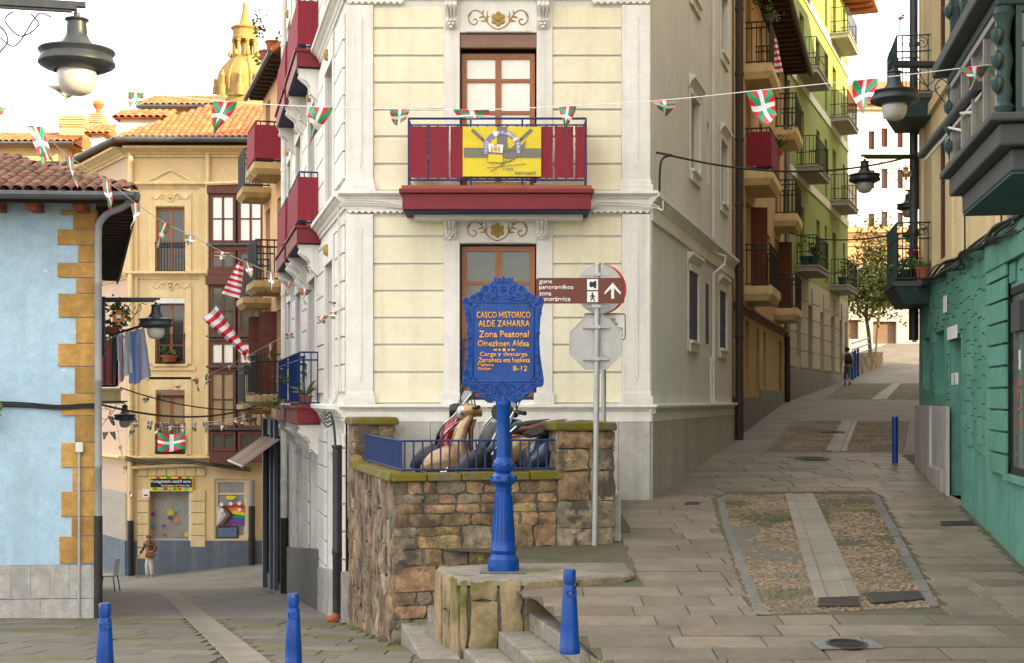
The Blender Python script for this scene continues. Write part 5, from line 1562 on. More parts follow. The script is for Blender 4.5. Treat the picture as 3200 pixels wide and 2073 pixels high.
# ------------------------------------------------------------------ scooters on the terrace
m_tyre = mat('rubber', (.014, .014, .015), .8, bump=.05)
m_chrome = mat('chrome', (.55, .55, .55), .15, metal=1.0, bump=0)
m_lens = mat('headlamp_lens', (.30, .29, .26), .08, (.45, .43, .38), vs=9, bump=.05, spec=.6, coat=.6)
m_blackplastic = mat('black_plastic', (.018, .018, .019), .45, bump=.03)
def paint(n, c): return mat(n, c, .28, tuple(x * .88 for x in c), bump=0, spec=.5, coat=.6, metal=.25)
def scooter(label, loc, rot, pc, pc2, sc_, screen=False, roundlamp=True, lean=R(7), big=1.14):
    t = thing('scooter', label, 'scooter', loc, rot, 'scooters parked on the terrace')
    def part(mb, n, m, smooth=True, par=None):
        o = mb.build(n, m, None, smooth=smooth, angle=50); setp(o, par or t, True); return o
    X, Yv, Z = Vector((1, 0, 0)), Vector((0, 1, 0)), Vector((0, 0, 1))
    for wx, r in ((.68, .235), (-.62, .225)):
        w = MB(); n = 24
        for k in range(n):
            pass
        prof = [(r - .07, -.04), (r - .02, -.05), (r, -.02), (r, .02), (r - .02, .05), (r - .07, .04)]
        w.lathe(prof, 24); w.v = [(wx + a, c, r + b) for a, b, c in w.v]
        wo = part(w, 'wheel', m_tyre)
        h = MB().lathe([(0, -.05), (.05, -.05), (.06, -.03), (r - .075, -.03), (r - .07, .0), (r - .075, .03), (.06, .03), (.05, .05), (0, .05)], 20); h.v = [(wx + a, c, r + b) for a, b, c in h.v]
        part(h, 'rim', m_chrome if wx > 0 else m_galv, True, wo)
    part(MB().loft([((.40, 0, .40), Yv * .04, Z * .05), ((.48, 0, .42), Yv * .10, Z * .13), ((.66, 0, .41), Yv * .115, Z * .17), ((.84, 0, .37), Yv * .105, Z * .13), ((.95, 0, .31), Yv * .07, Z * .07), ((.98, 0, .28), Yv * .02, Z * .02)], 14, 2.4), 'front_fender', m_blackplastic if screen else pc)
    if screen: part(MB().loft([((.64, 0, .52), Yv * .05, Z * .05), ((.56, 0, .62), Yv * .17, Z * .11), ((.44, 0, .74), Yv * .22, Z * .14), ((.28, 0, .84), Yv * .20, Z * .09), ((.14, 0, .88), Yv * .12, Z * .04)], 16, 2.3), 'nose_fairing', pc)
    if screen:
        part(MB().loft([((.655, 0, .56), Yv * .05, Z * .03), ((.625, 0, .64), Yv * .11, Z * .07), ((.56, 0, .76), Yv * .13, Z * .05), ((.47, 0, .86), Yv * .10, Z * .03)], 12, 2.2), 'nose_grille', m_blackplastic)
        for s in (-1, 1): part(MB().tube(bez([(.60, s * .19, .52), (.50, s * .235, .70), (.30, s * .225, .86)], 5), .012, 5), 'fairing_trim', m_chrome)
    part(MB().tube([(.66, .07, .24), (.52, .06, .62)], .024, 8).tube([(.66, -.07, .24), (.52, -.06, .62)], .024, 8), 'fork', m_chrome)
    # front shield rising to the handlebar
    part(MB().loft([((.36, 0, .26), Yv * .17, X * .06), ((.46, 0, .45), Yv * .20, X * .09), ((.50, 0, .62), Yv * .215, X * .10), ((.45, 0, .80), Yv * .19, X * .085), ((.37, 0, .93), Yv * .12, X * .07), ((.33, 0, 1.0), Yv * .07, X * .05)], 16, 2.6), 'front_shield', pc)
    part(MB().loft([((.30, 0, .30), Yv * .19, X * .02), ((.34, 0, .55), Yv * .21, X * .025), ((.34, 0, .78), Yv * .18, X * .03), ((.29, 0, .90), Yv * .12, X * .025)], 14, 2.6), 'leg_shield', pc2)
    for s in (-1, 1):
        part(MB().loft([((.55, s * .10, .56), Yv * .05, Z * .02), ((.565, s * .11, .64), Yv * .06, Z * .03), ((.50, s * .14, .74), Yv * .04, Z * .02)], 8), 'indicator', m_lens)
    # headset
    part(MB().loft([((.20, 0, .99), Yv * .10, Z * .05), ((.30, 0, 1.02), Yv * .15, Z * .085), ((.40, 0, 1.015), Yv * .13, Z * .095), ((.46, 0, 1.0), Yv * .105, Z * .085)], 16), 'headset', pc if roundlamp else m_blackplastic)
    if roundlamp:
        part(MB().loft([((.44, 0, 1.0), Yv * .115, Z * .10), ((.47, 0, .998), Yv * .115, Z * .10), ((.475, 0, .997), Yv * .10, Z * .088)], 20), 'headlamp_ring', m_chrome)
        part(MB().loft([((.46, 0, .998), Yv * .10, Z * .088), ((.50, 0, .99), Yv * .085, Z * .07), ((.52, 0, .985), Yv * .03, Z * .025)], 20), 'headlamp', m_lens)
    else:
        for s in (-1, 1):
            part(MB().loft([((.53, s * .06, .60), Yv * .03, Z * .02), ((.58, s * .09, .66), Yv * .06, Z * .04), ((.54, s * .12, .76), Yv * .04, Z * .02)], 10), 'headlamp', m_lens)
    part(MB().tube([(.27, -.34, 1.03), (.31, -.16, 1.04), (.31, .16, 1.04), (.27, .34, 1.03)], .016, 8), 'handlebar', m_blackplastic)
    for s in (-1, 1):
        part(MB().tube([(.285, s * .21, 1.035), (.265, s * .35, 1.03)], .026, 8), 'grip', m_tyre)
        part(MB().tube([(.32, s * .2, 1.04), (.35, s * .36, 1.02)], .008, 5), 'brake_lever', m_blackplastic)
        mo = part(MB().tube(bez([(.29, s * .19, 1.05), (.31, s * .22, 1.17), (.28, s * .30, 1.26)], 5), .008, 6), 'mirror_stem', m_blackplastic)
        part(MB().loft([((.28, s * .25, 1.245), X * .008, Z * .02), ((.285, s * .30, 1.275), X * .022, Z * .055), ((.28, s * .38, 1.285), X * .02, Z * .05), ((.275, s * .43, 1.28), X * .006, Z * .015)], 12), 'mirror', m_blackplastic, True, mo)
    if screen:
        sg = MB()
        sg.grid(lambda i, j: (lerp(.50, .26, j) - .12 * abs(i - .5) * 2, lerp(-1, 1, i) * lerp(.19, .11, j), lerp(.86, 1.28, j) - .05 * abs(i - .5)), 8, 8)
        part(sg, 'windscreen', mat('tinted_screen', (.09, .115, .13), .06, bump=0, spec=.6, coat=.5))
        part(MB().tube([(.53, -.15, .82), (.40, -.19, .92), (.14, -.11, 1.255)], .012, 6).tube([(.53, .15, .82), (.40, .19, .92), (.14, .11, 1.255)], .012, 6), 'screen_edge', m_chrome)
    # floorboard, body, seat, tail
    part(MB().loft([((.36, 0, .27), Yv * .17, Z * .04), ((.1, 0, .25), Yv * .18, Z * .045), ((-.2, 0, .27), Yv * .17, Z * .06)], 14, 3.5), 'floorboard', m_blackplastic)
    part(MB().loft([((-.02, 0, .40), Yv * .10, Z * .12), ((-.18, 0, .50), Yv * .17, Z * .19), ((-.45, 0, .60), Yv * .19, Z * .16), ((-.75, 0, .67), Yv * .165, Z * .115), ((-.97, 0, .70), Yv * .09, Z * .06), ((-1.03, 0, .70), Yv * .03, Z * .03)], 16, 2.5), 'rear_body', pc)
    part(MB().loft([((-.25, 0, .34), Yv * .15, Z * .08), ((-.5, 0, .38), Yv * .185, Z * .14), ((-.75, 0, .40), Yv * .17, Z * .12), ((-.88, 0, .42), Yv * .10, Z * .06)], 14, 2.5), 'side_cowl', m_blackplastic if pc2 is not m_blackplastic else m_slate)
    part(MB().loft([((.0, 0, .72), Yv * .10, Z * .03), ((-.12, 0, .755), Yv * .15, Z * .045), ((-.4, 0, .775), Yv * .16, Z * .05), ((-.55, 0, .82), Yv * .16, Z * .05), ((-.85, 0, .86), Yv * .13, Z * .04), ((-.95, 0, .86), Yv * .06, Z * .02)], 14, 2.8), 'seat', sc_)
    part(MB().tube(bez([(-.62, .17, .78), (-.85, .17, .86), (-1.06, .10, .88), (-1.06, -.10, .88), (-.85, -.17, .86), (-.62, -.17, .78)], 5), .016, 7), 'grab_rail', m_galv)
    part(MB().loft([((-1.0, 0, .70), Yv * .08, Z * .04), ((-1.05, 0, .69), Yv * .06, Z * .03)], 10), 'tail_lamp', m_signred)
    part(MB().loft([((-.98, 0, .62), Yv * .07, Z * .01), ((-1.05, 0, .45), Yv * .07, Z * .01), ((-1.02, 0, .36), Yv * .06, Z * .01)], 8), 'mudguard', m_blackplastic)
    part(MB().tube([(-.15, -.10, .2), (-.3, -.2, .22), (-.55, -.22, .27), (-.95, -.22, .33)], [.02, .025, .05, .045], 8), 'exhaust', m_galv)
    part(MB().tube([(-.1, .12, .2), (-.2, .2, .02)], .012, 5), 'kickstand', m_blackplastic)
    t.rotation_euler = (lean, 0, rot); t.scale = (big, big, big)
    return t
p_gold = paint('bronze_gold_paint', (.32, .20, .085)); p_brown = paint('brown_scooter_plastic', (.13, .06, .04)); p_blue = paint('steel_blue_paint', (.05, .085, .125)); p_red = paint('cherry_red_paint', (.26, .008, .012))
m_seatbrown = mat('brown_vinyl', (.11, .032, .026), .5, bump=.05)
scooter('bronze scooter with round headlamp and brown seat behind the blue railing', (-.20, 20.2, FLOOR), R(186), p_gold, p_brown, m_seatbrown, False, True, R(5))
scooter('steel blue scooter with a windscreen half hidden by the blue post', (.16, 19.60, FLOOR), R(212), p_blue, m_blackplastic, m_blackplastic, True, False, R(-6))
scooter('red and black scooter behind the bronze one', (-.42, 21.2, FLOOR), R(180), p_red, m_blackplastic, m_blackplastic, True, False, R(5))

# ------------------------------------------------------------------ green-fronted house on the right
TE = Fr((teal_x(8), 8), (teal_x(28.4), 28.4), True)
ty = lambda y: (y - 8) / TE.d.y
TZ = 2.28; TTOP = 15.5
shop = thing('shop_house', 'house with teal scored shop front and pale ochre upper floors', 'house', (9, 18, -2))
def tz(u0, u1, v0, v1):
    um = (u0 + u1) / 2
    return TE.s_u(u1), TE.s_u(u0), TE.z_v(um, v1), TE.z_v(um, v0)
R0, R1, R2 = tz(2884, 2908, 1056, 1218), tz(2922, 2950, 1036, 1232), tz(2972, 3003, 1060, 1556)
SH = (TE.s_u(3330), TE.s_u(3152), TE.z_v(3152, 1478), TE.z_v(3152, 905))
VN = tz(3166, 3194, 942, 1036)
holes = [R0, R1, R2, SH]
wall(MB(), TE, 0, TE.L, -3.2, TZ, holes, .38).build('shop_wall', m_teal, shop, recalc=False)
wall(MB(), TE, 0, TE.L, TZ, TTOP, [(ty(20.2), ty(21.4), 2.9, 5.0), (ty(24.6), ty(26.4), 2.5, 4.9), (ty(24.6), ty(26.4), 6.0, 8.4), (ty(20.2), ty(21.4), 6.4, 8.5)], .25).build('upper_wall', m_upper, shop, recalc=False)
for (a, b, c, d) in ((ty(20.2), ty(21.4), 2.9, 5.0), (ty(24.6), ty(26.4), 2.5, 4.9), (ty(24.6), ty(26.4), 6.0, 8.4), (ty(20.2), ty(21.4), 6.4, 8.5)):
    window(shop, TE, a, b, c, d, -.22, m_woodold, m_glass, 2, (1, 2), .07, .04)
MB().box(TE, R0[0], R0[1], -.42, -.385, R0[2], R0[3]).build('blind_recess', m_teal, shop); MB().box(TE, R1[0], R1[1], -.42, -.385, R1[2], R1[3]).build('blind_recess', m_teal, shop)
dr = window(shop, TE, R2[0], R2[1], R2[2], R2[3], -.38, m_bayrail, m_glass, 1, (1, 2), .1, .05, 'shop_door')
MB().box(TE, R2[0] - .05, R2[1] + .05, -.4, .12, R2[2] - .16, R2[2]).build('door_step', m_step, shop, bevel=.01)
sw = window(shop, TE, SH[0], SH[1], SH[2], SH[3], -.05, m_blackiron, mat('shop_glass', (.10, .135, .115), .07, (.16, .19, .165), vs=1.0, bump=.01, bs=3, spec=.6), 2, (1,), .09, .05, 'shop_window')
MB().box(TE, SH[0], SH[1] + .08, -.3, .07, SH[2] - .1, SH[2] - .003).build('window_sill', m_teal, shop, bevel=.01)
vg = MB().box(TE, VN[0], VN[1], -.03, .03, VN[2], VN[3]).build('vent_grille', m_baygrey, shop)
# red scribble and white smear on the shop glass
m_graf = flat('red_marker_paint', (.45, .035, .03), .6); m_smear = flat('whitewash_smear', (.5, .54, .52), .8)
sx = TE.s_u(3180, -.02); gz0 = TE.z_v(3180, 1290, -.02)
k = MB(); 
for i, (dx, dz, pts) in enumerate(((0, .35, [(0, 0), (.04, .09), (.09, 0), (.02, .03)]), (0, .18, [(0, 0), (0, .12), (.05, .06), (.05, .0), (.09, .1)]), (-.02, 0, [(0, .1), (.08, .12), (.03, .06), (.09, .02), (.0, 0)]), (0, -.2, [(0, .12), (.02, 0), (.08, .12), (.06, .0)]))):
    k.tube([TE.pt(sx - dx - a, -.027, gz0 + dz + b) for a, b in pts], .009, 4)
k.build('graffiti', m_graf, sw)
k = MB(); k.grid(lambda i, j: TE.pt(sx - .02 - i * .16 + .04 * noise.noise((j * 6, 0, 2)), -.028, gz0 + .55 + j * .25), 2, 8); k.build('whitewash', m_smear, sw, recalc=False)
# scored blocks: staggered, with open bed joints
nb_ = 0; s = ty(12.2); col = 0
while s < TE.L - .05:
    w = random.choice((.24, .30, .36, .44)); e = min(s + w, TE.L); yv = 8 + (s + e) / 2 * TE.d.y
    zg = zr(0, yv) + (1.05 if yv < 24 else 1.6)
    z = TZ - random.uniform(.0, .3)
    MB().box(TE, s + .002, e - .002, .004, .03, z + .008, TZ).build('block', m_teal, shop, bevel=.006) if TZ - z > .06 else None
    while z > zg + .05:
        h = random.choice((.20, .27, .34, .42)); zb_ = max(z - h, zg)
        if not any(a - .001 < e and b + .001 > s and c < z and d > zb_ for a, b, c, d in holes) and nb_ < 298:
            MB().box(TE, s + .002, e - .002, .004, .024 + random.uniform(0, .005), zb_ + .008, z - .008).build('block', m_teal, shop, bevel=.003); nb_ += 1
        z = zb_
    s = e
# grooved pier between door and shop window
pa_, pb_ = TE.s_u(3148, .05), TE.s_u(3088, .05)
z = -1.0
while z < 1.75:
    MB().box(TE, pa_, pb_, .035, .075, z + .01, z + .27).build('pier_block', m_teal, shop, bevel=.01); z += .29
MB().box(TE, pa_ - 4, pb_, .04, .10, 1.78, TZ - .02).build('lintel', m_teal, shop, bevel=.01)
# marble cladding at the far corner
ma, mbb = TE.s_u(2975), TE.L
ed_ = [ma, ma + .55, ma + .6, ma + 2.4, ma + 2.45, mbb]
for a, b, n_ in ((ma, ma + .5, .09), (ma + .52, ma + 2.3, .05), (ma + 2.32, mbb, .09)):
    MB().box(TE, a, b, .036, n_, -2.1, -.11).build('marble_panel', m_marble, shop, bevel=.006)
MB().box(TE, ma + .2, ma + .32, .092, .10, -1.2, -.85).build('air_vent', m_galv, shop)
MB().box(TE, ma + .5, ma + 2.3, .052, .13, zr(0, 26) - .1, zr(0, 26) + .28).build('marble_ledge', m_marble, shop, bevel=.006)
# number plaque, letter slot, entry phone
pq = tz(2970, 2999, 1020, 1060)
o = MB().box(TE, pq[0], pq[1], .036, .055, pq[2], pq[3]).build('street_plaque', m_signwhite, shop)
o = MB().box(TE, TE.s_u(2966), TE.s_u(2956), .036, .05, TE.z_v(2960, 978), TE.z_v(2960, 926)).build('letter_slot', m_signwhite, shop)
ip = MB().box(TE, TE.s_u(3003) + .02, TE.s_u(2984), .036, .06, TE.z_v(2994, 1203), TE.z_v(2994, 1166)).build('entry_phone', m_plasticwhite, shop, bevel=.006)
for i in range(4):
    q = lerp(TE.z_v(2994, 1199), TE.z_v(2994, 1176), i / 3); MB().box(TE, TE.s_u(2994) - .03, TE.s_u(2994) + .03, .06, .068, q - .012, q + .012).build('button', m_blackplastic, ip)
# raised strips on the upper wall
for yv in (15.9, 17.2, 18.6, 19.6, 22.2, 23.4, 27.6):
    MB().box(TE, ty(yv), ty(yv) + .42, .003, .05, TZ + .02, TTOP - .1).build('render_strip', m_upper, shop)
MB().box(TE, 0, TE.L, .003, .07, 5.35, 5.55).build('string_course', m_upper, shop)
# body, added unseen block that shades the green house and roof
b8 = lambda ps, z0, z1: MB().hexa([Vector((p[0], p[1], z0)) for p in ps] + [Vector((p[0], p[1], z1)) for p in ps])
b8([(teal_x(8) + .5, 8.02), (24, 8.02), (24, 28.2), (teal_x(28.2) + .5, 28.2)], -3.2, TTOP).build('inner_wall', m_upper, shop)  # solid core added behind the walls to block light
b8([(21.5, 36), (30, 36), (30, 70), (22, 70)], -3.2, 16.4).build('rear_wing', m_upper, shop)
MB().hexa([Vector(p) for p in ((teal_x(8) - .8, 7.5, TTOP + .02), (24.5, 7.5, TTOP + .02), (24.5, 29, TTOP + .02), (teal_x(29) - .8, 29, TTOP + .02), (14, 11, TTOP + 3), (15, 11, TTOP + 3), (15, 25, TTOP + 3), (14, 25, TTOP + 3))]).build('roof', m_tilefar, shop)
# far corner pipe
q = TE.pt(TE.L - .12, .12, 0)
pipe('downpipe', 'dark downpipe at the far corner of the ochre house above the teal shop', (q.x, q.y), (1.2, 3.0, TTOP), .085, (m_pipeblack, m_gutter))
o = MB().tube(bez([(q.x, q.y, 1.22), (q.x, q.y, .9), TE.pt(TE.L - .3, .14, .7), TE.pt(TE.L - .55, .12, .45)], 5), .08, 8).build('pipe_elbow', m_pipeblack, bpy.data.objects.get('x')) if False else None
# balconies at the far corner
for zt_, lab in ((2.23, 'dark green slatted balcony with flower pots over the teal wall'), (5.75, 'upper dark green balcony with wrought-iron scrolls')):
    a, b = ty(26.35), ty(28.2)
    bo = MB(); bo.hexa([TE.pt(a + .1, 0, zt_ - .42), TE.pt(b - .1, 0, zt_ - .42), TE.pt(b - .1, .5, zt_ - .42), TE.pt(a + .1, .5, zt_ - .42), TE.pt(a, 0, zt_ - .1), TE.pt(b, 0, zt_ - .1), TE.pt(b, .68, zt_ - .1), TE.pt(a, .68, zt_ - .1)])
    bo = bo.build('balcony', m_bayrail, shop); bo['label'] = lab
    MB().box(TE, a - .03, b + .03, .004, .72, zt_ - .095, zt_).build('balcony_floor', m_baygrey, bo)
    rr = MB(); railing(rr, TE, a + .05, b - .05, .64, zt_ + .05, zt_ + 1.1, 14, 4, .011, (zt_ + .80,))
    for sp in (.2, .5):
        C = TE.pt(a + .05, sp - .02, zt_ + .95); rr.tube(spiral(C, TE.n.to_3d(), Vector((0, 0, 1)), .13, 1.6, R(0), 1, 20, .2), .008, 5)
    rr.build('railing', m_bayrail, bo)

# glazed timber bay
bay = thing('glazed_bay', 'dark green carved timber bay window overhanging the street', 'bay window', TE.pt(ty(13.6), .6, 2.1))
ya, yb_ = ty(12.0), ty(15.1); pn = 1.22
def bayring(z0, z1, o, m, nm, bev=.02):
    return MB().box(TE, ya - o, yb_ + o, -.02, pn + o, z0, z1).build(nm, m, bay, bevel=bev)
bayring(2.00, 2.20, -.12, m_baygrey, 'base_board'); bayring(2.205, 2.40, .0, m_baygrey, 'base_moulding'); bayring(2.405, 2.48, .09, m_baygrey, 'base_cap')
nbd = 7
for i in range(nbd):
    a, b = lerp(ya + .13, yb_ - .13, i / nbd), lerp(ya + .13, yb_ - .13, (i + 1) / nbd)
    MB().box(TE, a + .004, b - .004, .0, pn - .13, 1.975, 1.997).build('soffit_board', m_bayunder, bay)
bayring(3.42, 3.52, .02, m_bayrail, 'upper_moulding'); bayring(3.525, 3.66, .16, m_baygrey, 'upper_cap')
bayring(6.3, 6.6, .1, m_baygrey, 'top_cap')
m_baywhite = mat('pale_bay_lining', (.27, .265, .25), .6, bump=.1)
for z0, z1 in ((2.485, 3.415), (3.665, 6.29)):
    # near side, street side, far side
    nearF = Fr(tuple(TE.pt(ya, 0, 0).xy), tuple(TE.pt(ya, pn, 0).xy), True)
    farF = Fr(tuple(TE.pt(yb_, 0, 0).xy), tuple(TE.pt(yb_, pn, 0).xy))
    outF = Fr(tuple(TE.pt(ya, pn, 0).xy), tuple(TE.pt(yb_, pn, 0).xy), True)
    if z1 > 5:
        window(bay, nearF, .1, pn - .14, z0, z1, -.06, m_bayrail, m_glass, 2, (1, 3, 3), .05, .025); window(bay, outF, .14, outF.L - .1, z0, z1, -.06, m_bayrail, m_glass, 4, (1, 3, 3), .05, .025)
    else:
        window(bay, nearF, .1, pn - .14, z0, z1, -.06, m_bayrail, m_glassgreen, 2, (1, 2), .05, .025); window(bay, outF, .14, outF.L - .1, z0, z1, -.06, m_baywhite, m_glassgreen, 4, (1,), .06, .03)
    MB().box(farF, .05, pn - .1, -.06, .0, z0, z1).build('side_panel', m_bayrail, bay)
    for (s_, n_) in ((ya + .05, pn - .05), (ya + .05, .1), (yb_ - .05, pn - .05)):
        cs = MB()
        c = TE.pt(s_, n_, 0)
        pf_ = [(.07, z0), (.09, z0 + .06), (.06, z0 + .1), (.075, z0 + .2), (.05, z0 + .3), (.08, lerp(z0, z1, .5)), (.05, lerp(z0, z1, .7)), (.07, z1 - .12), (.10, z1 - .06), (.08, z1)]
        cs.lathe(pf_, 10, c)
        for k_ in range(3):
            zz = lerp(z0 + .15, z1 - .15, (k_ + .5) / 3); d_ = (TE.n.to_3d() * .8 - TE.d.to_3d() * .6)
            for sg in (-1, 1):
                cs.tube(spiral(c + d_ * .07 + Vector((0, 0, zz)) + TE.d.to_3d() * sg * .06, TE.d.to_3d(), Vector((0, 0, 1)), .07, 1.3, 0, sg, 12), .014, 5)
            cs.lathe([(0, -.1), (.05, -.04), (.06, .03), (0, .09)], 8, c + d_ * .08 + Vector((0, 0, zz)))
        cs.build('carved_column', m_bayrail, bay, smooth=True)
# rolled awning on the bay
aw = thing('rolled_awning', 'rolled awning with white struts fixed beside the dark green bay', 'awning', TE.pt(ty(13.4), .9, 3.0))
q0, q1 = P(3055, 268, 13.4), P(2880, 484, 17.2)
MB().tube([q0, q1], .05, 10).build('roller', m_baygrey, aw, smooth=True)
MB().tube([q0 + Vector((.05, 0, -.07)), q1 + Vector((.05, 0, -.06))], .022, 6).build('front_bar', m_plasticwhite, aw)
MB().tube([q0.lerp(q1, .25) + Vector((0, 0, -.07)), P(3098, 348, 13.3)], .014, 5).build('strut', m_plasticwhite, aw); MB().tube([q0.lerp(q1, .45) + Vector((0, 0, -.07)), P(3085, 425, 13.8)], .014, 5).build('strut', m_plasticwhite, aw)

# thick cable bundle along the top of the teal front
for i in range(9):
    pts = []
    for k in range(12):
        yv = lerp(14.6, 28.2, k / 11)
        pts.append(TE.pt(ty(yv), .10 + .05 * math.sin(i * 1.3 + k) + .02 * i * (k % 2), TZ + .02 - .024 * i + .05 * math.sin(k * 1.7 + i * .9)))
    cable('cable', ['highest', 'second', 'third', 'fourth', 'fifth', 'sixth', 'seventh', 'eighth', 'lowest'][i] + ' cable of the sagging bundle along the top of the teal wall', pts, .022 if i % 2 else .015, m_cable if i % 3 else mat('grey_cable_sheath', (.10, .11, .11), .6, bump=0), 4, 'cables bundled above the teal wall')
for i, yv in enumerate((18.7, 21.9)):
    cable('cable', ['thin cable hanging down the ochre wall beside the bay', 'thin cable running up the ochre wall to the upper balcony'][i], [TE.pt(ty(yv), .06, TZ), TE.pt(ty(yv) + .05, .06, 3.6), TE.pt(ty(yv) - .02, .06, 5.2), TE.pt(ty(yv) + .03, .06, 8.5)], .014, m_cable, 5)
jb = thing('junction_box', 'pale wall box with grey cables bursting from its base', 'box', TE.pt(ty(17.3), .1, 2.55))
MB().box(TE, ty(17.1), ty(17.5), .05, .2, 2.5, 3.1).build('case', m_upper, jb, bevel=.01)
for i in range(4): MB().tube(bez([TE.pt(ty(17.2) + .07 * i, .12, 2.5), TE.pt(ty(17.25) + .09 * i, .16, 2.35), TE.pt(ty(17.4) + .1 * i, .14, 2.2)], 4), .02, 5).build('cable_tail', m_galv, jb)

# ------------------------------------------------------------------ ochre house up the street
BR = Fr((rightfac_x(34.62), 34.62), (rightfac_x(49.5), 49.5))
by = lambda y: (y - 34.62) / BR.d.y
och = thing('ochre_house', 'ochre house with black iron balconies beyond the cream house', 'house', (8, 42, -.5))
hs = []
for yy, w in ((37.4, 1.2), (45.9, 1.2)):
    for z in (3.0, 6.02, 8.82): hs.append((by(yy), by(yy + w), z + .02, z + 2.3))
for yy in (40.8, 43.2):
    for z in (3.6, 6.6, 9.4): hs.append((by(yy), by(yy + .9), z, z + 1.5))
grd = [(by(35.7), by(36.7), .15, 2.1), (by(37.3), by(38.2), .15, 2.1), (by(40.0), by(40.9), .25, 2.05), (by(42.0), by(42.8), .25, 2.05), (by(47.4), by(48.6), -.15, 2.0)]
wall(MB(), BR, 0, BR.L, -1.6, 11.6, hs + grd, .3).build('front_wall', m_brownwall, och, recalc=False)
for a, b, c, d in grd: slats(och, BR, a, b, c, d, -.1, mat('black_shutter_slats', (.028, .024, .022), .6, bump=.03), .07, 'louvre_shutter')
m_shutred = mat('red_brown_shutter', (.14, .035, .018), .6, (.1, .026, .014), bump=.2, grain=(5, (8, 8, .6)))
for ih, (a, b, c, d) in enumerate(hs):
    window(och, BR, a, b, c, d, -.25, m_wood, m_glass, 2, (1, 2), .07, .04)
    for s0, dr_ in ((b, 1),) if ih in (0, 3) else ():      # open shutter leaf
        p0 = BR.pt(s0, .01, 0); p1 = BR.pt(s0 + dr_ * .2, .42, 0)
        f_ = Fr(tuple(p0.xy), tuple(p1.xy)); sl = MB().box(f_, 0, f_.L, -.02, .02, c + .02, d - .02)
        for kz in range(3): sl.box(f_, .06, f_.L - .06, -.03, .03, lerp(c, d, kz / 3) + .08, lerp(c, d, (kz + 1) / 3) - .06)
        sl.build('shutter', m_shutred, och)
cornice(och, BR, 0, BR.L, 2.22, 2.42, .16, mat('brown_cornice', (.2, .13, .075), .8), 'cornice')
nn = 12
for i in range(nn):
    a, b = BR.L * i / nn, BR.L * (i + 1) / nn
    MB().box(BR, a + .003, b - .003, .004, .04, zr(0, 34.6) - .3, .08 + .22 * (i > 4)).build('skirting_slab', m_slate, och, bevel=.003)
for zt_ in (2.99, 6.03, 8.82):
    cvs = m_canvas if 6 < zt_ < 7 else None
    balcony(och, BR, by(37.0), by(39.6), zt_, .38, .72, m_yellowtrim, m_blackiron, 1.1, 14, 5, cvs, extra=(.95,), taper=.1, r=.014)
    balcony(och, BR, by(45.5), by(47.9), zt_ - .03, .38, .74, m_yellowtrim, m_blackiron, 1.1, 12, 5, None, extra=(.95,), taper=.1, r=.014)
c8 = [BR.pt(0, -.35, 0), BR.pt(BR.L, -.35, 0), BR.pt(BR.L, -9, 0), BR.pt(0, -9, 0)]
b8([(p.x, p.y) for p in c8], -5, 11.7).build('inner_wall', m_brownwall, och)  # hidden box added behind the front to stop light
e8 = [BR.pt(-.0, .85, 0), BR.pt(BR.L + .3, .85, 0), BR.pt(BR.L + .3, -10, 0), BR.pt(0, -10, 0)]
rf = b8([(p.x, p.y) for p in e8], 11.5, 11.62)
r1, r2 = BR.pt(1, -5, 14.3), BR.pt(BR.L - 1, -5, 14.3)
rf.add([Vector((p.x, p.y, 11.63)) for p in e8] + [r1, r2], [(0, 1, 5, 4), (1, 2, 5), (2, 3, 4, 5), (3, 0, 4)])
rf.build('roof', m_tilefar, och)
MB().tube([BR.pt(0, .9, 11.5), BR.pt(BR.L + .3, .9, 11.44)], .09, 8).build('gutter', m_pipebrown, och, smooth=True)
sof = MB()
for i in range(26): sof.box(BR, BR.L * (i + .3) / 26, BR.L * (i + .6) / 26, .01, .8, 11.36, 11.498)
sof.build('rafter_end', m_soffit, och)
q = BR.pt(BR.L - .12, .12, 0); pipe('downpipe', 'grey downpipe between the ochre house and the green house', (q.x, q.y), (zr(0, q.y), zr(0, q.y) + 2.3, 11.2), .09, (m_pipebrown, m_pipegrey))

# ------------------------------------------------------------------ green house
GR = Fr((9.72, 49.75), (9.72 + .368 * 16.6, 66.35))
gy = lambda y: (y - 49.75) / GR.d.y
gh = thing('green_house', 'tall olive green house with cream bands and small corner balconies', 'house', (12.5, 58, .2))
fl_ = (4.92, 8.55, 12.15, 15.7)
hg = []
for z in fl_:
    hg += [(gy(52.4), gy(53.5), z + .05, z + 2.35), (gy(56.6), gy(57.5), z + .7, z + 2.35), (gy(58.9), gy(59.6), z + .0, z + 2.4), (gy(61.2), gy(62.3), z + .05, z + 2.4), (gy(64.6), gy(65.3), z + .6, z + 2.3)]
wall(MB(), GR, 0, GR.L, 4.6, 18.4, hg, .35).build('front_wall', m_green, gh, recalc=False)
for h_ in hg: MB().box(GR, h_[0], h_[1], -.4, -.35, h_[2], h_[3]).build('window', m_glass, gh)
gs = [(gy(51.6), gy(52.5), 1.6, 3.7), (gy(54.3), gy(55.3), .9, 3.7), (gy(57.4), gy(58.4), .4, 3.6), (gy(60.5), gy(61.6), .9, 3.6), (gy(63.2), gy(64.0), .9, 3.6), (gy(65.0), gy(65.9), .5, 3.6)]
wall(MB(), GR, 0, GR.L, -1, 4.6, gs, .4).build('stone_base', m_greystone, gh, recalc=False)
for h_ in gs: MB().box(GR, h_[0], h_[1], -.45, -.40, h_[2], h_[3]).build('window', m_glass, gh)
ge = [0] + [x for h_ in gs for x in h_[:2]] + [GR.L]
for i in range(0, len(ge), 2):
    z = 1.2
    while z < 3.9:
        MB().box(GR, ge[i] + .04, ge[i + 1] - .04, .003, .04, z + .012, z + .62).build('ashlar_block', m_greystone, gh, bevel=.008); z += .64
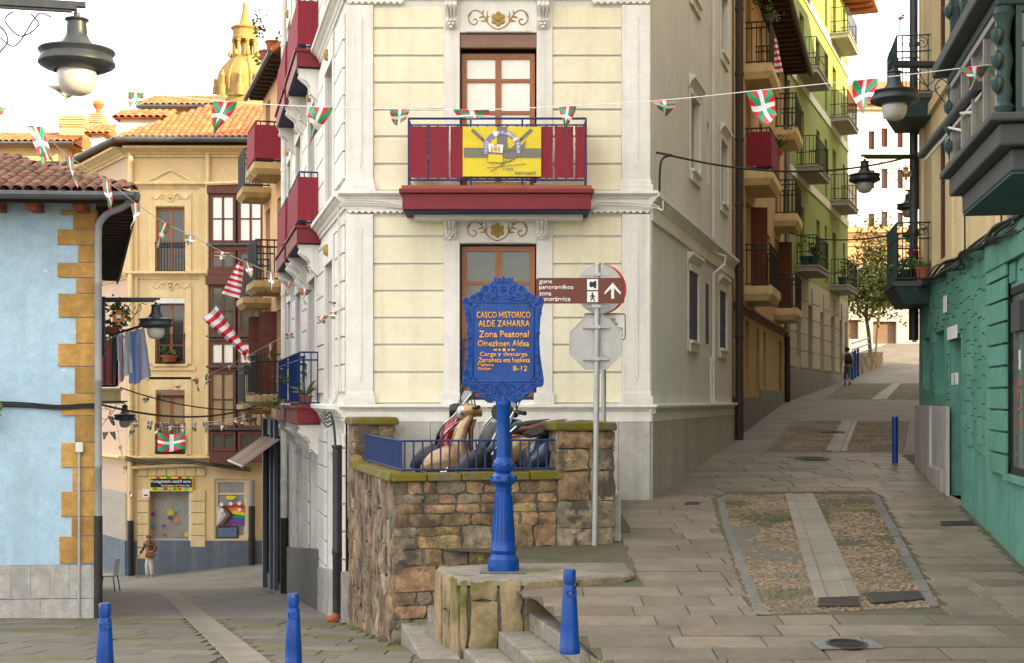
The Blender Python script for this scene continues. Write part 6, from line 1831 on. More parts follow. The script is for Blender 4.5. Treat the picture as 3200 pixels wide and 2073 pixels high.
for i in range(10):
    MB().box(GR, GR.L * i / 10 + .004, GR.L * (i + 1) / 10 - .004, .004, .045, -1, 1.15).build('skirting_slab', m_slate, gh)
for z in (8.1, 11.65, 15.15): MB().box(GR, 0, GR.L, .003, .05, z, z + .32).build('cream_band', m_greenband, gh)
for z in fl_:
    balcony(gh, GR, gy(51.5), gy(54.6), z, .22, .8, mat('grey_balcony_concrete', (.36, .34, .29), .85), m_blackiron, 1.1, 14, 5, None, extra=(.5,), r=.012)
    balcony(gh, GR, gy(60.3), gy(63.6), z, .22, .8, MATS['grey_balcony_concrete'], m_blackiron, 1.1, 14, 5, None, extra=(.5,), r=.012)
g8 = [GR.pt(0, -.5, 0), GR.pt(GR.L, -.5, 0), GR.pt(GR.L, -10, 0), GR.pt(0, -10, 0)]
b8([(p.x, p.y) for p in g8], -1, 18.4).build('inner_wall', m_green, gh)  # unseen filler added so light cannot pass the shell
EG = Fr(tuple(GR.pt(GR.L, 0, 0).xy), tuple(GR.pt(GR.L, -10, 0).xy)); 
e8 = [GR.pt(-.5, 1.3, 0), GR.pt(GR.L + 1.2, 1.3, 0), GR.pt(GR.L + 1.2, -11, 0), GR.pt(-.5, -11, 0)]
rf = b8([(p.x, p.y) for p in e8], 18.42, 18.6)
rf.add([Vector((p.x, p.y, 18.61)) for p in e8] + [GR.pt(3, -5, 21), GR.pt(GR.L - 3, -5, 21)], [(0, 1, 5, 4), (1, 2, 5), (2, 3, 4, 5), (3, 0, 4)])
rf.build('roof', m_tilefar, gh)
ra = MB()
for i in range(20): ra.box(GR, GR.L * i / 19 - .05, GR.L * i / 19 + .05, .01, 1.2, 18.28, 18.41)
ra.build('rafter_end', m_rafter, gh)

# ------------------------------------------------------------------ white building closing the street
WY = 93.0
WF = Fr((P(2600, 0, WY).x, WY), (P(3250, 0, WY).x, WY))
wb_ = thing('white_block', 'white building with orange roof closing the end of the street', 'building', (26, 95, 3.5))
W = lambda u0, u1, v0, v1: (WF.s_u(u0), WF.s_u(u1), (1250 - v1) / F * WY, (1250 - v0) / F * WY)
wz = lambda v: (1250 - v) / F * WY
wins = [W(2714, 2733, 410, 468), W(2754, 2774, 401, 460), W(2714, 2733, 532, 590), W(2754, 2774, 528, 590), W(2714, 2733, 668, 742), W(2754, 2774, 662, 738), W(2804, 2822, 405, 462), W(2804, 2822, 530, 590), W(2804, 2822, 665, 740)]
wall(MB(), WF, 0, WF.L, wz(715), wz(335), [w for w in wins if w[3] < 18] , .2).build('front_wall', m_farwhite, wb_, recalc=False)
for w in wins: window(wb_, WF, w[0], w[1], w[2], w[3], -.18, m_woodold, m_shutred if w[2] > 16.2 else m_glass, 2, (1,), .08, .05)
low = [W(2652, 2683, 1000, 1060), W(2728, 2802, 1005, 1075), W(2850, 2866, 960, 1070)]
wall(MB(), WF, 0, WF.L, wz(830), wz(770), [], .2).build('orange_band', m_farorange, wb_, recalc=False)
wall(MB(), WF, 0, WF.L, 2, wz(830), low, .3).build('stone_base', m_marble, wb_, recalc=False)
for w in low: MB().box(WF, w[0], w[1], -.36, -.3, w[2], w[3]).build('shop_opening', mat('brown_shop_blind', (.2, .12, .08), .7), wb_)
cornice(wb_, WF, 0, WF.L, wz(770), wz(712), .6, m_farorange, 'cornice')
MB().box(WF, 0, WF.L, .01, .3, wz(345), wz(330)).build('eave_moulding', m_farorange, wb_)
rr = MB(); rr.hexa([WF.pt(-.5, .6, wz(329)), WF.pt(WF.L, .6, wz(329)), WF.pt(WF.L, -6, wz(329)), WF.pt(-.5, -6, wz(329)), WF.pt(2, -2.5, wz(230)), WF.pt(WF.L, -2.5, wz(220)), WF.pt(WF.L, -3, wz(220)), WF.pt(2, -3, wz(230))]); rr.build('roof', m_tilefar, wb_)
MB().box(WF, 0.05, WF.L, -9, -.4, 1.5, wz(331)).build('inner_wall', m_farwhite, wb_)  # unseen body added at the back against light leaks

b8([(8.66, 28.45), (24, 28.45), (24, 52), (15.8, 52)], -3.2, 16.4).build('rear_wing', m_upper, shop)  # unseen block added to close the sun gap; backs the far lamps

# ------------------------------------------------------------------ roof tiles
def tile_mesh(w, l, h=.05, seg=5):
    mb = MB(); v = []
    for (y, k) in ((0, 1.0), (l, .82)):
        for rad in (1.0, .8):
            for i in range(seg + 1):
                a = math.pi * i / seg
                v.append((w / 2 * k * rad * math.cos(a), y, h * k * math.sin(a) - (1 - rad) * .06))
    n = seg + 1
    f = []
    for i in range(seg):
        f.append((i, i + 1, 2 * n + i + 1, 2 * n + i)); f.append((i, n + i, n + i + 1, i + 1))
    f += [(n + i, 3 * n + i, 3 * n + i + 1, n + i + 1) for i in range(seg)]
    mb.add(v, f)
    me = mb.mesh('tile', False); me.shade_smooth(); me.set_sharp_from_angle(angle=R(50))
    return me
def tile_slope(parent, me, m, O, ex, up, w, l, W, Lr, keep, limit=300, scale=1.0):
    """lay tiles from the eave O along ex (width W) and up the slope (length Lr)"""
    if not me.materials: me.materials.append(m)
    ex, up = Vector(ex).normalized(), Vector(up).normalized(); nz_ = ex.cross(up).normalized()
    if nz_.z < 0: nz_ = -nz_
    rot = Matrix((ex, up, nz_)).transposed().to_4x4()
    n = 0; rest = MB()
    for j in range(int(Lr / l) + 1):
        for i in range(int(W / w) + 1):
            a, b = (i + .5) * w, j * l
            if not keep(a, b): continue
            p = Vector(O) + ex * (a + random.uniform(-.008, .008)) + up * b + nz_ * (.012 + random.uniform(0, .012))
            mm = Matrix.Translation(p) @ rot @ Matrix.Rotation(random.uniform(-.03, .03), 4, 'Z')
            if n < limit:
                o = bpy.data.objects.new('roof_tile', me); COL.objects.link(o); o.matrix_world = mm; n += 1
                o.parent = parent; o.matrix_parent_inverse = wmat(parent).inverted()
            else:
                rest.add([mm @ v.co for v in me.vertices], [tuple(q.vertices) for q in me.polygons])
    if rest.v:
        o = rest.build('roof_tiling', m, parent, smooth=True, recalc=False); o['kind'] = 'stuff'
    return n

# ------------------------------------------------------------------ pale blue house
BF = Fr((-13.4, 24.2), (-7.30, 24.7))
bh = thing('blue_house', 'pale blue house with ochre quoins and old brown tile roof', 'house', (-9, 26, -3.9))
bz = lambda v: (1250 - v) / F * 24.55
BSD = Fr((-7.30, 24.7), (-7.30 - .302 * 16, 40.7))
wall(MB(), BF, 0, BF.L, bz(1768), 3.55).build('front_wall', m_blue, bh, recalc=False)
wall(MB(), BSD, 0, BSD.L, -6.2, 3.55).build('side_wall', m_blue, bh, recalc=False)
rowsq = [(673, 714, 229), (716, 764, 181), (766, 818, 245), (820, 866, 181), (868, 915, 239), (917, 991, 184), (993, 1072, 238), (1074, 1145, 183), (1147, 1229, 235), (1231, 1300, 192), (1302, 1383, 235), (1385, 1462, 192), (1464, 1536, 228), (1538, 1616, 193), (1618, 1677, 225), (1679, 1763, 187), (655, 671, 190)]
for v0, v1, u in rowsq:
    q = MB().box(BF, BF.s_u(u), BF.L + .002, .003, .035, bz(v1), bz(v0)).build('quoin', m_quoin, bh, bevel=.01)
    L2 = .55 if u < 210 else .3
    MB().box(BSD, -.03, L2, .003, .03, bz(v1), bz(v0)).build('quoin', m_quoin, bh, bevel=.01)
us = [-620, -200, -80, 37, 98, 158, 218, 296]
for i, (a, b) in enumerate(zip(us, us[1:])):
    MB().box(BF, max(0, BF.s_u(a)) + .002, BF.s_u(b) - .002, -.1, .05, bz(1872), bz(1769)).build('plinth_slab', m_concrete, bh, bevel=.003)
for i, (a, b) in enumerate(zip([-620, -250, -60, 128, 250, 296], [-250, -60, 128, 250, 296])):
    MB().box(BF, max(0, BF.s_u(a)) + .002, BF.s_u(b) - .002, -.1, .056, -4.4, bz(1874)).build('plinth_slab', m_concrete, bh, bevel=.006)
MB().box(BSD, 0.0, BSD.L, -.1, .045, -6.4, -3.2).build('plinth_side', m_concrete, bh)
b8([(-13.4, 24.4), (-7.5, 24.9), (-12.2, 40.2), (-18, 40)], -6, 3.5).build('inner_wall', m_dark, bh)  # hidden dark core added to keep light out of the house
# hipped roof
EV = 3.52; slope = .34
ec = Vector((-6.42, 23.85, EV))                     # front right eave corner
exd = Vector((-.9966, -.082, 0))                    # leftwards along the front eave
upd = Vector((-.082, .9966, slope)); 
hipx = lambda b: b * .98                             # hip climbs back and to the left
rk = MB()
O_ = ec; q_ = lambda a, b: O_ + exd * a + Vector((-.082, .9966, slope)) * b
rk.add([q_(0, 0), q_(9, 0), q_(9, 4.2), q_(4.1, 4.2)], [(0, 1, 2, 3)])
sd = Vector((-.302, 1, 0)).normalized()
hp = q_(4.1, 4.2); fb = ec + sd * 17
rk.add([ec, hp, hp + sd * 13, fb], [(0, 1, 2, 3)])
dn = Vector((0, 0, -.09))
rk.add([q_(0, 0) + dn, q_(9, 0) + dn, q_(9, 1.6) + dn, BSD.pt(0, -.5, EV - .02)], [(0, 1, 2, 3)]); rk.add([ec + dn, fb + dn, fb + Vector((-1.5, 0, 0)) + dn, BSD.pt(0, -.6, EV - .03)], [(0, 1, 2, 3)])
rk.build('roof', m_tileold, bh, recalc=False)
bt = tile_mesh(.21, .46, .075)
upn = Vector((-.082, .9966, slope)); ul = upn.length
tile_slope(bh, bt, m_tileold, q_(0, 0) + Vector((0, -.06, .0)), exd, upn, .20, .32, 5.2, 4.3, lambda a, b: a > b / ul * .97 - .02, 300)
for k in range(11):        # hip caps
    p = q_(k * .36, k * .37) + Vector((0, 0, .05)); o = bpy.data.objects.new('hip_tile', bt); COL.objects.link(o)
    d = (q_(1, 1.02) - q_(0, 0)).normalized(); s_ = Vector((d.y, -d.x, 0)).normalized(); u_ = s_.cross(d)
    o.matrix_world = Matrix.Translation(p) @ Matrix((s_, d, u_)).transposed().to_4x4(); setp(o, bh); 
gt = MB().tube([q_(8, -.06) + Vector((0, -.06, -.06)), q_(-.06, -.06) + Vector((0, -.06, -.06))], .075, 8).tube([q_(-.06, -.06) + Vector((.02, -.06, -.06)), fb + Vector((.1, 0, -.06))], .075, 8)
gt.build('gutter', m_gutter, bh, smooth=True)
MB().box(BF, 0, BF.L + .75, .58, .64, EV - .16, EV - .03).build('fascia', m_soffit, bh)
for u in (-160, 6, 123, 266):
    s_ = BF.s_u(u); MB().box(BF, s_ - .09, s_ + .09, .01, .56, EV - .26, EV - .11).build('rafter_end', m_rafter, bh)
for i in range(30):
    s_ = .35 + i * .5; MB().box(BSD, s_ - .05, s_ + .05, .0, .66, EV - .22, EV - .10).build('rafter_end', m_soffit, bh)
MB().box(BSD, .0, 16, .66, .70, EV - .22, EV - .06).build('fascia', m_soffit, bh)
# its grey downpipe with black foot
gp = thing('downpipe', 'tall grey downpipe with black foot on the corner of the blue house', 'downpipe', (P(307, 0, 24.5).x, 24.5, -3.8))
c = P(307, 0, 24.48)
MB().tube([(c.x, c.y, -3.95), (c.x, c.y, bz(1612))], .075, 12).build('pipe_foot', m_pipeblack, gp, smooth=True)
pf_ = [(.062, bz(1611))]
for z in (-1.2, .3, 2.0): pf_ += [(.062, z), (.07, z + .01), (.07, z + .09), (.062, z + .1)]
pf_ += [(.062, bz(735))]
MB().lathe(pf_, 12, (c.x, c.y, 0)).build('pipe', m_pipegrey, gp, smooth=True)
MB().tube(bez([(c.x, c.y, bz(737)), (c.x + .02, c.y, bz(700)), (c.x + .22, c.y - .15, bz(672)), (c.x + .6, c.y - .45, bz(655)), (c.x + .74, c.y - .6, bz(625))], 5), .062, 10).build('swan_neck', m_pipegrey, gp, smooth=True)
mt = thing('meter_conduit', 'thin rusty conduit with white meter box on the quoins', 'conduit', BF.pt(BF.s_u(250), .08, -3.8))
MB().tube([BF.pt(BF.s_u(250), .075, -3.85), BF.pt(BF.s_u(250), .065, bz(1415))], .024, 8).build('conduit', m_galv, mt, smooth=True)
MB().box(BF, BF.s_u(241), BF.s_u(264), .036, .13, bz(1414), bz(1383)).build('meter_box', m_plasticwhite, mt, bevel=.01)
for i in range(3):
    cable('cable', ['upper black cable across the blue wall', 'middle black cable across the blue wall', 'lower black cable across the blue wall'][i], [BF.pt(BF.s_u(-300), .05, bz(1250 + 6 * i)), BF.pt(BF.s_u(40), .05, bz(1258 + 6 * i)), BF.pt(BF.s_u(180), .06, bz(1268 + 5 * i)), BF.pt(BF.s_u(262), .07, bz(1264 + 5 * i)), BF.pt(BF.s_u(318), .16, bz(1262 + 6 * i))], .016, m_cable, 6)
# pink balcony on its side wall with laundry rack
yb0 = 28.9
s0 = (yb0 - 24.7) / BSD.d.y
pb_o = balcony(bh, BSD, s0, s0 + 2.2, .24, .26, .52, m_yellowtrim, m_blackiron, 1.12, 10, 3, None, label='balcony with dusty pink panels and laundry')
for (a, b) in ((BSD.pt(s0 + .1, .04, 0), BSD.pt(s0 + .1, .42, 0)), (BSD.pt(s0 + .1, .42, 0), BSD.pt(s0 + 2.1, .42, 0))):
    k = MB(); k.hexa([a + Vector((0, .0, .32)), b + Vector((0, 0, .32)), b + Vector((.0, .02, .32)), a + Vector((0, .02, .32)), a + Vector((0, 0, 1.24)), b + Vector((0, 0, 1.24)), b + Vector((0, .02, 1.24)), a + Vector((0, .02, 1.24))]); k.build('pink_panel', mat('dusty_pink_panel', (.42, .12, .12), .75, bump=.1), pb_o)
rk_ = thing('laundry_rack', 'black laundry rack leaning out from the pink balcony', 'rack', BSD.pt(s0, .5, 1.3))
r0, r1 = P(353, 1048, 28.6), P(452, 1018, 28.0)
MB().tube([r0, r1], .014, 6).tube([r0 + Vector((.06, .12, .06)), r1 + Vector((.06, .12, .06))], .014, 6).tube([r1, r1 + Vector((.06, .12, .06))], .012, 6).tube([r0 + Vector((0, 0, -.35)), r0.lerp(r1, .5)], .012, 5).build('rack_bar', m_blackiron, rk_)
def garment(name, label, t0, t1, L0, L1, flare, m, seed):
    a, b = r0.lerp(r1, t0), r0.lerp(r1, t1); mid_ = (a + b) / 2
    mb = MB()
    def fn(i, j):
        p = a.lerp(b, i); k = 1 + flare * j
        x = mid_ + (p - mid_) * k
        f_ = math.sin(i * 9 + seed) * .035 * j
        return (x.x + f_ * .3 + .02 * j, x.y + f_ - .02, p.z - lerp(0, lerp(L0, L1, i), j) - .05 * abs(math.sin(i * math.pi)) * (1 - j))
    mb.grid(fn, 12, 10)
    return tag(mb.build(name, m, None, smooth=True, recalc=False), label, 'laundry', 'laundry on the rack')
garment('hanging_garment', 'dark teal shirt hanging nearest the pink balcony', .0, .12, .75, .9, .2, m_darkcloth, 1)
garment('hanging_towel', 'white towel with red stripe lines on the laundry rack', .10, .30, .52, .6, .15, m_whitecloth, 2)
garment('hanging_garment', 'pale pink cloth low on the laundry rack', .20, .34, 1.02, .95, .3, m_pinkcloth, 3)
garment('hanging_towel', 'long off-white towel in the middle of the laundry', .38, .55, .92, .85, .5, m_whitecloth, 4)
garment('hanging_trousers', 'light blue trousers on the laundry rack', .55, .78, 1.08, 1.1, .35, m_bluecloth, 5)
garment('hanging_sheet', 'wide lilac sheet billowing at the end of the laundry rack', .78, .99, 1.15, 1.0, 1.6, m_lilac, 6)

# ------------------------------------------------------------------ yellow house closing the lower street
YY = 51.0
YF = Fr((P(395, 0, YY).x, YY), (P(880, 0, YY).x, YY))
YC = Fr((-17.2, 56.2), (P(395, 0, YY).x, YY))
yh = thing('yellow_house', 'yellow ochre house with pediment and brown timber bay at the end of the street', 'house', (-11, 54, -6.1))
ys_ = lambda u: YF.s_u(u); yz = lambda v: (1250 - v) / F * YY
Yr = lambda u0, u1, v0, v1: (ys_(u0), ys_(u1), yz(v1), yz(v0))
hw = [Yr(487, 578, 648, 852), Yr(487, 578, 935, 1138), Yr(487, 578, 1222, 1420)]
hgd = [Yr(467, 594, 1536, 1752), Yr(670, 772, 1498, 1684)]
wall(MB(), YF, 0, YF.L, -7, 8.95, hw + hgd, .3).build('front_wall', m_yellow, yh, recalc=False)
wall(MB(), YC, 0, YC.L, -7, 8.95).build('corner_wall', m_pinkwall, yh, recalc=False)
for i, h_ in enumerate(hw):
    wd = window(yh, YF, h_[0], h_[1], h_[2], h_[3] - (.0, .12, .14)[i], -.2, m_wood, m_glass if i < 2 else m_blind, 2, (3, 1) if i == 0 else (5, 2), .10, .05, 'balcony_door')
    if i: MB().box(YF, h_[0], h_[1], -.1, .05, h_[3] - .16, h_[3] + .03).build('roller_box', m_plasticwhite if i == 1 else m_shutbrown, yh)
    rl_ = MB(); z0 = h_[2] + .05; z1 = z0 + 1.0
    for z in (z0, z1, z1 - .1): rl_.tube([YF.pt(h_[0] - .03, .06, z), YF.pt(h_[1] + .03, .06, z)], .018, 4)
    for k_ in range(11): s_ = lerp(h_[0], h_[1], k_ / 10); rl_.tube([YF.pt(s_, .06, z0), YF.pt(s_, .06, z1 + .08)], .013, 4)
    rl_.build('guard_rail', m_blackiron, yh)
    MB().box(YF, h_[0] - .1, h_[1] + .1, -.1, .1, h_[2] - .09, h_[2]).build('door_sill', m_yellowtrim, yh)
    mb = MB(); t_ = .24; mb.box(YF, h_[0] - t_, h_[0], .003, .05, h_[2], h_[3] + .5); mb.box(YF, h_[1], h_[1] + t_, .003, .05, h_[2], h_[3] + .5); mb.box(YF, h_[0], h_[1], .003, .05, h_[3] + .04, h_[3] + .5); mb.build('door_surround', m_yellowtrim, yh)
def relief(v, nm='stucco_relief'):
    mb = MB(); C = YF.pt(ys_(534), .06, yz(v)); e1, e3 = Vector((1, 0, 0)), Vector((0, 0, 1)); k = YY / F
    for sg in (1, -1):
        mb.tube(bez([C + e1 * sg * x * k + e3 * y * k for x, y in ((4, -8), (16, 8), (30, 10), (44, -6), (58, 8), (54, -4))], 5), .03, 5)
        mb.tube(spiral(C + e1 * sg * 28 * k, e1 * sg, e3, 9 * k, 1.4, 0, 1, 14), .025, 5)
    mb.tube(spiral(C, e1, e3, 12 * k, 1.0, 0, 1, 14, 1), .03, 5); mb.lathe([(0, -.08), (.08, 0), (0, .08)], 8, C)
    mb.build(nm, m_yellowtrim, yh, smooth=True)
relief(618); relief(895)
pd = MB(); 
pd.ext([YF.pt(ys_(466), .003, yz(570)), YF.pt(ys_(604), .003, yz(570)), YF.pt(ys_(535), .003, yz(535))], (0, -.08, 0)); pd.build('pediment', m_yellow, yh)
pe = MB()
for a, b in (((460, 572), (535, 533)), ((535, 533), (610, 572)), ((460, 572), (610, 572))):
    pe.tube([YF.pt(ys_(a[0]), .1, yz(a[1])), YF.pt(ys_(b[0]), .1, yz(b[1]))], .06, 4)
pe.build('pediment_moulding', m_yellowtrim, yh)
for v0, v1, pj_ in ((462, 492, .55), (572, 590, .2), (850, 872, .25), (1425, 1446, .3)):
    cornice(yh, YF, 0, YF.L, yz(v1), yz(v0), pj_, m_yellowtrim); cornice(yh, YC, 0, YC.L + .02, yz(v1), yz(v0), pj_, m_yellowtrim)
for a, b in ((398, 432), (624, 652)):
    MB().box(YF, ys_(a), ys_(b), .004, .08, yz(1425), yz(590)).build('pilaster', m_yellow, yh)
for v0, v1 in ((1148, 1158), (1176, 1186)): MB().box(YF, ys_(455), ys_(612), .003, .05, yz(v1), yz(v0)).build('string_course', m_yellowtrim, yh)
MB().box(YF, 0, YF.L, .003, .05, -7, yz(1690)).build('dado', m_dado, yh); MB().box(YC, 0, YC.L, .003, .05, -7, yz(1690)).build('dado', m_dado, yh)
MB().box(YC, 0, YC.L, .002, .03, yz(1690), yz(1540)).build('grey_repair', mat('grey_patch_render', (.38, .34, .29), .9, stain=.2), yh)
for a, b in ((430, 466), (596, 642)):
    for i in range(5 if a > 500 else 6): MB().box(YF, ys_(a), ys_(b), .004, .06, yz(1532 + i * 36 + 34), yz(1532 + i * 36)).build('rusticated_block', m_yellowtrim, yh, bevel=.02)
for i in range(7):
    a, b = lerp(432, 642, i / 7), lerp(432, 642, (i + 1) / 7); MB().box(YF, ys_(a) + .01, ys_(b) - .01, .004, .06, yz(1488), yz(1462)).build('voussoir', m_yellowtrim, yh, bevel=.02)
# youth centre door: sign, lattice grille, roller
dn_ = hgd[0]
MB().box(YF, dn_[0], dn_[1], -.3, -.26, dn_[2], dn_[3]).build('door_panel', mat('pale_door_panel', (.42, .40, .34), .6), yh)
gl = MB(); nn = 16
for i in range(-nn, nn + 1):
    for sg in (1, -1):
        pts = []
        for j in range(13):
            z = lerp(yz(1686), dn_[3] - .04, j / 12); s_ = (dn_[0] + dn_[1]) / 2 + i * .17 + sg * (j - 6) * .17 * .5
            if dn_[0] + .02 < s_ < dn_[1] - .02: pts.append(YF.pt(s_, -.2, z))
        if len(pts) > 1: gl.tube(pts, .009, 3)
gl.build('lattice_grille', m_galv, yh)
slats(yh, YF, dn_[0], dn_[1], dn_[2], yz(1686), -.18, m_galv, .1, 'roller_slats')
MB().box(YF, dn_[1] - .04, dn_[1] + .07, -.1, .03, dn_[2], dn_[3]).build('door_jamb', m_plasticwhite, yh)
spots_ = [((1105 + dx) , 0) for dx in ()]
k_ = YY / F
def zc(x, y): return YF.pt(ys_(x / 1.9945), -.17, yz(1300 + y / 1.9945))
for j, (x, y, r_, c) in enumerate(((948, 615, 14, (.16, .02, .2)), (948, 688, 15, (.03, .22, .33)), (1013, 690, 13, (.14, .08, .3)), (1090, 655, 17, (.6, .2, .1)), (1160, 570, 12, (.1, .35, .5)), (1018, 745, 10, (.5, .02, .15)), (1055, 605, 22, (.5, .45, .03)), (1095, 590, 12, (.1, .35, .5)), (1053, 638, 14, (.08, .07, .08)), (1160, 740, 20, (.55, .5, .05)))):
    d_ = MB(); C = zc(x, y); r_ *= k_ / 1.9945
    d_.add([C + Vector((r_ * math.cos(a * math.pi / 6), -.01, r_ * .9 * math.sin(a * math.pi / 6))) for a in range(12)], [tuple(range(12))]); d_.build('sticker', flat('sticker_%d' % j, c, .5), yh, recalc=False)
ys2 = thing('shop_sign', 'yellow shop sign with dark band and coloured blobs over the grille door', 'sign', YF.pt(ys_(530), .05, yz(1535)))
SG = lambda x, y, o: YF.pt(YF.s_u(x / 1.9945, o), o, (1250 - (1300 + y / 1.9945)) / F * (YY - o))
MB().hexa([SG(932, 470, .06), SG(1200, 470, .06), SG(1200, 470, .11), SG(932, 470, .11), SG(932, 380, .06), SG(1200, 380, .06), SG(1200, 380, .11), SG(932, 380, .11)]).build('panel', flat('sign_yellow', (.78, .62, .03), .45), ys2)
k = MB(); k.add([SG(x, y, .115) for x, y in ((938, 392), (1196, 392), (1196, 446), (938, 446))], [(0, 1, 2, 3)]); k.build('dark_band', m_signblack, ys2, recalc=False)
lettering('Portugaleteko aisialdi sarea', ys2, m_signwhite, SG(942, 424, .12), (1, 0, 0), (0, 0, 1), 246 * k_ / 1.9945, 25 * k_ / 1.9945, .002, .015)
lettering('Red de grupos de Tiempo libre', ys2, m_signwhite, SG(1005, 444, .12), (1, 0, 0), (0, 0, 1), 180 * k_ / 1.9945, 16 * k_ / 1.9945, .002, .015)
for j, (x, y, w, c) in enumerate(((966, 456, 26, (.1, .35, .03)), (1000, 458, 22, (.2, .45, .6)), (1030, 456, 24, (.55, .03, .04)), (1060, 460, 18, (.1, .35, .5)), (1090, 456, 22, (.1, .3, .03)), (1120, 456, 20, (.5, .03, .05)), (1160, 456, 24, (.15, .45, .6)), (985, 386, 20, (.5, .03, .04)), (1050, 385, 22, (.1, .35, .03)), (1120, 386, 22, (.5, .03, .04)), (1170, 386, 18, (.1, .35, .5)))):
    d_ = MB(); C = SG(x, y, .12); rr = w * k_ / 1.9945 / 2
    d_.add([C + Vector((rr * 1.3 * math.cos(a * math.pi / 5), 0, rr * .7 * math.sin(a * math.pi / 5))) for a in range(10)], [tuple(range(10))]); d_.build('colour_blob', flat('blob_%d' % j, c, .5), ys2, recalc=False)
pn_ = thing('notice', 'small white paper notice beside the shop sign', 'notice', SG(910, 510, .08)); MB().hexa([SG(888, 510, .065), SG(931, 510, .065), SG(931, 510, .075), SG(888, 510, .075), SG(888, 455, .065), SG(931, 455, .065), SG(931, 455, .075), SG(888, 455, .075)]).build('paper', m_signwhite, pn_)
k = MB(); k.add([SG(x, y, .078) for x, y in ((896, 500), (924, 500), (924, 490), (896, 490))], [(0, 1, 2, 3)]); k.build('red_print', m_signred, pn_, recalc=False)
# window with progress flag
sh_ = hgd[1]
swd = window(yh, YF, sh_[0], sh_[1], sh_[2], sh_[3], -.12, mat('cream_window_frame', (.68, .58, .40), .6), mat('pale_shop_interior', (.34, .34, .31), .2, (.26, .26, .25), vs=1.5, bump=0, spec=.5, coat=.3), 1, (1, 3.6), .12, .06, 'shop_window')
m_rain = stripes_mat('rainbow_cloth', [(.22, .02, .25), (.02, .10, .40), (.02, .25, .05), (.75, .55, .02), (.62, .18, .02), (.50, .02, .02)], 6)
fl_o = thing('rainbow_flag', 'rainbow flag with chevron hung inside the shop window', 'flag', SG(1435, 690, -.06))
mb = MB(); 
def rf_(i, j): p = SG(lerp(1348, 1524, i), lerp(680, 556, j) + 6 * math.sin(i * 7), -.05 + .01 * math.sin(i * 8)); return p
mb.grid(rf_, 14, 8); mb.build('cloth', m_rain, fl_o, smooth=True, recalc=False)
for j, (x, c) in enumerate(((1455, (.05, .03, .02)), (1435, (.22, .1, .05)), (1412, (.25, .55, .65)), (1396, (.7, .4, .5)), (1378, (.72, .70, .7)), (1360, (.7, .55, .05)))):
    k = MB(); k.add([SG(a, b, -.035 + .003 * j) for a, b in ((x - 62, 560), (max(x - 40, 1348), 560), (x, 612), (max(x - 50, 1348), 682), (max(x - 70, 1348), 682)) if a > 1300], [(0, 1, 2, 3, 4)]); 
    pts = [(1348, 560), (max(1349, x - 48), 560), (x, 616), (max(1349, x - 52), 680), (1348, 680)]
    k = MB(); k.add([SG(a, b, -.030 + .003 * j) for a, b in pts], [(0, 1, 2, 3, 4)]); k.build('chevron', flat('chevron_%d' % j, c, .8), fl_o, recalc=False)
tv = thing('television', 'flat television screen standing at the bottom of the shop window', 'television', SG(1417, 765, -.03))
MB().hexa([SG(1348, 765, -.06), SG(1486, 762, -.06), SG(1486, 762, -.02), SG(1348, 765, -.02), SG(1348, 690, -.06), SG(1486, 686, -.06), SG(1486, 686, -.02), SG(1348, 690, -.02)]).build('case', m_blackplastic, tv)
k = MB(); k.add([SG(x, y, -.015) for x, y in ((1356, 758), (1477, 755), (1477, 694), (1356, 698))], [(0, 1, 2, 3)]); k.build('screen', flat('blue_grey_screen', (.12, .17, .28), .15), tv, recalc=False)
for j, (x, y) in enumerate(((1380, 552), (1438, 548), (1492, 546), (1492, 586), (1382, 588))):
    d_ = MB(); C = SG(x, y, -.01); d_.add([C + Vector((.07 * math.cos(a * math.pi / 6), 0, .07 * math.sin(a * math.pi / 6))) for a in range(12)], [tuple(range(12))]); d_.build('round_sticker', m_signwhite, swd, recalc=False)
k = MB(); k.add([SG(x, y, -.01) for x, y in ((1404, 505), (1420, 498), (1456, 498), (1472, 505), (1456, 522), (1420, 522))], [tuple(range(6))]); k.build('yellow_sticker', MATS['sign_yellow'], swd, recalc=False)
# timber bay of the yellow house
tb_ = thing('timber_bay', 'weathered brown timber bay of four storeys on the yellow house', 'bay window', YF.pt(ys_(740), .4, yz(1446)))
ba, bb, bpn = ys_(664), ys_(835), .62
yzb = lambda v: (1250 - v) / F * (YY - .62)
MB().box(YF, ba + .02, bb - .02, 0, bpn - .03, yzb(1446), yzb(580)).build('bay_core', m_dark, tb_)
BFf = Fr(tuple(YF.pt(ba, bpn, 0).xy), tuple(YF.pt(bb, bpn, 0).xy)); BFs = Fr(tuple(YF.pt(ba, 0, 0).xy), tuple(YF.pt(ba, bpn, 0).xy))
for (v0, v1, kind, pm) in ((608, 760, 'w', m_curtain), (785, 842, 'p', m_glass), (892, 1048, 'w', m_glassgreen), (1068, 1142, 'p', m_curtain), (1160, 1338, 'w', m_blind), (1350, 1410, 'p', m_glassgreen)):
    z0, z1 = yzb(v1), yzb(v0)
    h2 = BFf.L / 2
    for k in range(2):
        window(tb_, BFf, k * h2 + .05, (k + 1) * h2 - .03, z0, z1, -.04, m_woodold, pm, 2, (1, 1) if kind == 'w' else (1,), .10, .04)
    window(tb_, BFs, .05, bpn - .05, z0, z1, -.04, m_woodold, m_blind, 1, (1, 1) if kind == 'w' else (1,), .08, .04)
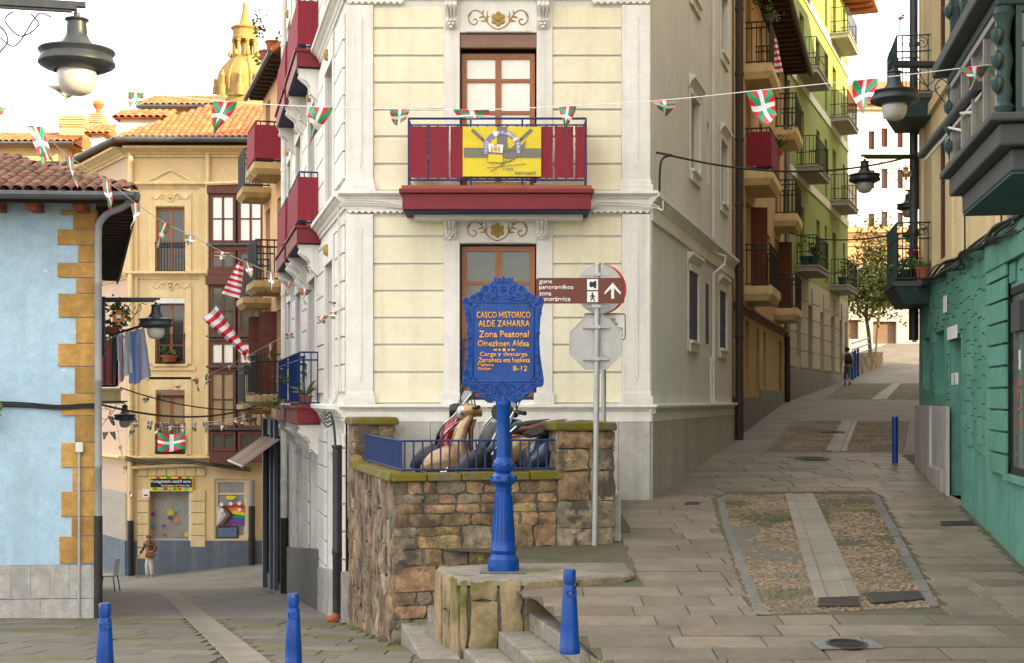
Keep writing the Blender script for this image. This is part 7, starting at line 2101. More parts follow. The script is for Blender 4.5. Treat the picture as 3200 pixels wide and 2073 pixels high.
for (v0, v1, o_) in ((578, 606, .06), (761, 768, .08), (769, 784, .0), (843, 860, .04), (861, 891, .10), (1049, 1054, .08), (1055, 1067, .0), (1143, 1150, .08), (1151, 1159, .0), (1339, 1344, .08), (1345, 1349, .0), (1411, 1446, -.02)):
    MB().box(YF, ba - o_, bb + o_, 0, bpn + o_ + .02, yzb(v1), yzb(v0)).build('bay_moulding', m_woodold if o_ < .07 else m_gutter if v1 - v0 < 9 else m_woodold, tb_, bevel=.01)
MB().tube([YF.pt(ba - .1, .7, yzb(576)), YF.pt(bb, .74, yzb(570))], .07, 6).build('bay_gutter', m_yellowtrim, tb_, smooth=True)
# pipes of the yellow house
for u, lab in ((411, 'yellow painted downpipe with black foot at the corner of the yellow house'), (652, 'thin yellow downpipe left of the timber bay')):
    q = YF.pt(ys_(u), .14, 0)
    if u == 411: pipe('downpipe', lab, (q.x, q.y), (zl(q.x, q.y - .2), yz(1626), yz(470)), .10, (m_pipeblack, m_yellowtrim))
    else: pipe('downpipe', lab, (q.x, q.y), (yz(1420), yz(470)), .08, (m_yellowtrim,))
q = YF.pt(ys_(790), .2, 0); pipe('downpipe', 'black downpipe right of the flagged shop window', (q.x, q.y), (zl(q.x, q.y), yz(1580), yz(1500)), .10, (m_pipeblack, m_pipegrey))
o = MB().tube([YF.pt(ys_(415), .16, yz(1462)), YF.pt(ys_(640), .16, yz(1452))], .06, 8).build('horizontal_pipe', m_yellowtrim, yh, smooth=True)
for i in range(3):
    cable('cable', ['upper cable sagging along the string course of the yellow house', 'middle cable sagging along the string course of the yellow house', 'lower cable sagging along the string course of the yellow house'][i], [YF.pt(ys_(400), .35, yz(1425 + i * 6)), YF.pt(ys_(470), .36, yz(1440 + 5 * i)), YF.pt(ys_(560), .36, yz(1434 + 6 * i)), YF.pt(ys_(660), .36, yz(1446 + 4 * i)), YF.pt(ys_(790), .36, yz(1462 + 5 * i))], .02, m_cable, 6)
b8([(-17, 56.4), (YF.pt(.2, 0, 0).x, 51.4), (-6, 51.4), (-6, 62)], -7, 8.9).build('inner_wall', m_yellow, yh)  # core added behind the facade to block light
# roof of the yellow house
yo = Vector((P(368, 0, 50.3).x, 50.3, yz(445) + .02)); yw = 9.2; YSL = .52
yq = lambda a, b: yo + Vector((a, b, b * YSL))
lk = Vector((-17.6, 55.6, yo.z))
rf = MB(); rf.add([yq(0, 0), yq(yw, 0), yq(yw, 3.2), yq(2.4, 3.2)], [(0, 1, 2, 3)]); rf.add([yq(0, 0), yq(2.4, 3.2), Vector((-13, 60, 10.6)), lk], [(0, 1, 2, 3)]); rf.add([yq(2.4, 3.2), yq(yw, 3.2), Vector((-6, 60, 9.5)), Vector((-13, 60, 10.6))], [(0, 1, 2, 3)])
rf.add([yq(0, 0) - Vector((0, 0, .08)), yq(yw, 0) - Vector((0, 0, .08)), yq(yw, 1.0) - Vector((0, 0, .6)), lk - Vector((0, 0, .08))], [(0, 1, 2, 3)])
rf.build('roof', m_tile, yh, recalc=False)
yt = tile_mesh(.25, .50, .085)
un = math.sqrt(1 + YSL * YSL)
tile_slope(yh, yt, m_tile, yo + Vector((0, -.06, 0)), (1, 0, 0), (0, 1, YSL), .235, .36, 5.6, 3.2 * un, lambda a, b: a > (b / un) * .75 - .1, 300)
MB().tube([yo + Vector((-.1, -.14, -.06)), yo + Vector((yw, -.14, -.1))], .10, 8).tube([yo + Vector((-.1, -.14, -.06)), lk + Vector((-.1, -.1, -.06))], .10, 8).build('gutter', m_gutter, yh, smooth=True)

# ------------------------------------------------------------------ orange house with balconies, left street
OB = Fr((leftfac_x(36.6), 36.6), (-7.42, 41.9), True)
oh = thing('orange_house', 'orange ochre house with concrete balconies over a dark shop front', 'house', (-6.5, 39, -5.2))
oy = lambda y: (y - 36.6) / OB.d.y
ho = []
for z in (.15, 3.2, 6.3): ho += [(oy(37.5), oy(38.7), z, z + 2.3), (oy(40.2), oy(41.2), z, z + 2.3)]
wall(MB(), OB, 0, OB.L, -.5, 9.0, ho, .3).build('front_wall', m_orange, oh, recalc=False)
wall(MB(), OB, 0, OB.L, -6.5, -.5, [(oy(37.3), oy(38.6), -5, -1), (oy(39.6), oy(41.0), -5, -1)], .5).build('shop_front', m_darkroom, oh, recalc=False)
for yv in (36.9, 37.25, 38.65, 39.5, 41.1): MB().box(OB, oy(yv) - .09, oy(yv) + .09, .004, .10, -6, -.55).build('shop_mullion', mat('blue_grey_frame', (.12, .15, .20), .5), oh)
for a, b, c, d in ho:
    window(oh, OB, a, b, c, d, -.24, m_wood, m_glass, 2, (2, 1), .08, .05)
    for s0, dr_ in ((b, 1),) if c < 1 else ():
        p0 = OB.pt(s0, .01, 0); p1 = OB.pt(s0 + dr_ * .12, .48, 0); f_ = Fr(tuple(p0.xy), tuple(p1.xy))
        sl = MB().box(f_, 0, f_.L, -.02, .02, c + .02, d - .02)
        for kz in range(3): sl.box(f_, .06, f_.L - .06, -.035, .035, lerp(c, d, kz / 3) + .08, lerp(c, d, (kz + 1) / 3) - .06)
        sl.build('shutter', m_shutred if c < 5 else MATS['varnished_wood'], oh)
m_conc = mat('stained_balcony_concrete', (.50, .35, .15), .85, (.40, .28, .12), vs=2, bump=.3, streak=((.06, .05, .04), .8, 3))
for k, (z, cv) in enumerate(((.12, None), (3.15, None), (6.28, m_canvas))):
    balcony(oh, OB, oy(37.3), oy(39.1), z, .30, .80, m_conc, m_blackiron, 1.08, 9, 4, cv, taper=.12, extra=(.9,), r=.016)
    balcony(oh, OB, oy(39.95), oy(41.6), z - .25, .28, .80, m_conc, m_blackiron, 1.08, 9, 4, None, taper=.12, extra=(.9,), r=.016)
o8 = [OB.pt(0, -.55, 0), OB.pt(OB.L, -.55, 0), OB.pt(OB.L, -4, 0), OB.pt(0, -2, 0)]
b8([(p.x, p.y) for p in o8], -6, 9.2).build('inner_wall', m_orange, oh)  # hidden core added to block light behind the balconies
EO = Fr(tuple(OB.pt(OB.L, 0, 0).xy), tuple(OB.pt(OB.L, -8, 0).xy)); wall(MB(), EO, 0, 8, -6.5, 9).build('end_wall', m_orange, oh, recalc=False)
e8 = [OB.pt(-.1, .42, 0), OB.pt(OB.L + .3, .42, 0), OB.pt(OB.L + .3, -7, 0), OB.pt(-.1, -3, 0)]
rf = MB(); rf.hexa([Vector((p.x, p.y, 9.0)) for p in e8[:2]] + [Vector((p.x, p.y, 11.5)) for p in e8[2:]] + [Vector((p.x, p.y, 9.15)) for p in e8[:2]] + [Vector((p.x, p.y, 11.65)) for p in e8[2:]]); rf.build('roof', m_tilefar, oh)
for i in range(11): MB().box(OB, oy(36.8) + i * .5, oy(36.8) + i * .5 + .16, .02, .41, 8.86, 8.995).build('rafter_end', m_soffit, oh)
MB().tube([OB.pt(-.1, .47, 8.98), OB.pt(OB.L + .3, .47, 8.98)], .07, 7).build('gutter', m_gutter, oh, smooth=True)
aw2 = thing('shop_awning', 'striped awning with pink and olive bands over the dark shop front', 'awning', OB.pt(oy(39.3), .6, -1.4))
mb = MB(); mb.grid(lambda i, j: OB.pt(lerp(oy(37.6), oy(41.4), i), lerp(.05, 1.05, j), lerp(-1.05, -1.75, j)), 10, 4); mb.build('awning_cloth', stripes_mat('awning_stripes', [(.22, .07, .10), (.20, .17, .05), (.14, .10, .09)], 6, 0), aw2, recalc=False)
MB().tube([OB.pt(oy(37.6), 1.06, -1.77), OB.pt(oy(41.4), 1.06, -1.77)], .03, 6).build('front_bar', m_plasticwhite, aw2)

# ------------------------------------------------------------------ roofs and buildings behind
def gable_dormer(label, u0, u1, v0, v1, Y, depth, parent=None):
    t = thing('dormer', label, 'dormer', P((u0 + u1) / 2, v1, Y)); k = Y / F
    a, b = P(u0, v1, Y), P(u1, v1, Y); h = (v1 - v0) * k; w = b.x - a.x
    MB().hexa([a, Vector((a.x, a.y + depth, a.z)), b + Vector((0, depth, 0)), b, a + Vector((0, 0, h)), Vector((a.x, a.y + depth, a.z + h)), b + Vector((0, depth, h)), b + Vector((0, 0, h))]).build('cheek', m_whitewall, t)
    LF = Fr((a.x, a.y + depth), (a.x, a.y)); window(t, LF, .1, depth - .1, a.z + .2, a.z + h - .1, .01, m_plasticwhite, m_glass, 2, (1,), .06, .04)
    rm = MB(); o = .25
    q0, q1 = a + Vector((-o, -o, h)), b + Vector((o, -o, h)); q2, q3 = q1 + Vector((0, depth + 2 * o, 0)), q0 + Vector((0, depth + 2 * o, 0)); mid = Vector((0, 0, .45)); r0_, r1_ = (q0 + q3) / 2 + mid, (q1 + q2) / 2 + mid
    rm.add([q0, q1, q2, q3, r0_, r1_], [(0, 1, 5, 4), (2, 3, 4, 5), (0, 4, 3), (1, 2, 5), (0, 3, 2, 1)]); rm.build('roof', m_tilefar, t, recalc=False)
    tm = tile_mesh(.28, .5, .09); L_ = (q1 - q0).length
    tile_slope(t, tm, m_tile, q0, (1, 0, 0), (r0_ - q0), .26, .36, L_, (r0_ - q0).length * .95, lambda a_, b_: True, 60)
    return t
m_whitewall = mat('white_dormer_wall', (.68, .64, .55), .9, bump=.1)
gable_dormer('larger white dormer with tiled roof on the yellow house', 376, 505, 372, 450, 52.6, 2.0)
gable_dormer('small dormer on the far left roof slope', 287, 322, 422, 482, 56.5, 1.4)
def back_house(name, label, u0, u1, vb, ve, vr, Y, depth, m, rows=True, tl=.34, skew=0):
    t = thing(name, label, 'house', P((u0 + u1) / 2, vb, Y)); k = Y / F
    a, b = P(u0, 0, Y), P(u1, 0, Y); ze, zr_ = P(0, ve, Y).z, P(0, vr, Y).z
    MB().wb(a.x, b.x, Y, Y + depth, P(0, vb, Y).z, ze).build('wall', m, t)
    rise = zr_ - ze; run = rise / .42
    rf = MB(); e = .5
    q = [Vector((a.x - e, Y - e, ze)), Vector((b.x + e, Y - e, ze)), Vector((b.x + e, Y + run, zr_)), Vector((a.x - e + skew, Y + run, zr_)), Vector((b.x + e, Y + 2 * run, ze)), Vector((a.x - e, Y + 2 * run, ze))]
    rf.add(q, [(0, 1, 2, 3), (3, 2, 4, 5), (0, 3, 5), (1, 4, 2)]); rf.add([p - Vector((0, 0, .12)) for p in (q[0], q[1], q[4], q[5])], [(0, 1, 2, 3)]); rf.build('roof', m_tilefar, t, recalc=False)
    tm = tile_mesh(.30, .6, .10); up_ = q[3] - q[0] - Vector((skew, 0, 0))
    tile_slope(t, tm, m_tile, q[0] + Vector((0, -.05, .02)), (1, 0, 0), up_, .28, .42, (q[1] - q[0]).length, up_.length, lambda a_, b_: a_ > skew * b_ / up_.length, 300)
    MB().tube([q[0] + Vector((0, -.1, -.05)), q[1] + Vector((0, -.1, -.05))], .09, 6).build('gutter', m_gutter, t)
    return t
m_lit = mat('pale_yellow_wall', (.66, .50, .24), .9, stain=.1)
bk1 = back_house('rear_house', 'sunlit house with long tiled roof behind the dormers', 470, 640, 480, 338, 276, 66, 6, m_lit)
window(bk1, Fr((P(470, 0, 66).x, 66), (P(640, 0, 66).x, 66)), 1.9, 3.4, P(0, 362, 66).z, P(0, 347, 66).z, .02, m_soffit, m_glass, 3, (1,), .06, .04)
bk2 = back_house('rear_house', 'low sunlit yellow house at the far left behind the blue roof', -120, 205, 640, 452, 405, 62, 7, m_lit)
window(bk2, Fr((P(-120, 0, 62).x, 62), (P(205, 0, 62).x, 62)), 3.5, 4.3, P(0, 535, 62).z, P(0, 505, 62).z, .02, m_soffit, m_glass, 2, (1,), .06, .04)
bk3 = back_house('rear_house', 'tiled roof rising between the yellow house and the orange house', 700, 800, 520, 395, 300, 60, 6, m_whitewall, skew=.8)
def chimney(label, u0, u1, v0, v1, Y, ball):
    t = thing('chimney', label, 'chimney', P((u0 + u1) / 2, v1, Y)); a, b = P(u0, v1, Y), P(u1, v0, Y); d = b.x - a.x
    MB().wb(a.x, b.x, Y, Y + 1.0, a.z - 1.5, lerp(a.z, b.z, .35)).build('stack', m_lit, t)
    mb = MB()
    n = 5
    for i in range(n):
        z = lerp(a.z, b.z, .38 + .62 * i / n); mb.wb(a.x - .06, b.x + .06, Y - .06, Y + 1.06, z, z + (b.z - a.z) * .08)
    mb.wb(a.x + .12, b.x - .12, Y + .12, Y + .88, lerp(a.z, b.z, .35), b.z)
    mb.build('louvre_cap', m_lit, t)
    if ball: MB().lathe([(.12, 0), (.12, .25), (.2, .3), (.26, .45), (.2, .6), (0, .66)], 10, ((a.x + b.x) / 2, Y + .5, b.z)).build('cowl', m_tile, t, smooth=True)
    return t
chimney('broad louvred chimney on the far left roof', 186, 260, 358, 420, 63, False)
chimney('slim chimney with round terracotta cowl', 283, 312, 352, 402, 61, True)
def antenna(label, u, v0, v1, Y):
    t = thing('aerial', label, 'aerial', P(u, v1, Y)); a, b = P(u, v1, Y), P(u, v0, Y)
    MB().tube([a, b], .03, 5).build('mast', m_galv, t)
    mb = MB()
    for i, f_ in enumerate((.98, .75, .5, .25)):
        p = a.lerp(b, f_); w = (.5, .25, .3, .2)[i]; mb.tube([p - Vector((w, 0, 0)), p + Vector((w * .6, .2, .05))], .02, 4)
    mb.build('antenna_arm', m_galv, t)
antenna('thin television aerial above the tiled roofs', 425, 155, 300, 64); antenna('tall aerial mast beside the church dome', 655, 62, 300, 75)

# church dome
DY = 140.0
dome = thing('church_tower', 'golden sandstone church dome with lantern and spire above the roofs', 'church tower', P(765, 420, DY))
dc = P(765.6, 0, DY); dk = DY / F / 4.67
dz = lambda y: (1250 - y / 4.67) / F * DY
D = lambda r, y: (r * dk, dz(y))
MB().lathe([D(400, 2200), D(400, 1480), D(420, 1470), D(420, 1440), D(395, 1430), D(395, 1200), D(372, 1120), D(330, 1040), D(270, 960), D(205, 890), D(150, 850), D(0, 850)], 32, (dc.x, dc.y, 0)).build('dome', m_domestone, dome, smooth=True, angle=30)
for i in range(8):
    a = R(22.5 + 45 * i); MB().tube([Vector((dc.x + (r + 6) * dk * math.cos(a), dc.y + (r + 6) * dk * math.sin(a), dz(y))) for r, y in ((395, 1430), (395, 1200), (372, 1120), (330, 1040), (270, 960), (205, 890))], 16 * dk, 5).build('dome_rib', m_domestone, dome, smooth=True)
MB().lathe([D(215, 890), D(215, 868), D(195, 862), D(195, 840), D(120, 840)], 8, (dc.x, dc.y, 0), R(22.5), R(382.5)).build('lantern_base', m_domestone, dome)
for i in range(8):
    a = i * math.pi / 4 + R(22.5); c = (dc.x + 165 * dk * math.cos(a), dc.y + 165 * dk * math.sin(a), 0)
    MB().lathe([D(34, 842), D(34, 820), D(24, 810), D(24, 640), D(34, 630), D(34, 600)], 10, c).build('lantern_pier', m_domestone, dome, smooth=True, angle=30)
    c2 = (dc.x + 225 * dk * math.cos(a), dc.y + 225 * dk * math.sin(a), 0)
    MB().lathe([(28 * dk, dz(850)), (30 * dk, dz(800)), (12 * dk, dz(770)), (0, dz(765))], 8, c2).build('volute', m_domestone, dome, smooth=True)
MB().lathe([D(60, 842), D(60, 600)], 8, (dc.x, dc.y, 0)).build('lantern_core', m_domestone, dome)
MB().lathe([D(0, 602), D(185, 602), D(190, 560), D(178, 545), D(178, 450), D(200, 435), D(208, 415), D(180, 395), D(130, 385), D(100, 380), D(72, 310), D(50, 220), D(34, 130), D(30, 120), D(40, 75), D(30, 40), D(0, 25)], 16, (dc.x, dc.y, 0)).build('lantern_crown', m_domestone, dome, smooth=True, angle=30)
for (x, y0, y1, w) in ((425, 1085, 1480, 38), (690, 1090, 1480, 42), (915, 1120, 1480, 36), (270, 1150, 1400, 30)):
    c = (dc.x + (x - 680) * dk, dc.y - math.sqrt(max(0, 430 ** 2 - (x - 680) ** 2)) * dk, 0)
    h = y1 - y0; MB().lathe([(w * dk * 1.3, dz(y1)), (w * dk * 1.3, dz(y0 + h * .6)), (w * dk * .9, dz(y0 + h * .58)), (w * dk * .7, dz(y0 + h * .3)), (w * dk, dz(y0 + h * .25)), (w * dk * .6, dz(y0 + h * .15)), (w * dk * .2, dz(y0 + h * .05)), (0, dz(y0))], 10, c).build('pinnacle', m_domestone, dome, smooth=True, angle=40)

# ------------------------------------------------------------------ street lamps
LD = .62
m_crest = mat('orange_crest_paint', (.62, .22, .025), .5, bump=.05)
def street_lamp(label, u, v, Y, ang, L, crest=True, mast=False):
    p = P(u, v, Y)
    t = thing('street_lamp', label, 'street lamp', p, ang, 'grey bell-shaped street lamps')
    def part(mb, n, m, sm=False, par=None):
        o = mb.build(n, m, None, smooth=sm, angle=35); setp(o, par or t, True); return o
    a = MB(); a.wb(-.07, L, -.035, .035, .045, .085); a.wb(.0, L, -.045, .045, .018, .043); a.wb(.04, L, -.025, .025, 0, .017)
    part(a, 'arm', m_lamp)
    if not mast: part(MB().wb(L - .05, L + .0, -.04, .04, -1.0, .10), 'wall_plate', m_lamp)
    s = MB(); e1, e3 = Vector((1, 0, 0)), Vector((0, 0, 1))
    f_ = lambda x, z: Vector((x, 0, z))
    k = min(1, L / 1.1)
    s.tube(bez([f_(.36 * k, -.03), f_(.30 * k, -.12), f_(.44 * k, -.22), f_(.56 * k, -.10), f_(.50 * k, -.02)], 5), .007, 5)
    s.tube(bez([f_(.20 * k, -.05), f_(.28 * k, -.02), f_(.34 * k, -.08), f_(.48 * k, -.30), f_(.60 * k, -.24)], 5), .007, 5)
    s.tube(bez([f_(.72 * k, -.20), f_(.62 * k, -.14), f_(.54 * k, -.24), f_(.60 * k, -.36), f_(.95 * k, -.75), f_(1.04 * k, -.92)], 5), .008, 5)
    C = f_(L - .30, -.29); s.tube(spiral(C, e1, e3, .16, 1, 0, 1, 22, 1), .007, 5)
    s.tube([f_(L - .3, -.13), f_(L - .3, 0)], .007, 5)
    part(s, 'scroll_bracket', m_lamp, True)
    if crest:
        c = MB()
        for (x, z, w, h) in ((0, .0, .06, .075), (-.075, -.01, .035, .05), (.075, -.01, .035, .05), (-.095, .03, .02, .025), (.095, .03, .02, .025), (0, .10, .06, .02), (0, -.10, .03, .03), (-.04, .118, .012, .02), (.04, .118, .012, .02), (0, .125, .012, .025)):
            c.hexa([C + f_(x - w, z - h) + Vector((0, y, 0)) for y in (-.012,)] * 0 + [C + Vector(q) for q in ((x - w, -.012, z - h), (x + w, -.012, z - h), (x + w, .012, z - h), (x - w, .012, z - h), (x - w * .8, -.012, z + h), (x + w * .8, -.012, z + h), (x + w * .8, .012, z + h), (x - w * .8, .012, z + h))])
        co = part(c, 'crest', m_crest)
        part(MB().hexa([C + Vector(q) for q in ((-.04, -.016, -.05), (.04, -.016, -.05), (.04, .016, -.05), (-.04, .016, -.05), (-.042, -.016, .05), (.042, -.016, .05), (.042, .016, .05), (-.042, .016, .05))]), 'crest_shield', m_signwhite, False, co)
        part(MB().hexa([C + Vector(q) for q in ((-.036, -.019, -.046), (.036, -.019, -.046), (.036, .019, -.046), (-.036, .019, -.046), (-.036, -.019, -.01), (.036, -.019, -.01), (.036, .019, -.01), (-.036, .019, -.01))]), 'crest_sea', mat('crest_blue', (.04, .12, .4), .6, bump=0), False, co)
    pr = [(.04, 0), (.04, -.05), (.10, -.065), (.153, -.085), (.158, -.10), (.135, -.115), (.125, -.13), (.135, -.26), (.14, -.30), (.16, -.345), (.20, -.40), (.235, -.44), (.25, -.455), (.42, -.485), (.49, -.50), (.5, -.52), (.475, -.55), (.46, -.58), (.47, -.61), (.495, -.65), (.5, -.685), (.48, -.71), (.40, -.75), (.33, -.775), (.30, -.78), (.28, -.74)]
    part(MB().lathe([(r * LD, z * LD) for r, z in pr], 32), 'hood', m_lamp, True)
    part(MB().lathe([(r * LD, z * LD) for r, z in ((.25, -.74), (.255, -.82), (.255, -.88), (.235, -.97), (.19, -1.05), (.11, -1.09), (0, -1.10))], 28), 'globe', m_globe, True)
    if mast:
        q = wmat(t) @ Vector((L, 0, 0)); part(MB().lathe([(.12, zl(q.x, q.y) - p.z), (.12, zl(q.x, q.y) - p.z + .8), (.07, zl(q.x, q.y) - p.z + .9), (.055, .3), (.08, .32), (0, .4)], 14, (L, 0, 0)), 'mast', m_lamp, True)
    return t
street_lamp('huge close street lamp hanging in the top left corner', 240, 40, 11.6, R(193), 1.9, False, True)
street_lamp('street lamp on the corner of the blue house above the laundry', 487, 945, 26.0, R(182), .98)
street_lamp('small far street lamp below the laundry', 390, 1262, 40, R(180), .85, False)
street_lamp('large street lamp in front of the upper dark green balcony', 2795, 212, 18.2, R(4), 1.5)
street_lamp('middle street lamp hanging before the green house', 2702, 497, 28.0, R(0), 1.12)
street_lamp('third street lamp beside the corner downpipe', 2838, 603, 38.5, R(0), .75, False)
street_lamp('farthest street lamp seen through the flowered balcony', 2846, 700, 50, R(0), .75, False)

# ------------------------------------------------------------------ bunting
def flag_part(parent, p, d, w, h, seed, m=m_flag, blow=0.0, name='flag', fold=.35):
    rnd = random.Random(seed); d = Vector(d).normalized(); n_ = d.cross(Vector((0, 0, 1))).normalized()
    tw = rnd.uniform(-2.2, 2.2); tp = rnd.uniform(.2, .8); sk = rnd.uniform(-.4, .4) + blow
    def fn(i, j):
        a = (i - .5) * w * (1 - tp * j * j)
        th = tw * j; wob = math.sin(j * 5 + seed) * fold * w * j + math.sin(i * 6 + seed * 2) * fold * .35 * w * (.2 + j)
        q = p + d * (a * math.cos(th) + sk * h * j) + n_ * (a * math.sin(th) + wob) + Vector((0, 0, -h * j * (1 - .12 * math.cos(i * 4 + seed))))
        return q
    mb = MB(); mb.grid(lambda i, j: fn(i, j), 7, 9)
    return mb.build(name, m, parent, smooth=True, recalc=False)
def bunting(label, pts, flags, seed):
    """pts: (u, v, Y); flags: (u, width px, drop px)"""
    w3 = [P(*q) for q in pts]
    t = thing('bunting', label, 'bunting', w3[0])
    MB().tube(bez(w3, 5), .0045, 5).build('string', m_string, t, smooth=True)
    for i, (u, w, h) in enumerate(flags):
        for (a, b) in zip(pts, pts[1:]):
            lo, hi = min(a[0], b[0]), max(a[0], b[0])
            if lo <= u <= hi:
                f_ = (u - a[0]) / (b[0] - a[0]); Y = lerp(a[2], b[2], f_); p = P(u, lerp(a[1], b[1], f_), Y); d = P(*b) - P(*a)
                if d.x < 0: d = -d
                flag_part(t, p, (1, d.y / max(.2, d.length) * .4, d.z / d.length * .5), w * Y / F, h * Y / F, seed + i * 1.7); break
    return t
bunting('long bunting crossing in front of the cream house and both lamps', [(-200, 232, 11.6), (130, 264, 12), (420, 288, 12.4), (700, 318, 12.6), (1000, 335, 12.8), (1240, 341, 13), (1500, 343, 13), (1780, 332, 13), (2090, 312, 13), (2400, 280, 13), (2720, 247, 13), (3050, 208, 13), (3330, 172, 12.8)],
        [(195, 110, 36), (425, 48, 46), (705, 72, 100), (1005, 72, 108), (1250, 62, 46), (1472, 112, 36), (1775, 54, 74), (2075, 84, 38), (2372, 82, 96), (2705, 78, 112), (3045, 88, 72)], 1)
bunting('bunting slanting from the close lamp down to the cream corner', [(-150, 225, 11.6), (-20, 325, 12.4), (110, 395, 13), (215, 490, 14), (340, 570, 15.5), (430, 640, 16.8), (520, 700, 18), (595, 735, 19), (700, 790, 20), (850, 855, 21.5), (1073, 960, 22.9)],
        [(-3, 40, 60), (108, 46, 112), (216, 34, 96), (333, 28, 84), (424, 38, 76), (517, 38, 80), (595, 34, 34), (695, 50, 22), (772, 26, 44), (846, 26, 56), (905, 18, 48), (952, 46, 46), (1038, 26, 16)], 40)
bunting('bunting falling from the cream corner back across the lower street', [(1073, 964, 22.9), (1000, 990, 25), (900, 1044, 29), (800, 1098, 33), (700, 1150, 36), (560, 1205, 38), (440, 1250, 39.5)],
        [(1040, 24, 22), (1008, 40, 22), (905, 30, 18), (843, 22, 48), (770, 22, 34), (715, 20, 24), (652, 20, 40), (612, 18, 40), (555, 22, 22), (500, 22, 22), (456, 20, 18)], 80)
bunting('first low bunting of tiny flags before the yellow house', [(330, 1300, 40), (480, 1318, 44), (600, 1322, 45), (720, 1310, 42.5), (830, 1280, 40.2)], [(u, 16, 26) for u in (345, 410, 418, 470, 500, 538, 572, 608, 640, 700, 735, 775, 800)], 120)
bunting('second low bunting of tiny flags before the yellow house', [(318, 1352, 40), (480, 1340, 44), (620, 1330, 45), (720, 1318, 43), (828, 1300, 40.2)], [(u, 16, 24) for u in (330, 350, 415, 492, 570, 640, 690, 760, 790)], 150)
bunting('short bunting hanging down to the black pipe foot', [(360, 1300, 41), (378, 1400, 43), (398, 1480, 46), (412, 1560, 50.4)], [(377, 14, 26), (392, 16, 22), (408, 16, 24)], 170)

def big_flag(name, label, u0, v0, u1, v1, Y, m, wpx, drape=.12, nx=8):
    """cloth hanging from (u0,v0) to (u1,v1)"""
    a, b = P(u0, v0, Y), P(u1, v1, Y); t = thing(name, label, 'flag', b); ax = (b - a); sd = Vector((ax.z, 0, -ax.x)).normalized()
    mb = MB(); w = wpx * Y / F
    mb.grid(lambda i, j: a + ax * j + sd * (i - .5) * w * (.35 + .65 * j) + Vector((0, 1, 0)) * math.sin(i * 8 + j * 4) * drape * w, nx, 12); mb.build('cloth', m, t, smooth=True, recalc=False); return t
big_flag('striped_flag', 'small red and white striped flag by the upper left balcony', 752, 822, 722, 926, 37.5, m_redwhite, 58)
big_flag('striped_flag', 'long red and white striped flag blown towards the laundry', 772, 1108, 655, 978, 37.0, m_redwhite, 60)
big_flag('striped_flag', 'red and white striped flag on the top ochre balcony', 2420, 112, 2432, 226, 38.0, m_redwhite, 30)
ik = thing('basque_flag', 'red flag with green and white crosses on the yellow house railing', 'flag', YF.pt(ys_(535), .2, yz(1412)))
mb = MB(); mb.grid(lambda i, j: YF.pt(lerp(ys_(496), ys_(582), i), .16 + .05 * math.sin(i * 9), lerp(yz(1408 + 5 * math.sin(i * 5)), yz(1350 + 8 * math.sin(i * 3.1)), j)), 16, 8); mb.build('cloth', m_flag, ik, smooth=True, recalc=False)

# overhead cables
cable('cable', 'thick black cable sagging across the climbing street', [FRt.pt(.35, .10, P(0, 600, 23.3).z), FRt.pt(.30, .14, P(0, 500, 23.3).z), FRt.pt(.45, .28, P(0, 478, 23.3).z)] + hang(P(2100, 488, 23.4), P(2872, 482, 27.6), .30, 8), .019, m_cable, 5)
cable('cable', 'thinner cable across the street at first-floor height', hang(P(2462, 726, 48), P(2905, 712, 27), .25, 8), .02, m_cable, 4)
cable('cable', 'upper black cable from the laundry balcony to the orange house', hang(P(376, 1212, 29.5), P(820, 1276, 38), .2, 8), .016, m_cable, 4)
cable('cable', 'lower black cable from the blue house to the orange house', hang(P(318, 1266, 25), P(820, 1262, 38), .28, 8), .022, m_cable, 4)
br_ = thing('cable_bracket', 'rusty bracket holding the thick cable on the cream house', 'bracket', FRt.pt(.4, .1, P(0, 470, 23.3).z))
MB().tube([FRt.pt(.35, .05, P(0, 470, 23.3).z), P(2100, 486, 23.4)], .022, 6).build('arm', m_pipebrown, br_)

# ------------------------------------------------------------------ plants and tree
def leaves(C, rad, n, size, m, name, parent, shape='ball', droop=0.0, seed=1):
    rnd = random.Random(seed); mb = MB(); C = Vector(C)
    clumps = [Vector((rnd.gauss(0, .5), rnd.gauss(0, .5), rnd.gauss(0, .5))) for _ in range(max(3, n // 40))]
    for _ in range(n):
        c = rnd.choice(clumps); q = Vector((c.x + rnd.gauss(0, .22), c.y + rnd.gauss(0, .22), c.z + rnd.gauss(0, .22)))
        p = C + Vector((q.x * rad[0], q.y * rad[1], q.z * rad[2] - droop * rnd.random()))
        a = Vector((rnd.uniform(-1, 1), rnd.uniform(-1, 1), rnd.uniform(-.6, 1))).normalized(); b = a.cross(Vector((rnd.uniform(-1, 1), rnd.uniform(-1, 1), rnd.uniform(-1, 1)))).normalized()
        s = size * rnd.uniform(.6, 1.4)
        mb.add([p, p + a * s * .5 + b * s * .28, p + a * s, p + a * s * .5 - b * s * .28], [(0, 1, 2, 3)])
    return mb.build(name, m, parent, recalc=False)
tree = thing('street_tree', 'slender pale green tree in front of the white building', 'tree', (P(2716, 0, 75).x, 75, zr(0, 75)))
TX, TZ0 = P(2716, 0, 75).x, zr(0, 75)
tr = MB().tube(bez([(TX + .1, 75, TZ0 - .1), (TX, 75, TZ0 + 1.4), (TX - .15, 75, TZ0 + 2.6), (TX - .05, 75.2, TZ0 + 3.6)], 4), .10, 8)
tr.tube(bez([(TX - .1, 75, TZ0 + 2.2), (TX + .5, 75.2, TZ0 + 3.2), (TX + .8, 75.3, TZ0 + 4.4)], 4), .05, 6); tr.tube(bez([(TX - .15, 75, TZ0 + 2.4), (TX - .7, 74.8, TZ0 + 3.2), (TX - .8, 74.9, TZ0 + 4.2)], 4), .05, 6)
tr.build('trunk', m_bark, tree, smooth=True)
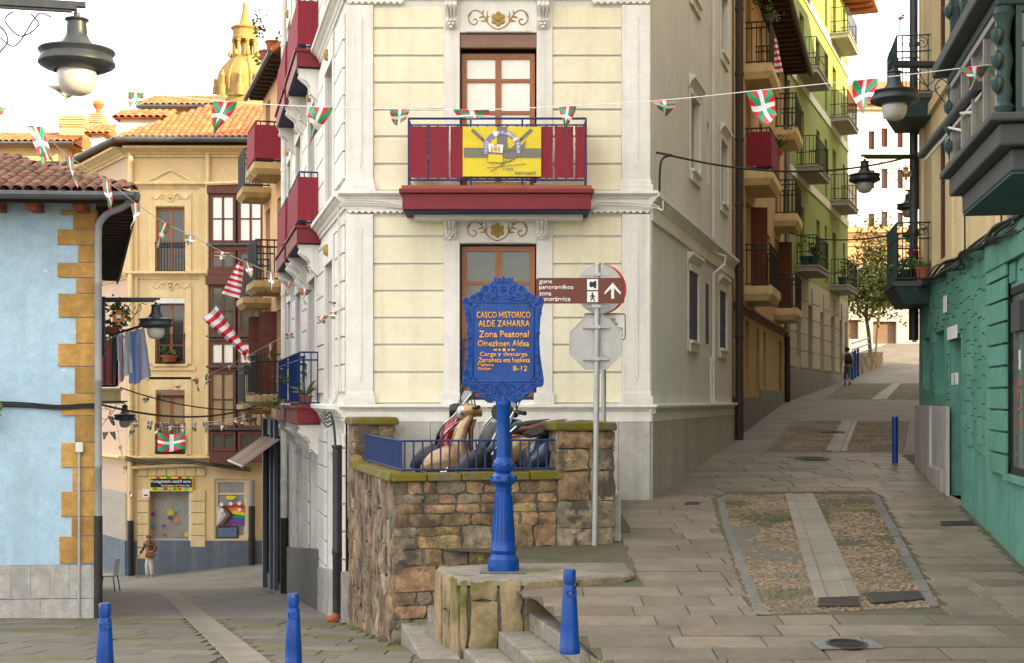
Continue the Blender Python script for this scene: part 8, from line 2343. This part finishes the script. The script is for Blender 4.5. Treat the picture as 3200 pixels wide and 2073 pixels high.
leaves((TX + .15, 75, TZ0 + 4.1), (1.5, 1.4, 1.5), 4600, .22, m_leafpale, 'crown', tree, seed=3)
leaves((TX + .25, 75, TZ0 + 6.2), (1.1, 1.0, 1.5), 1300, .18, mat('sunlit_leaf', (.19, .18, .04), .6, bump=0), 'crown_top', tree, seed=4)
t2 = thing('street_tree', 'second thinner trunk with leaves right of the slender tree', 'tree', (P(2742, 0, 78).x, 78, zr(0, 78))); x2, z2 = P(2742, 0, 78).x, zr(0, 78)
MB().tube(bez([(x2 - .1, 78, z2 - .1), (x2, 78, z2 + 1.6), (x2 + .2, 78, z2 + 3.4)], 4), .07, 7).build('trunk', m_bark, t2, smooth=True)
leaves((x2 + .5, 78, z2 + 4.1), (1.3, 1.2, 1.2), 1400, .22, m_leafpale, 'crown', t2, seed=9)
def pot_plant(label, p, r, h, lr, n, size, mp=m_terra, ml=m_leaf, spiky=0, seed=1, flowers=0):
    t = thing('potted_plant', label, 'plant', p); p = Vector(p)
    MB().lathe([(r * .7, 0), (r, h * .85), (r * 1.12, h * .86), (r * 1.12, h), (r * .9, h), (r * .9, h * .9), (0, h * .9)], 12, p).build('pot', mp, t, smooth=True, angle=35)
    if spiky:
        mb = MB(); rnd = random.Random(seed)
        for i in range(spiky):
            a = rnd.uniform(0, 6.3); e = rnd.uniform(.2, 1.2); d = Vector((math.cos(a) * math.cos(e), math.sin(a) * math.cos(e), math.sin(e))); L_ = lr * rnd.uniform(.7, 1.2)
            mb.tube([p + Vector((0, 0, h * .9)), p + Vector((0, 0, h)) + d * L_ * .5, p + Vector((0, 0, h * .9)) + d * L_ - Vector((0, 0, L_ * .12))], [size * .5, size * .6, .003], 5)
        mb.build('spiky_leaf', ml, t)
    else:
        leaves(p + Vector((0, 0, h + lr * .6)), (lr, lr, lr * .9), n, size, ml, 'foliage', t, seed=seed)
    for i in range(flowers):
        rnd = random.Random(i + seed); q = p + Vector((rnd.uniform(-lr, lr), -lr * .6, h + rnd.uniform(.2, 1.5) * lr)); MB().lathe([(0, -.04), (.05, 0), (0, .04)], 7, q).build('flower', m_signred, t)
    return t
fz0 = -.12
pot_plant('spiky aloe in a terracotta pot on the lowest left balcony', FL.pt(sy(27.75), .28, fz0 + .005), .13, .2, .42, 0, .04, spiky=16, ml=m_leafpale, seed=2)
pot_plant('leafy shrub in a pot beyond the aloe on the same balcony', FL.pt(sy(30.2), .3, fz0 + .005), .13, .2, .4, 140, .1, seed=5)
TB = lambda y, n, z: TE.pt(ty(y), n, z)
pot_plant('red geranium spilling over the dark green balcony', TB(27.4, .45, 2.235), .14, .22, .34, 160, .09, mp=m_blackplastic, flowers=4, seed=3)
pot_plant('tall bare plant in a dark pot on the dark green balcony', TB(26.7, .42, 2.235), .14, .24, .3, 60, .08, mp=m_blackplastic, seed=6)
pot_plant('striped cactus in an orange pot on the dark green balcony', TB(26.5, .16, 2.235), .13, .26, .26, 0, .05, spiky=14, ml=m_leafpale, seed=8)
hp_ = thing('hanging_fern', 'green fern trailing from a terracotta wall pot on the ochre wall', 'plant', TB(20.0, .15, 3.0))
MB().lathe([(.02, 2.75), (.10, 2.9), (.14, 3.1), (.12, 3.1), (0, 3.06)], 12, TB(20.0, .16, 0)).build('pot', m_terra, hp_, smooth=True); leaves(TB(20.0, .2, 3.45), (.22, .3, .45), 420, .12, m_leaf, 'foliage', hp_, droop=.3, seed=12)
pot_plant('plant in a grey trough on the top ochre balcony', BR.pt(by(37.2), .6, 9.95), .16, .18, .3, 110, .1, mp=m_gutter, seed=14)
pot_plant('trailing plant on the middle ochre balcony', BR.pt(by(39.3), .72, 6.8), .10, .14, .32, 130, .09, seed=15)
for i, (lab, y_, n_) in enumerate((('first blue-grey pot on the lowest green house balcony', 51.9, .3), ('second blue-grey pot on the lowest green house balcony', 52.0, .62), ('pot on the far lowest balcony of the green house', 60.7, .5))):
    pot_plant(lab, GR.pt(gy(y_), n_, 4.925), .2, .35, .3, 60, .14, mp=mat('teal_pot', (.03, .10, .11), .6, bump=0), seed=20 + i)
pot_plant('plants in the red trough on the pink laundry balcony', BSD.pt(s0 + .12, .3, 1.38), .22, .14, .42, 220, .14, seed=31)
pot_plant('flower box inside the yellow house railing', YF.pt(ys_(532), .12, yz(1132)), .3, .22, .3, 90, .12, seed=33)
pot_plant('terracotta pot on the eave of the orange house', OB.pt(oy(37.4), .3, 9.2), .18, .3, .35, 60, .12, seed=35); pot_plant('second pot on the eave with a bare plant', OB.pt(oy(38.6), .3, 9.2), .2, .34, .5, 80, .14, seed=36)
lp = thing('wall_creeper', 'bush poking in at the left edge beside the blue wall', 'plant', BF.pt(BF.s_u(-30), .3, bz(1300))); leaves(BF.pt(BF.s_u(-12), .35, bz(1262)), (.18, .2, .3), 260, .07, m_leafpale, 'foliage', lp, seed=41)
MB().lathe([(.08, bz(1340)), (.14, bz(1315)), (.15, bz(1300)), (0, bz(1302))], 10, BF.pt(BF.s_u(-25), .3, 0)).build('pot', m_terra, lp)
# weeds at wall feet
wd = MB(); rnd = random.Random(5)
for (x, y, zf) in [(terr_x(yy) - .06, yy, zl) for yy in (18.9, 19.7, 20.8, 21.9)] + [(-1.2, 18.38, lambda a, b: -2.95), (-.4, 18.5, lambda a, b: -2.1), (-6.2, 36.2, zl), (.75, 12.9, zr), (teal_x(20) - .05, 20, zr), (teal_x(16.5) - .05, 16.5, zr)]:
    for _ in range(34):
        p = Vector((x + rnd.gauss(0, .06), y + rnd.gauss(0, .10), zf(x, y))); d = Vector((rnd.uniform(-.7, .7), rnd.uniform(-.7, .7), 1)) * rnd.uniform(.03, .09)
        wd.add([p - Vector((.006, 0, 0)), p + Vector((.006, 0, 0)), p + d], [(0, 1, 2)])
tag(wd.build('weeds', m_leafpale, None, recalc=False), 'small weeds growing at the foot of the walls', 'weeds', kind='stuff')
# pinwheels on the upper balcony
def pinwheel(label, p, r):
    t = thing('pinwheel', label, 'pinwheel', p); p = Vector(p)
    MB().tube([p - Vector((0, 0, r * 3.2)), p], .012, 5).build('stick', m_leaf, t)
    for i, c in enumerate(((.6, .03, .03), (.7, .25, .02), (.7, .55, .03), (.1, .4, .06), (.03, .3, .5), (.03, .1, .5), (.3, .05, .4), (.55, .03, .2))):
        a = i * math.pi / 4; d = Vector((math.cos(a), 0, math.sin(a))); e = Vector((-d.z, 0, d.x))
        mb = MB(); mb.add([p, p + d * r * .6 + e * r * .35 + Vector((0, -.06, 0)), p + d * r, p + d * r * .5 + Vector((0, -.02, 0))], [(0, 1, 2, 3)]); mb.build('vane', flat('vane_%d' % i, c, .5), t, recalc=False)
pinwheel('rainbow pinwheel above the upper dark green balcony', P(2812, 52, 27.4), .10); pinwheel('smaller blue pinwheel left of the upper dark green balcony', P(2779, 165, 28), .07)

# low wall with blue railing at the top of the street
lw = thing('low_wall', 'low stone wall beside the walking person at the top of the street', 'wall', (P(2700, 0, 68).x, 68, zr(0, 68)))
a, b = P(2662, 0, 67), P(2760, 0, 74)
f_ = Fr((a.x, a.y), (b.x, b.y))
for i in range(8): MB().box(f_, f_.L * i / 8 + .01, f_.L * (i + 1) / 8 - .01, -.4, 0, .6, 2.15 + .05 * i).build('stone', m_stone, lw, bevel=.03)
r_ = thing('street_railing', 'blue street railing behind the walking person', 'railing', (a.x, a.y, zr(0, 67)))
for i, u in enumerate((2664, 2672, 2681)):
    x, y = P(u, 0, 66 + i)[0:2]; MB().lathe([(.09, zr(0, y) - .1), (.09, zr(0, y) + .1), (.06, zr(0, y) + .15), (.06, zr(0, y) + 1.25), (.08, zr(0, y) + 1.3), (0, zr(0, y) + 1.38)], 10, (x, y, 0)).build('post', m_ironblue, r_, smooth=True)
mb = MB()
for dz_ in (1.5, 1.8, 2.1): mb.tube([P(2663, 0, 69).xy.to_3d() + Vector((0, 0, zr(0, 69) + dz_ - .6)), P(2715, 0, 73).xy.to_3d() + Vector((0, 0, zr(0, 73) + dz_ - .6))], .035, 6)
mb.build('rail', m_ironblue, r_)

# ------------------------------------------------------------------ people
def skin(name, vs_, es, m, parent, root=0, sub=2):
    me = bpy.data.meshes.new(name); me.from_pydata([v[0] for v in vs_], es, [])
    o = bpy.data.objects.new(name, me); COL.objects.link(o); me.materials.append(m)
    sm = o.modifiers.new('skin', 'SKIN'); sm.use_smooth_shade = True
    for i, v in enumerate(vs_):
        r = v[1]; me.skin_vertices[0].data[i].radius = (r, r) if not isinstance(r, tuple) else r
        me.skin_vertices[0].data[i].use_root = i == root
    s_ = o.modifiers.new('subdivision', 'SUBSURF'); s_.levels = sub; s_.render_levels = sub
    setp(o, parent, True); return o
def chain(vs_, es, start, pts):
    k = start
    for p in pts:
        vs_.append(p); es.append((k, len(vs_) - 1)); k = len(vs_) - 1
    return k
def person(label, loc, rot, H, J, mt, mb_, ms, mh, top_len=.0, sleeves=1.0):
    """J: joints in units of height; faces -y"""
    t = thing('person', label, 'person', loc, rot)
    g_ = lambda n: tuple(c * H for c in J[n])
    L2 = lambda a, b, f: tuple(lerp(x, y, f) for x, y in zip(g_(a), g_(b)))
    V = [(g_('pelvis'), .07 * H)]; E = []
    ch_ = chain(V, E, 0, [(g_('chest'), .072 * H), (g_('neck'), .032 * H), (g_('chin'), .042 * H), (g_('head'), .056 * H), (g_('crown'), .038 * H)])
    for s_ in ('l', 'r'):
        w = chain(V, E, 1, [(g_(s_ + 'sh'), .034 * H), (g_(s_ + 'el'), .025 * H), (g_(s_ + 'wr'), .017 * H), (g_(s_ + 'ha'), .02 * H)])
        ha = Vector(g_(s_ + 'ha')); d = (ha - Vector(g_(s_ + 'el'))).normalized(); q = d.cross(Vector((0, 1, 0))).normalized()
        for k, (o_, l_) in enumerate(((-.7, .030), (-.25, .038), (.2, .036), (.65, .030))): chain(V, E, w, [(tuple(ha + q * o_ * .016 * H + d * l_ * .5 * H), .0055 * H), (tuple(ha + q * o_ * .018 * H + d * l_ * H + Vector((0, -.006 * H, 0))), .005 * H)])
        chain(V, E, w - 1, [(tuple(ha + q * .022 * H - d * .004 * H + Vector((0, -.012 * H, 0))), .006 * H)])
        chain(V, E, 0, [(L2('pelvis', s_ + 'kn', .18), .055 * H), (g_(s_ + 'kn'), .034 * H), (g_(s_ + 'an'), .022 * H), (g_(s_ + 'to'), .022 * H)])
    skin('body', V, E, m_skin, t)
    V = [(g_('pelvis'), .086 * H)]; E = []
    for s_ in ('l', 'r'): chain(V, E, 0, [(L2('pelvis', s_ + 'kn', .22), .062 * H), (g_(s_ + 'kn'), .046 * H), (L2(s_ + 'kn', s_ + 'an', mb_[1]), .038 * H)])
    skin('trousers', V, E, mb_[0], t)
    V = [(L2('pelvis', 'chest', .1), .088 * H)]; E = []
    chain(V, E, 0, [(L2('pelvis', 'chest', .6), .082 * H), (g_('chest'), .083 * H), (L2('chest', 'neck', .75), .045 * H)])
    for s_ in ('l', 'r'): chain(V, E, 2, [(g_(s_ + 'sh'), .045 * H), (L2(s_ + 'sh', s_ + 'el', min(1, sleeves * 2)), .035 * H)] + ([(L2(s_ + 'el', s_ + 'wr', .85), .026 * H)] if sleeves > .6 else []))
    skin('top', V, E, mt, t)
    h = Vector(g_('head'))
    hd = MB().loft([((h.x, h.y + .012 * H, h.z - .035 * H), (.05 * H, 0, 0), (0, .045 * H, 0)), ((h.x, h.y + .012 * H, h.z), (.061 * H, 0, 0), (0, .058 * H, 0)), ((h.x, h.y + .008 * H, h.z + .035 * H), (.057 * H, 0, 0), (0, .058 * H, 0)), ((h.x, h.y + .004 * H, h.z + .062 * H), (.03 * H, 0, 0), (0, .032 * H, 0))], 12); o = hd.build('hair', mh, None, smooth=True); setp(o, t, True)
    for s_ in ('l', 'r'):
        a, b = Vector(g_(s_ + 'an')), Vector(g_(s_ + 'to')); d = b - a; mbx = MB().loft([(a - d * .3 - Vector((0, 0, .012 * H)), (.024 * H, 0, 0), (0, 0, .02 * H)), (a + d * .4 - Vector((0, 0, .012 * H)), (.028 * H, 0, 0), (0, 0, .018 * H)), (b - Vector((0, 0, .006 * H)), (.02 * H, 0, 0), (0, 0, .012 * H))], 8); o = mbx.build('shoe', ms, None, smooth=True); setp(o, t, True)
    return t
base_J = dict(pelvis=(0, 0, .53), chest=(0, .01, .74), neck=(0, .005, .835), chin=(0, -.012, .87), head=(0, -.008, .925), crown=(0, 0, .965), lsh=(.105, .01, .80), rsh=(-.105, .01, .80), lel=(.135, .03, .63), rel=(-.135, .03, .63), lwr=(.14, -.03, .49), rwr=(-.14, -.03, .49), lha=(.14, -.045, .455), rha=(-.14, -.045, .455), lkn=(.055, -.02, .285), rkn=(-.055, -.02, .285), lan=(.055, .02, .045), ran=(-.055, .02, .045), lto=(.065, -.07, .018), rto=(-.065, -.07, .018))
# woman with a stick (faces the camera, looking down)
Jw = dict(base_J); Jw.update(neck=(0, -.02, .83), chin=(0, -.06, .855), head=(0, -.05, .91), crown=(0, -.035, .95), rel=(-.16, .0, .64), rwr=(-.21, -.07, .53), rha=(-.22, -.08, .505), lel=(.15, .02, .63), lwr=(.05, -.10, .60), lha=(.02, -.11, .60))
wx, wy_ = P(467, 0, 48.7).x, 48.7
m_floral = mat('floral_waistcoat', (.03, .028, .03), .8, (.34, .2, .09), vs=16, mixc=.12, bump=0)
wo = person('elderly woman in white trousers with stick and brown handbag by the yellow house', (wx, wy_, zl(wx, wy_)), R(-12), 1.56, Jw, m_floral, (mat('white_trousers', (.72, .70, .64), .8, bump=.05), .9), mat('white_shoe', (.55, .53, .5), .6, bump=0), mat('auburn_hair', (.16, .075, .03), .7, bump=.2))
st = thing('walking_stick', 'thin wooden walking stick in the woman\'s hand', 'walking stick', (wx - .36, wy_ - .2, zl(wx, wy_))); hx = wmat(wo) @ Vector((-.225 * 1.56, -.085 * 1.56, .50 * 1.56))
MB().tube([hx + Vector((.05, 0, .02)), hx + Vector((-.02, 0, .03)), hx + Vector((-.03, -.01, 0)), Vector((hx.x - .05, hx.y - .08, zl(wx, wy_ - .2) + .01))], .012, 6).build('shaft', m_wood, st, smooth=True)
hb = thing('handbag', 'brown leather handbag held at the woman\'s waist', 'handbag', wmat(wo) @ Vector((.1, -.2, .75))); c = wmat(wo) @ Vector((.11, -.19, .83))
MB().loft([(c + Vector((0, 0, -.10)), (.15, 0, 0), (0, .05, 0)), (c, (.17, 0, 0), (0, .06, 0)), (c + Vector((0, 0, .10)), (.14, 0, 0), (0, .03, 0))], 12, 3).build('pouch', mat('tan_leather', (.24, .075, .025), .5, bump=.1), hb, smooth=True); MB().tube(bez([c + Vector((-.13, 0, .09)), c + Vector((-.1, .08, .45)), c + Vector((.1, .1, .45)), c + Vector((.13, 0, .09))], 4), .012, 5).build('strap', MATS['tan_leather'], hb)
# walker seen from behind
Jm = dict(base_J); Jm.update(lkn=(.05, -.06, .29), lan=(.05, -.06, .05), lto=(.055, -.15, .02), rkn=(-.05, .02, .285), ran=(-.05, .11, .065), rto=(-.055, .03, .02), lel=(.14, .05, .63), rel=(-.14, .02, .63), lwr=(.15, .04, .49), rwr=(-.13, -.06, .5), lha=(.15, .03, .455), rha=(-.125, -.08, .47))
mx, my = P(2648, 0, 60.9).x, 60.9
mo_ = person('person in pale shirt and rolled jeans with dark backpack walking uphill', (mx, my, zr(0, my)), R(172), 1.68, Jm, mat('pale_print_shirt', (.42, .46, .42), .85, (.3, .34, .32), vs=14, mixc=.2, bump=0), (mat('blue_jeans', (.07, .14, .22), .85, bump=.05), .55), mat('brown_sandal', (.10, .05, .03), .7, bump=0), mat('black_hair', (.015, .013, .012), .6, bump=.2), sleeves=.35)
bpk = thing('backpack', 'dark navy backpack on the walking person\'s back', 'backpack', wmat(mo_) @ Vector((0, .2, 1.0))); f_ = lambda x, y, z: wmat(mo_) @ Vector((x, y, z))
MB().loft([(f_(-.02, .20, .93), (.12, 0, 0), (0, .06, 0)), (f_(-.02, .22, 1.05), (.15, 0, 0), (0, .09, 0)), (f_(-.02, .21, 1.25), (.14, 0, 0), (0, .08, 0)), (f_(-.02, .18, 1.37), (.08, 0, 0), (0, .04, 0))], 14, 3).build('pack', mat('navy_nylon', (.012, .015, .028), .7, bump=.1), bpk, smooth=True)
for s_ in (-.09, .07): MB().tube(bez([f_(s_, .16, 1.33), f_(s_, .06, 1.42), f_(s_, -.13, 1.25), f_(s_, -.05, 1.0)], 4), .02, 5).build('strap', MATS['navy_nylon'], bpk)
# plastic chair at the corner of the blue house and the sitter half hidden by it
cx_, cy_ = P(338, 0, 37.3).x, 37.3; cz_ = zl(cx_, cy_)
chair = thing('plastic_chair', 'white plastic chair with dark legs beside the blue house corner', 'chair', (cx_, cy_, cz_))
MB().loft([((cx_, cy_, cz_ + .42), (.22, 0, 0), (0, .22, 0)), ((cx_, cy_, cz_ + .46), (.25, 0, 0), (0, .24, 0))], 14, 3.5).build('seat', m_plasticwhite, chair, smooth=True)
mb = MB(); mb.grid(lambda i, j: (cx_ + .20 + .05 * j + .02 * math.sin(i * 3.1), cy_ - .23 + i * .46, cz_ + .46 + j * .42 - .05 * abs(i - .5)), 6, 4); mb.build('backrest', m_plasticwhite, chair, recalc=False)
for a in (-1, 1):
    for b in (-1, 1): MB().tube([(cx_ + a * .19, cy_ + b * .19, cz_ + .43), (cx_ + a * .25, cy_ + b * .24, cz_)], .016, 6).build('leg', mat('dark_green_leg', (.015, .05, .045), .5, bump=0), chair)
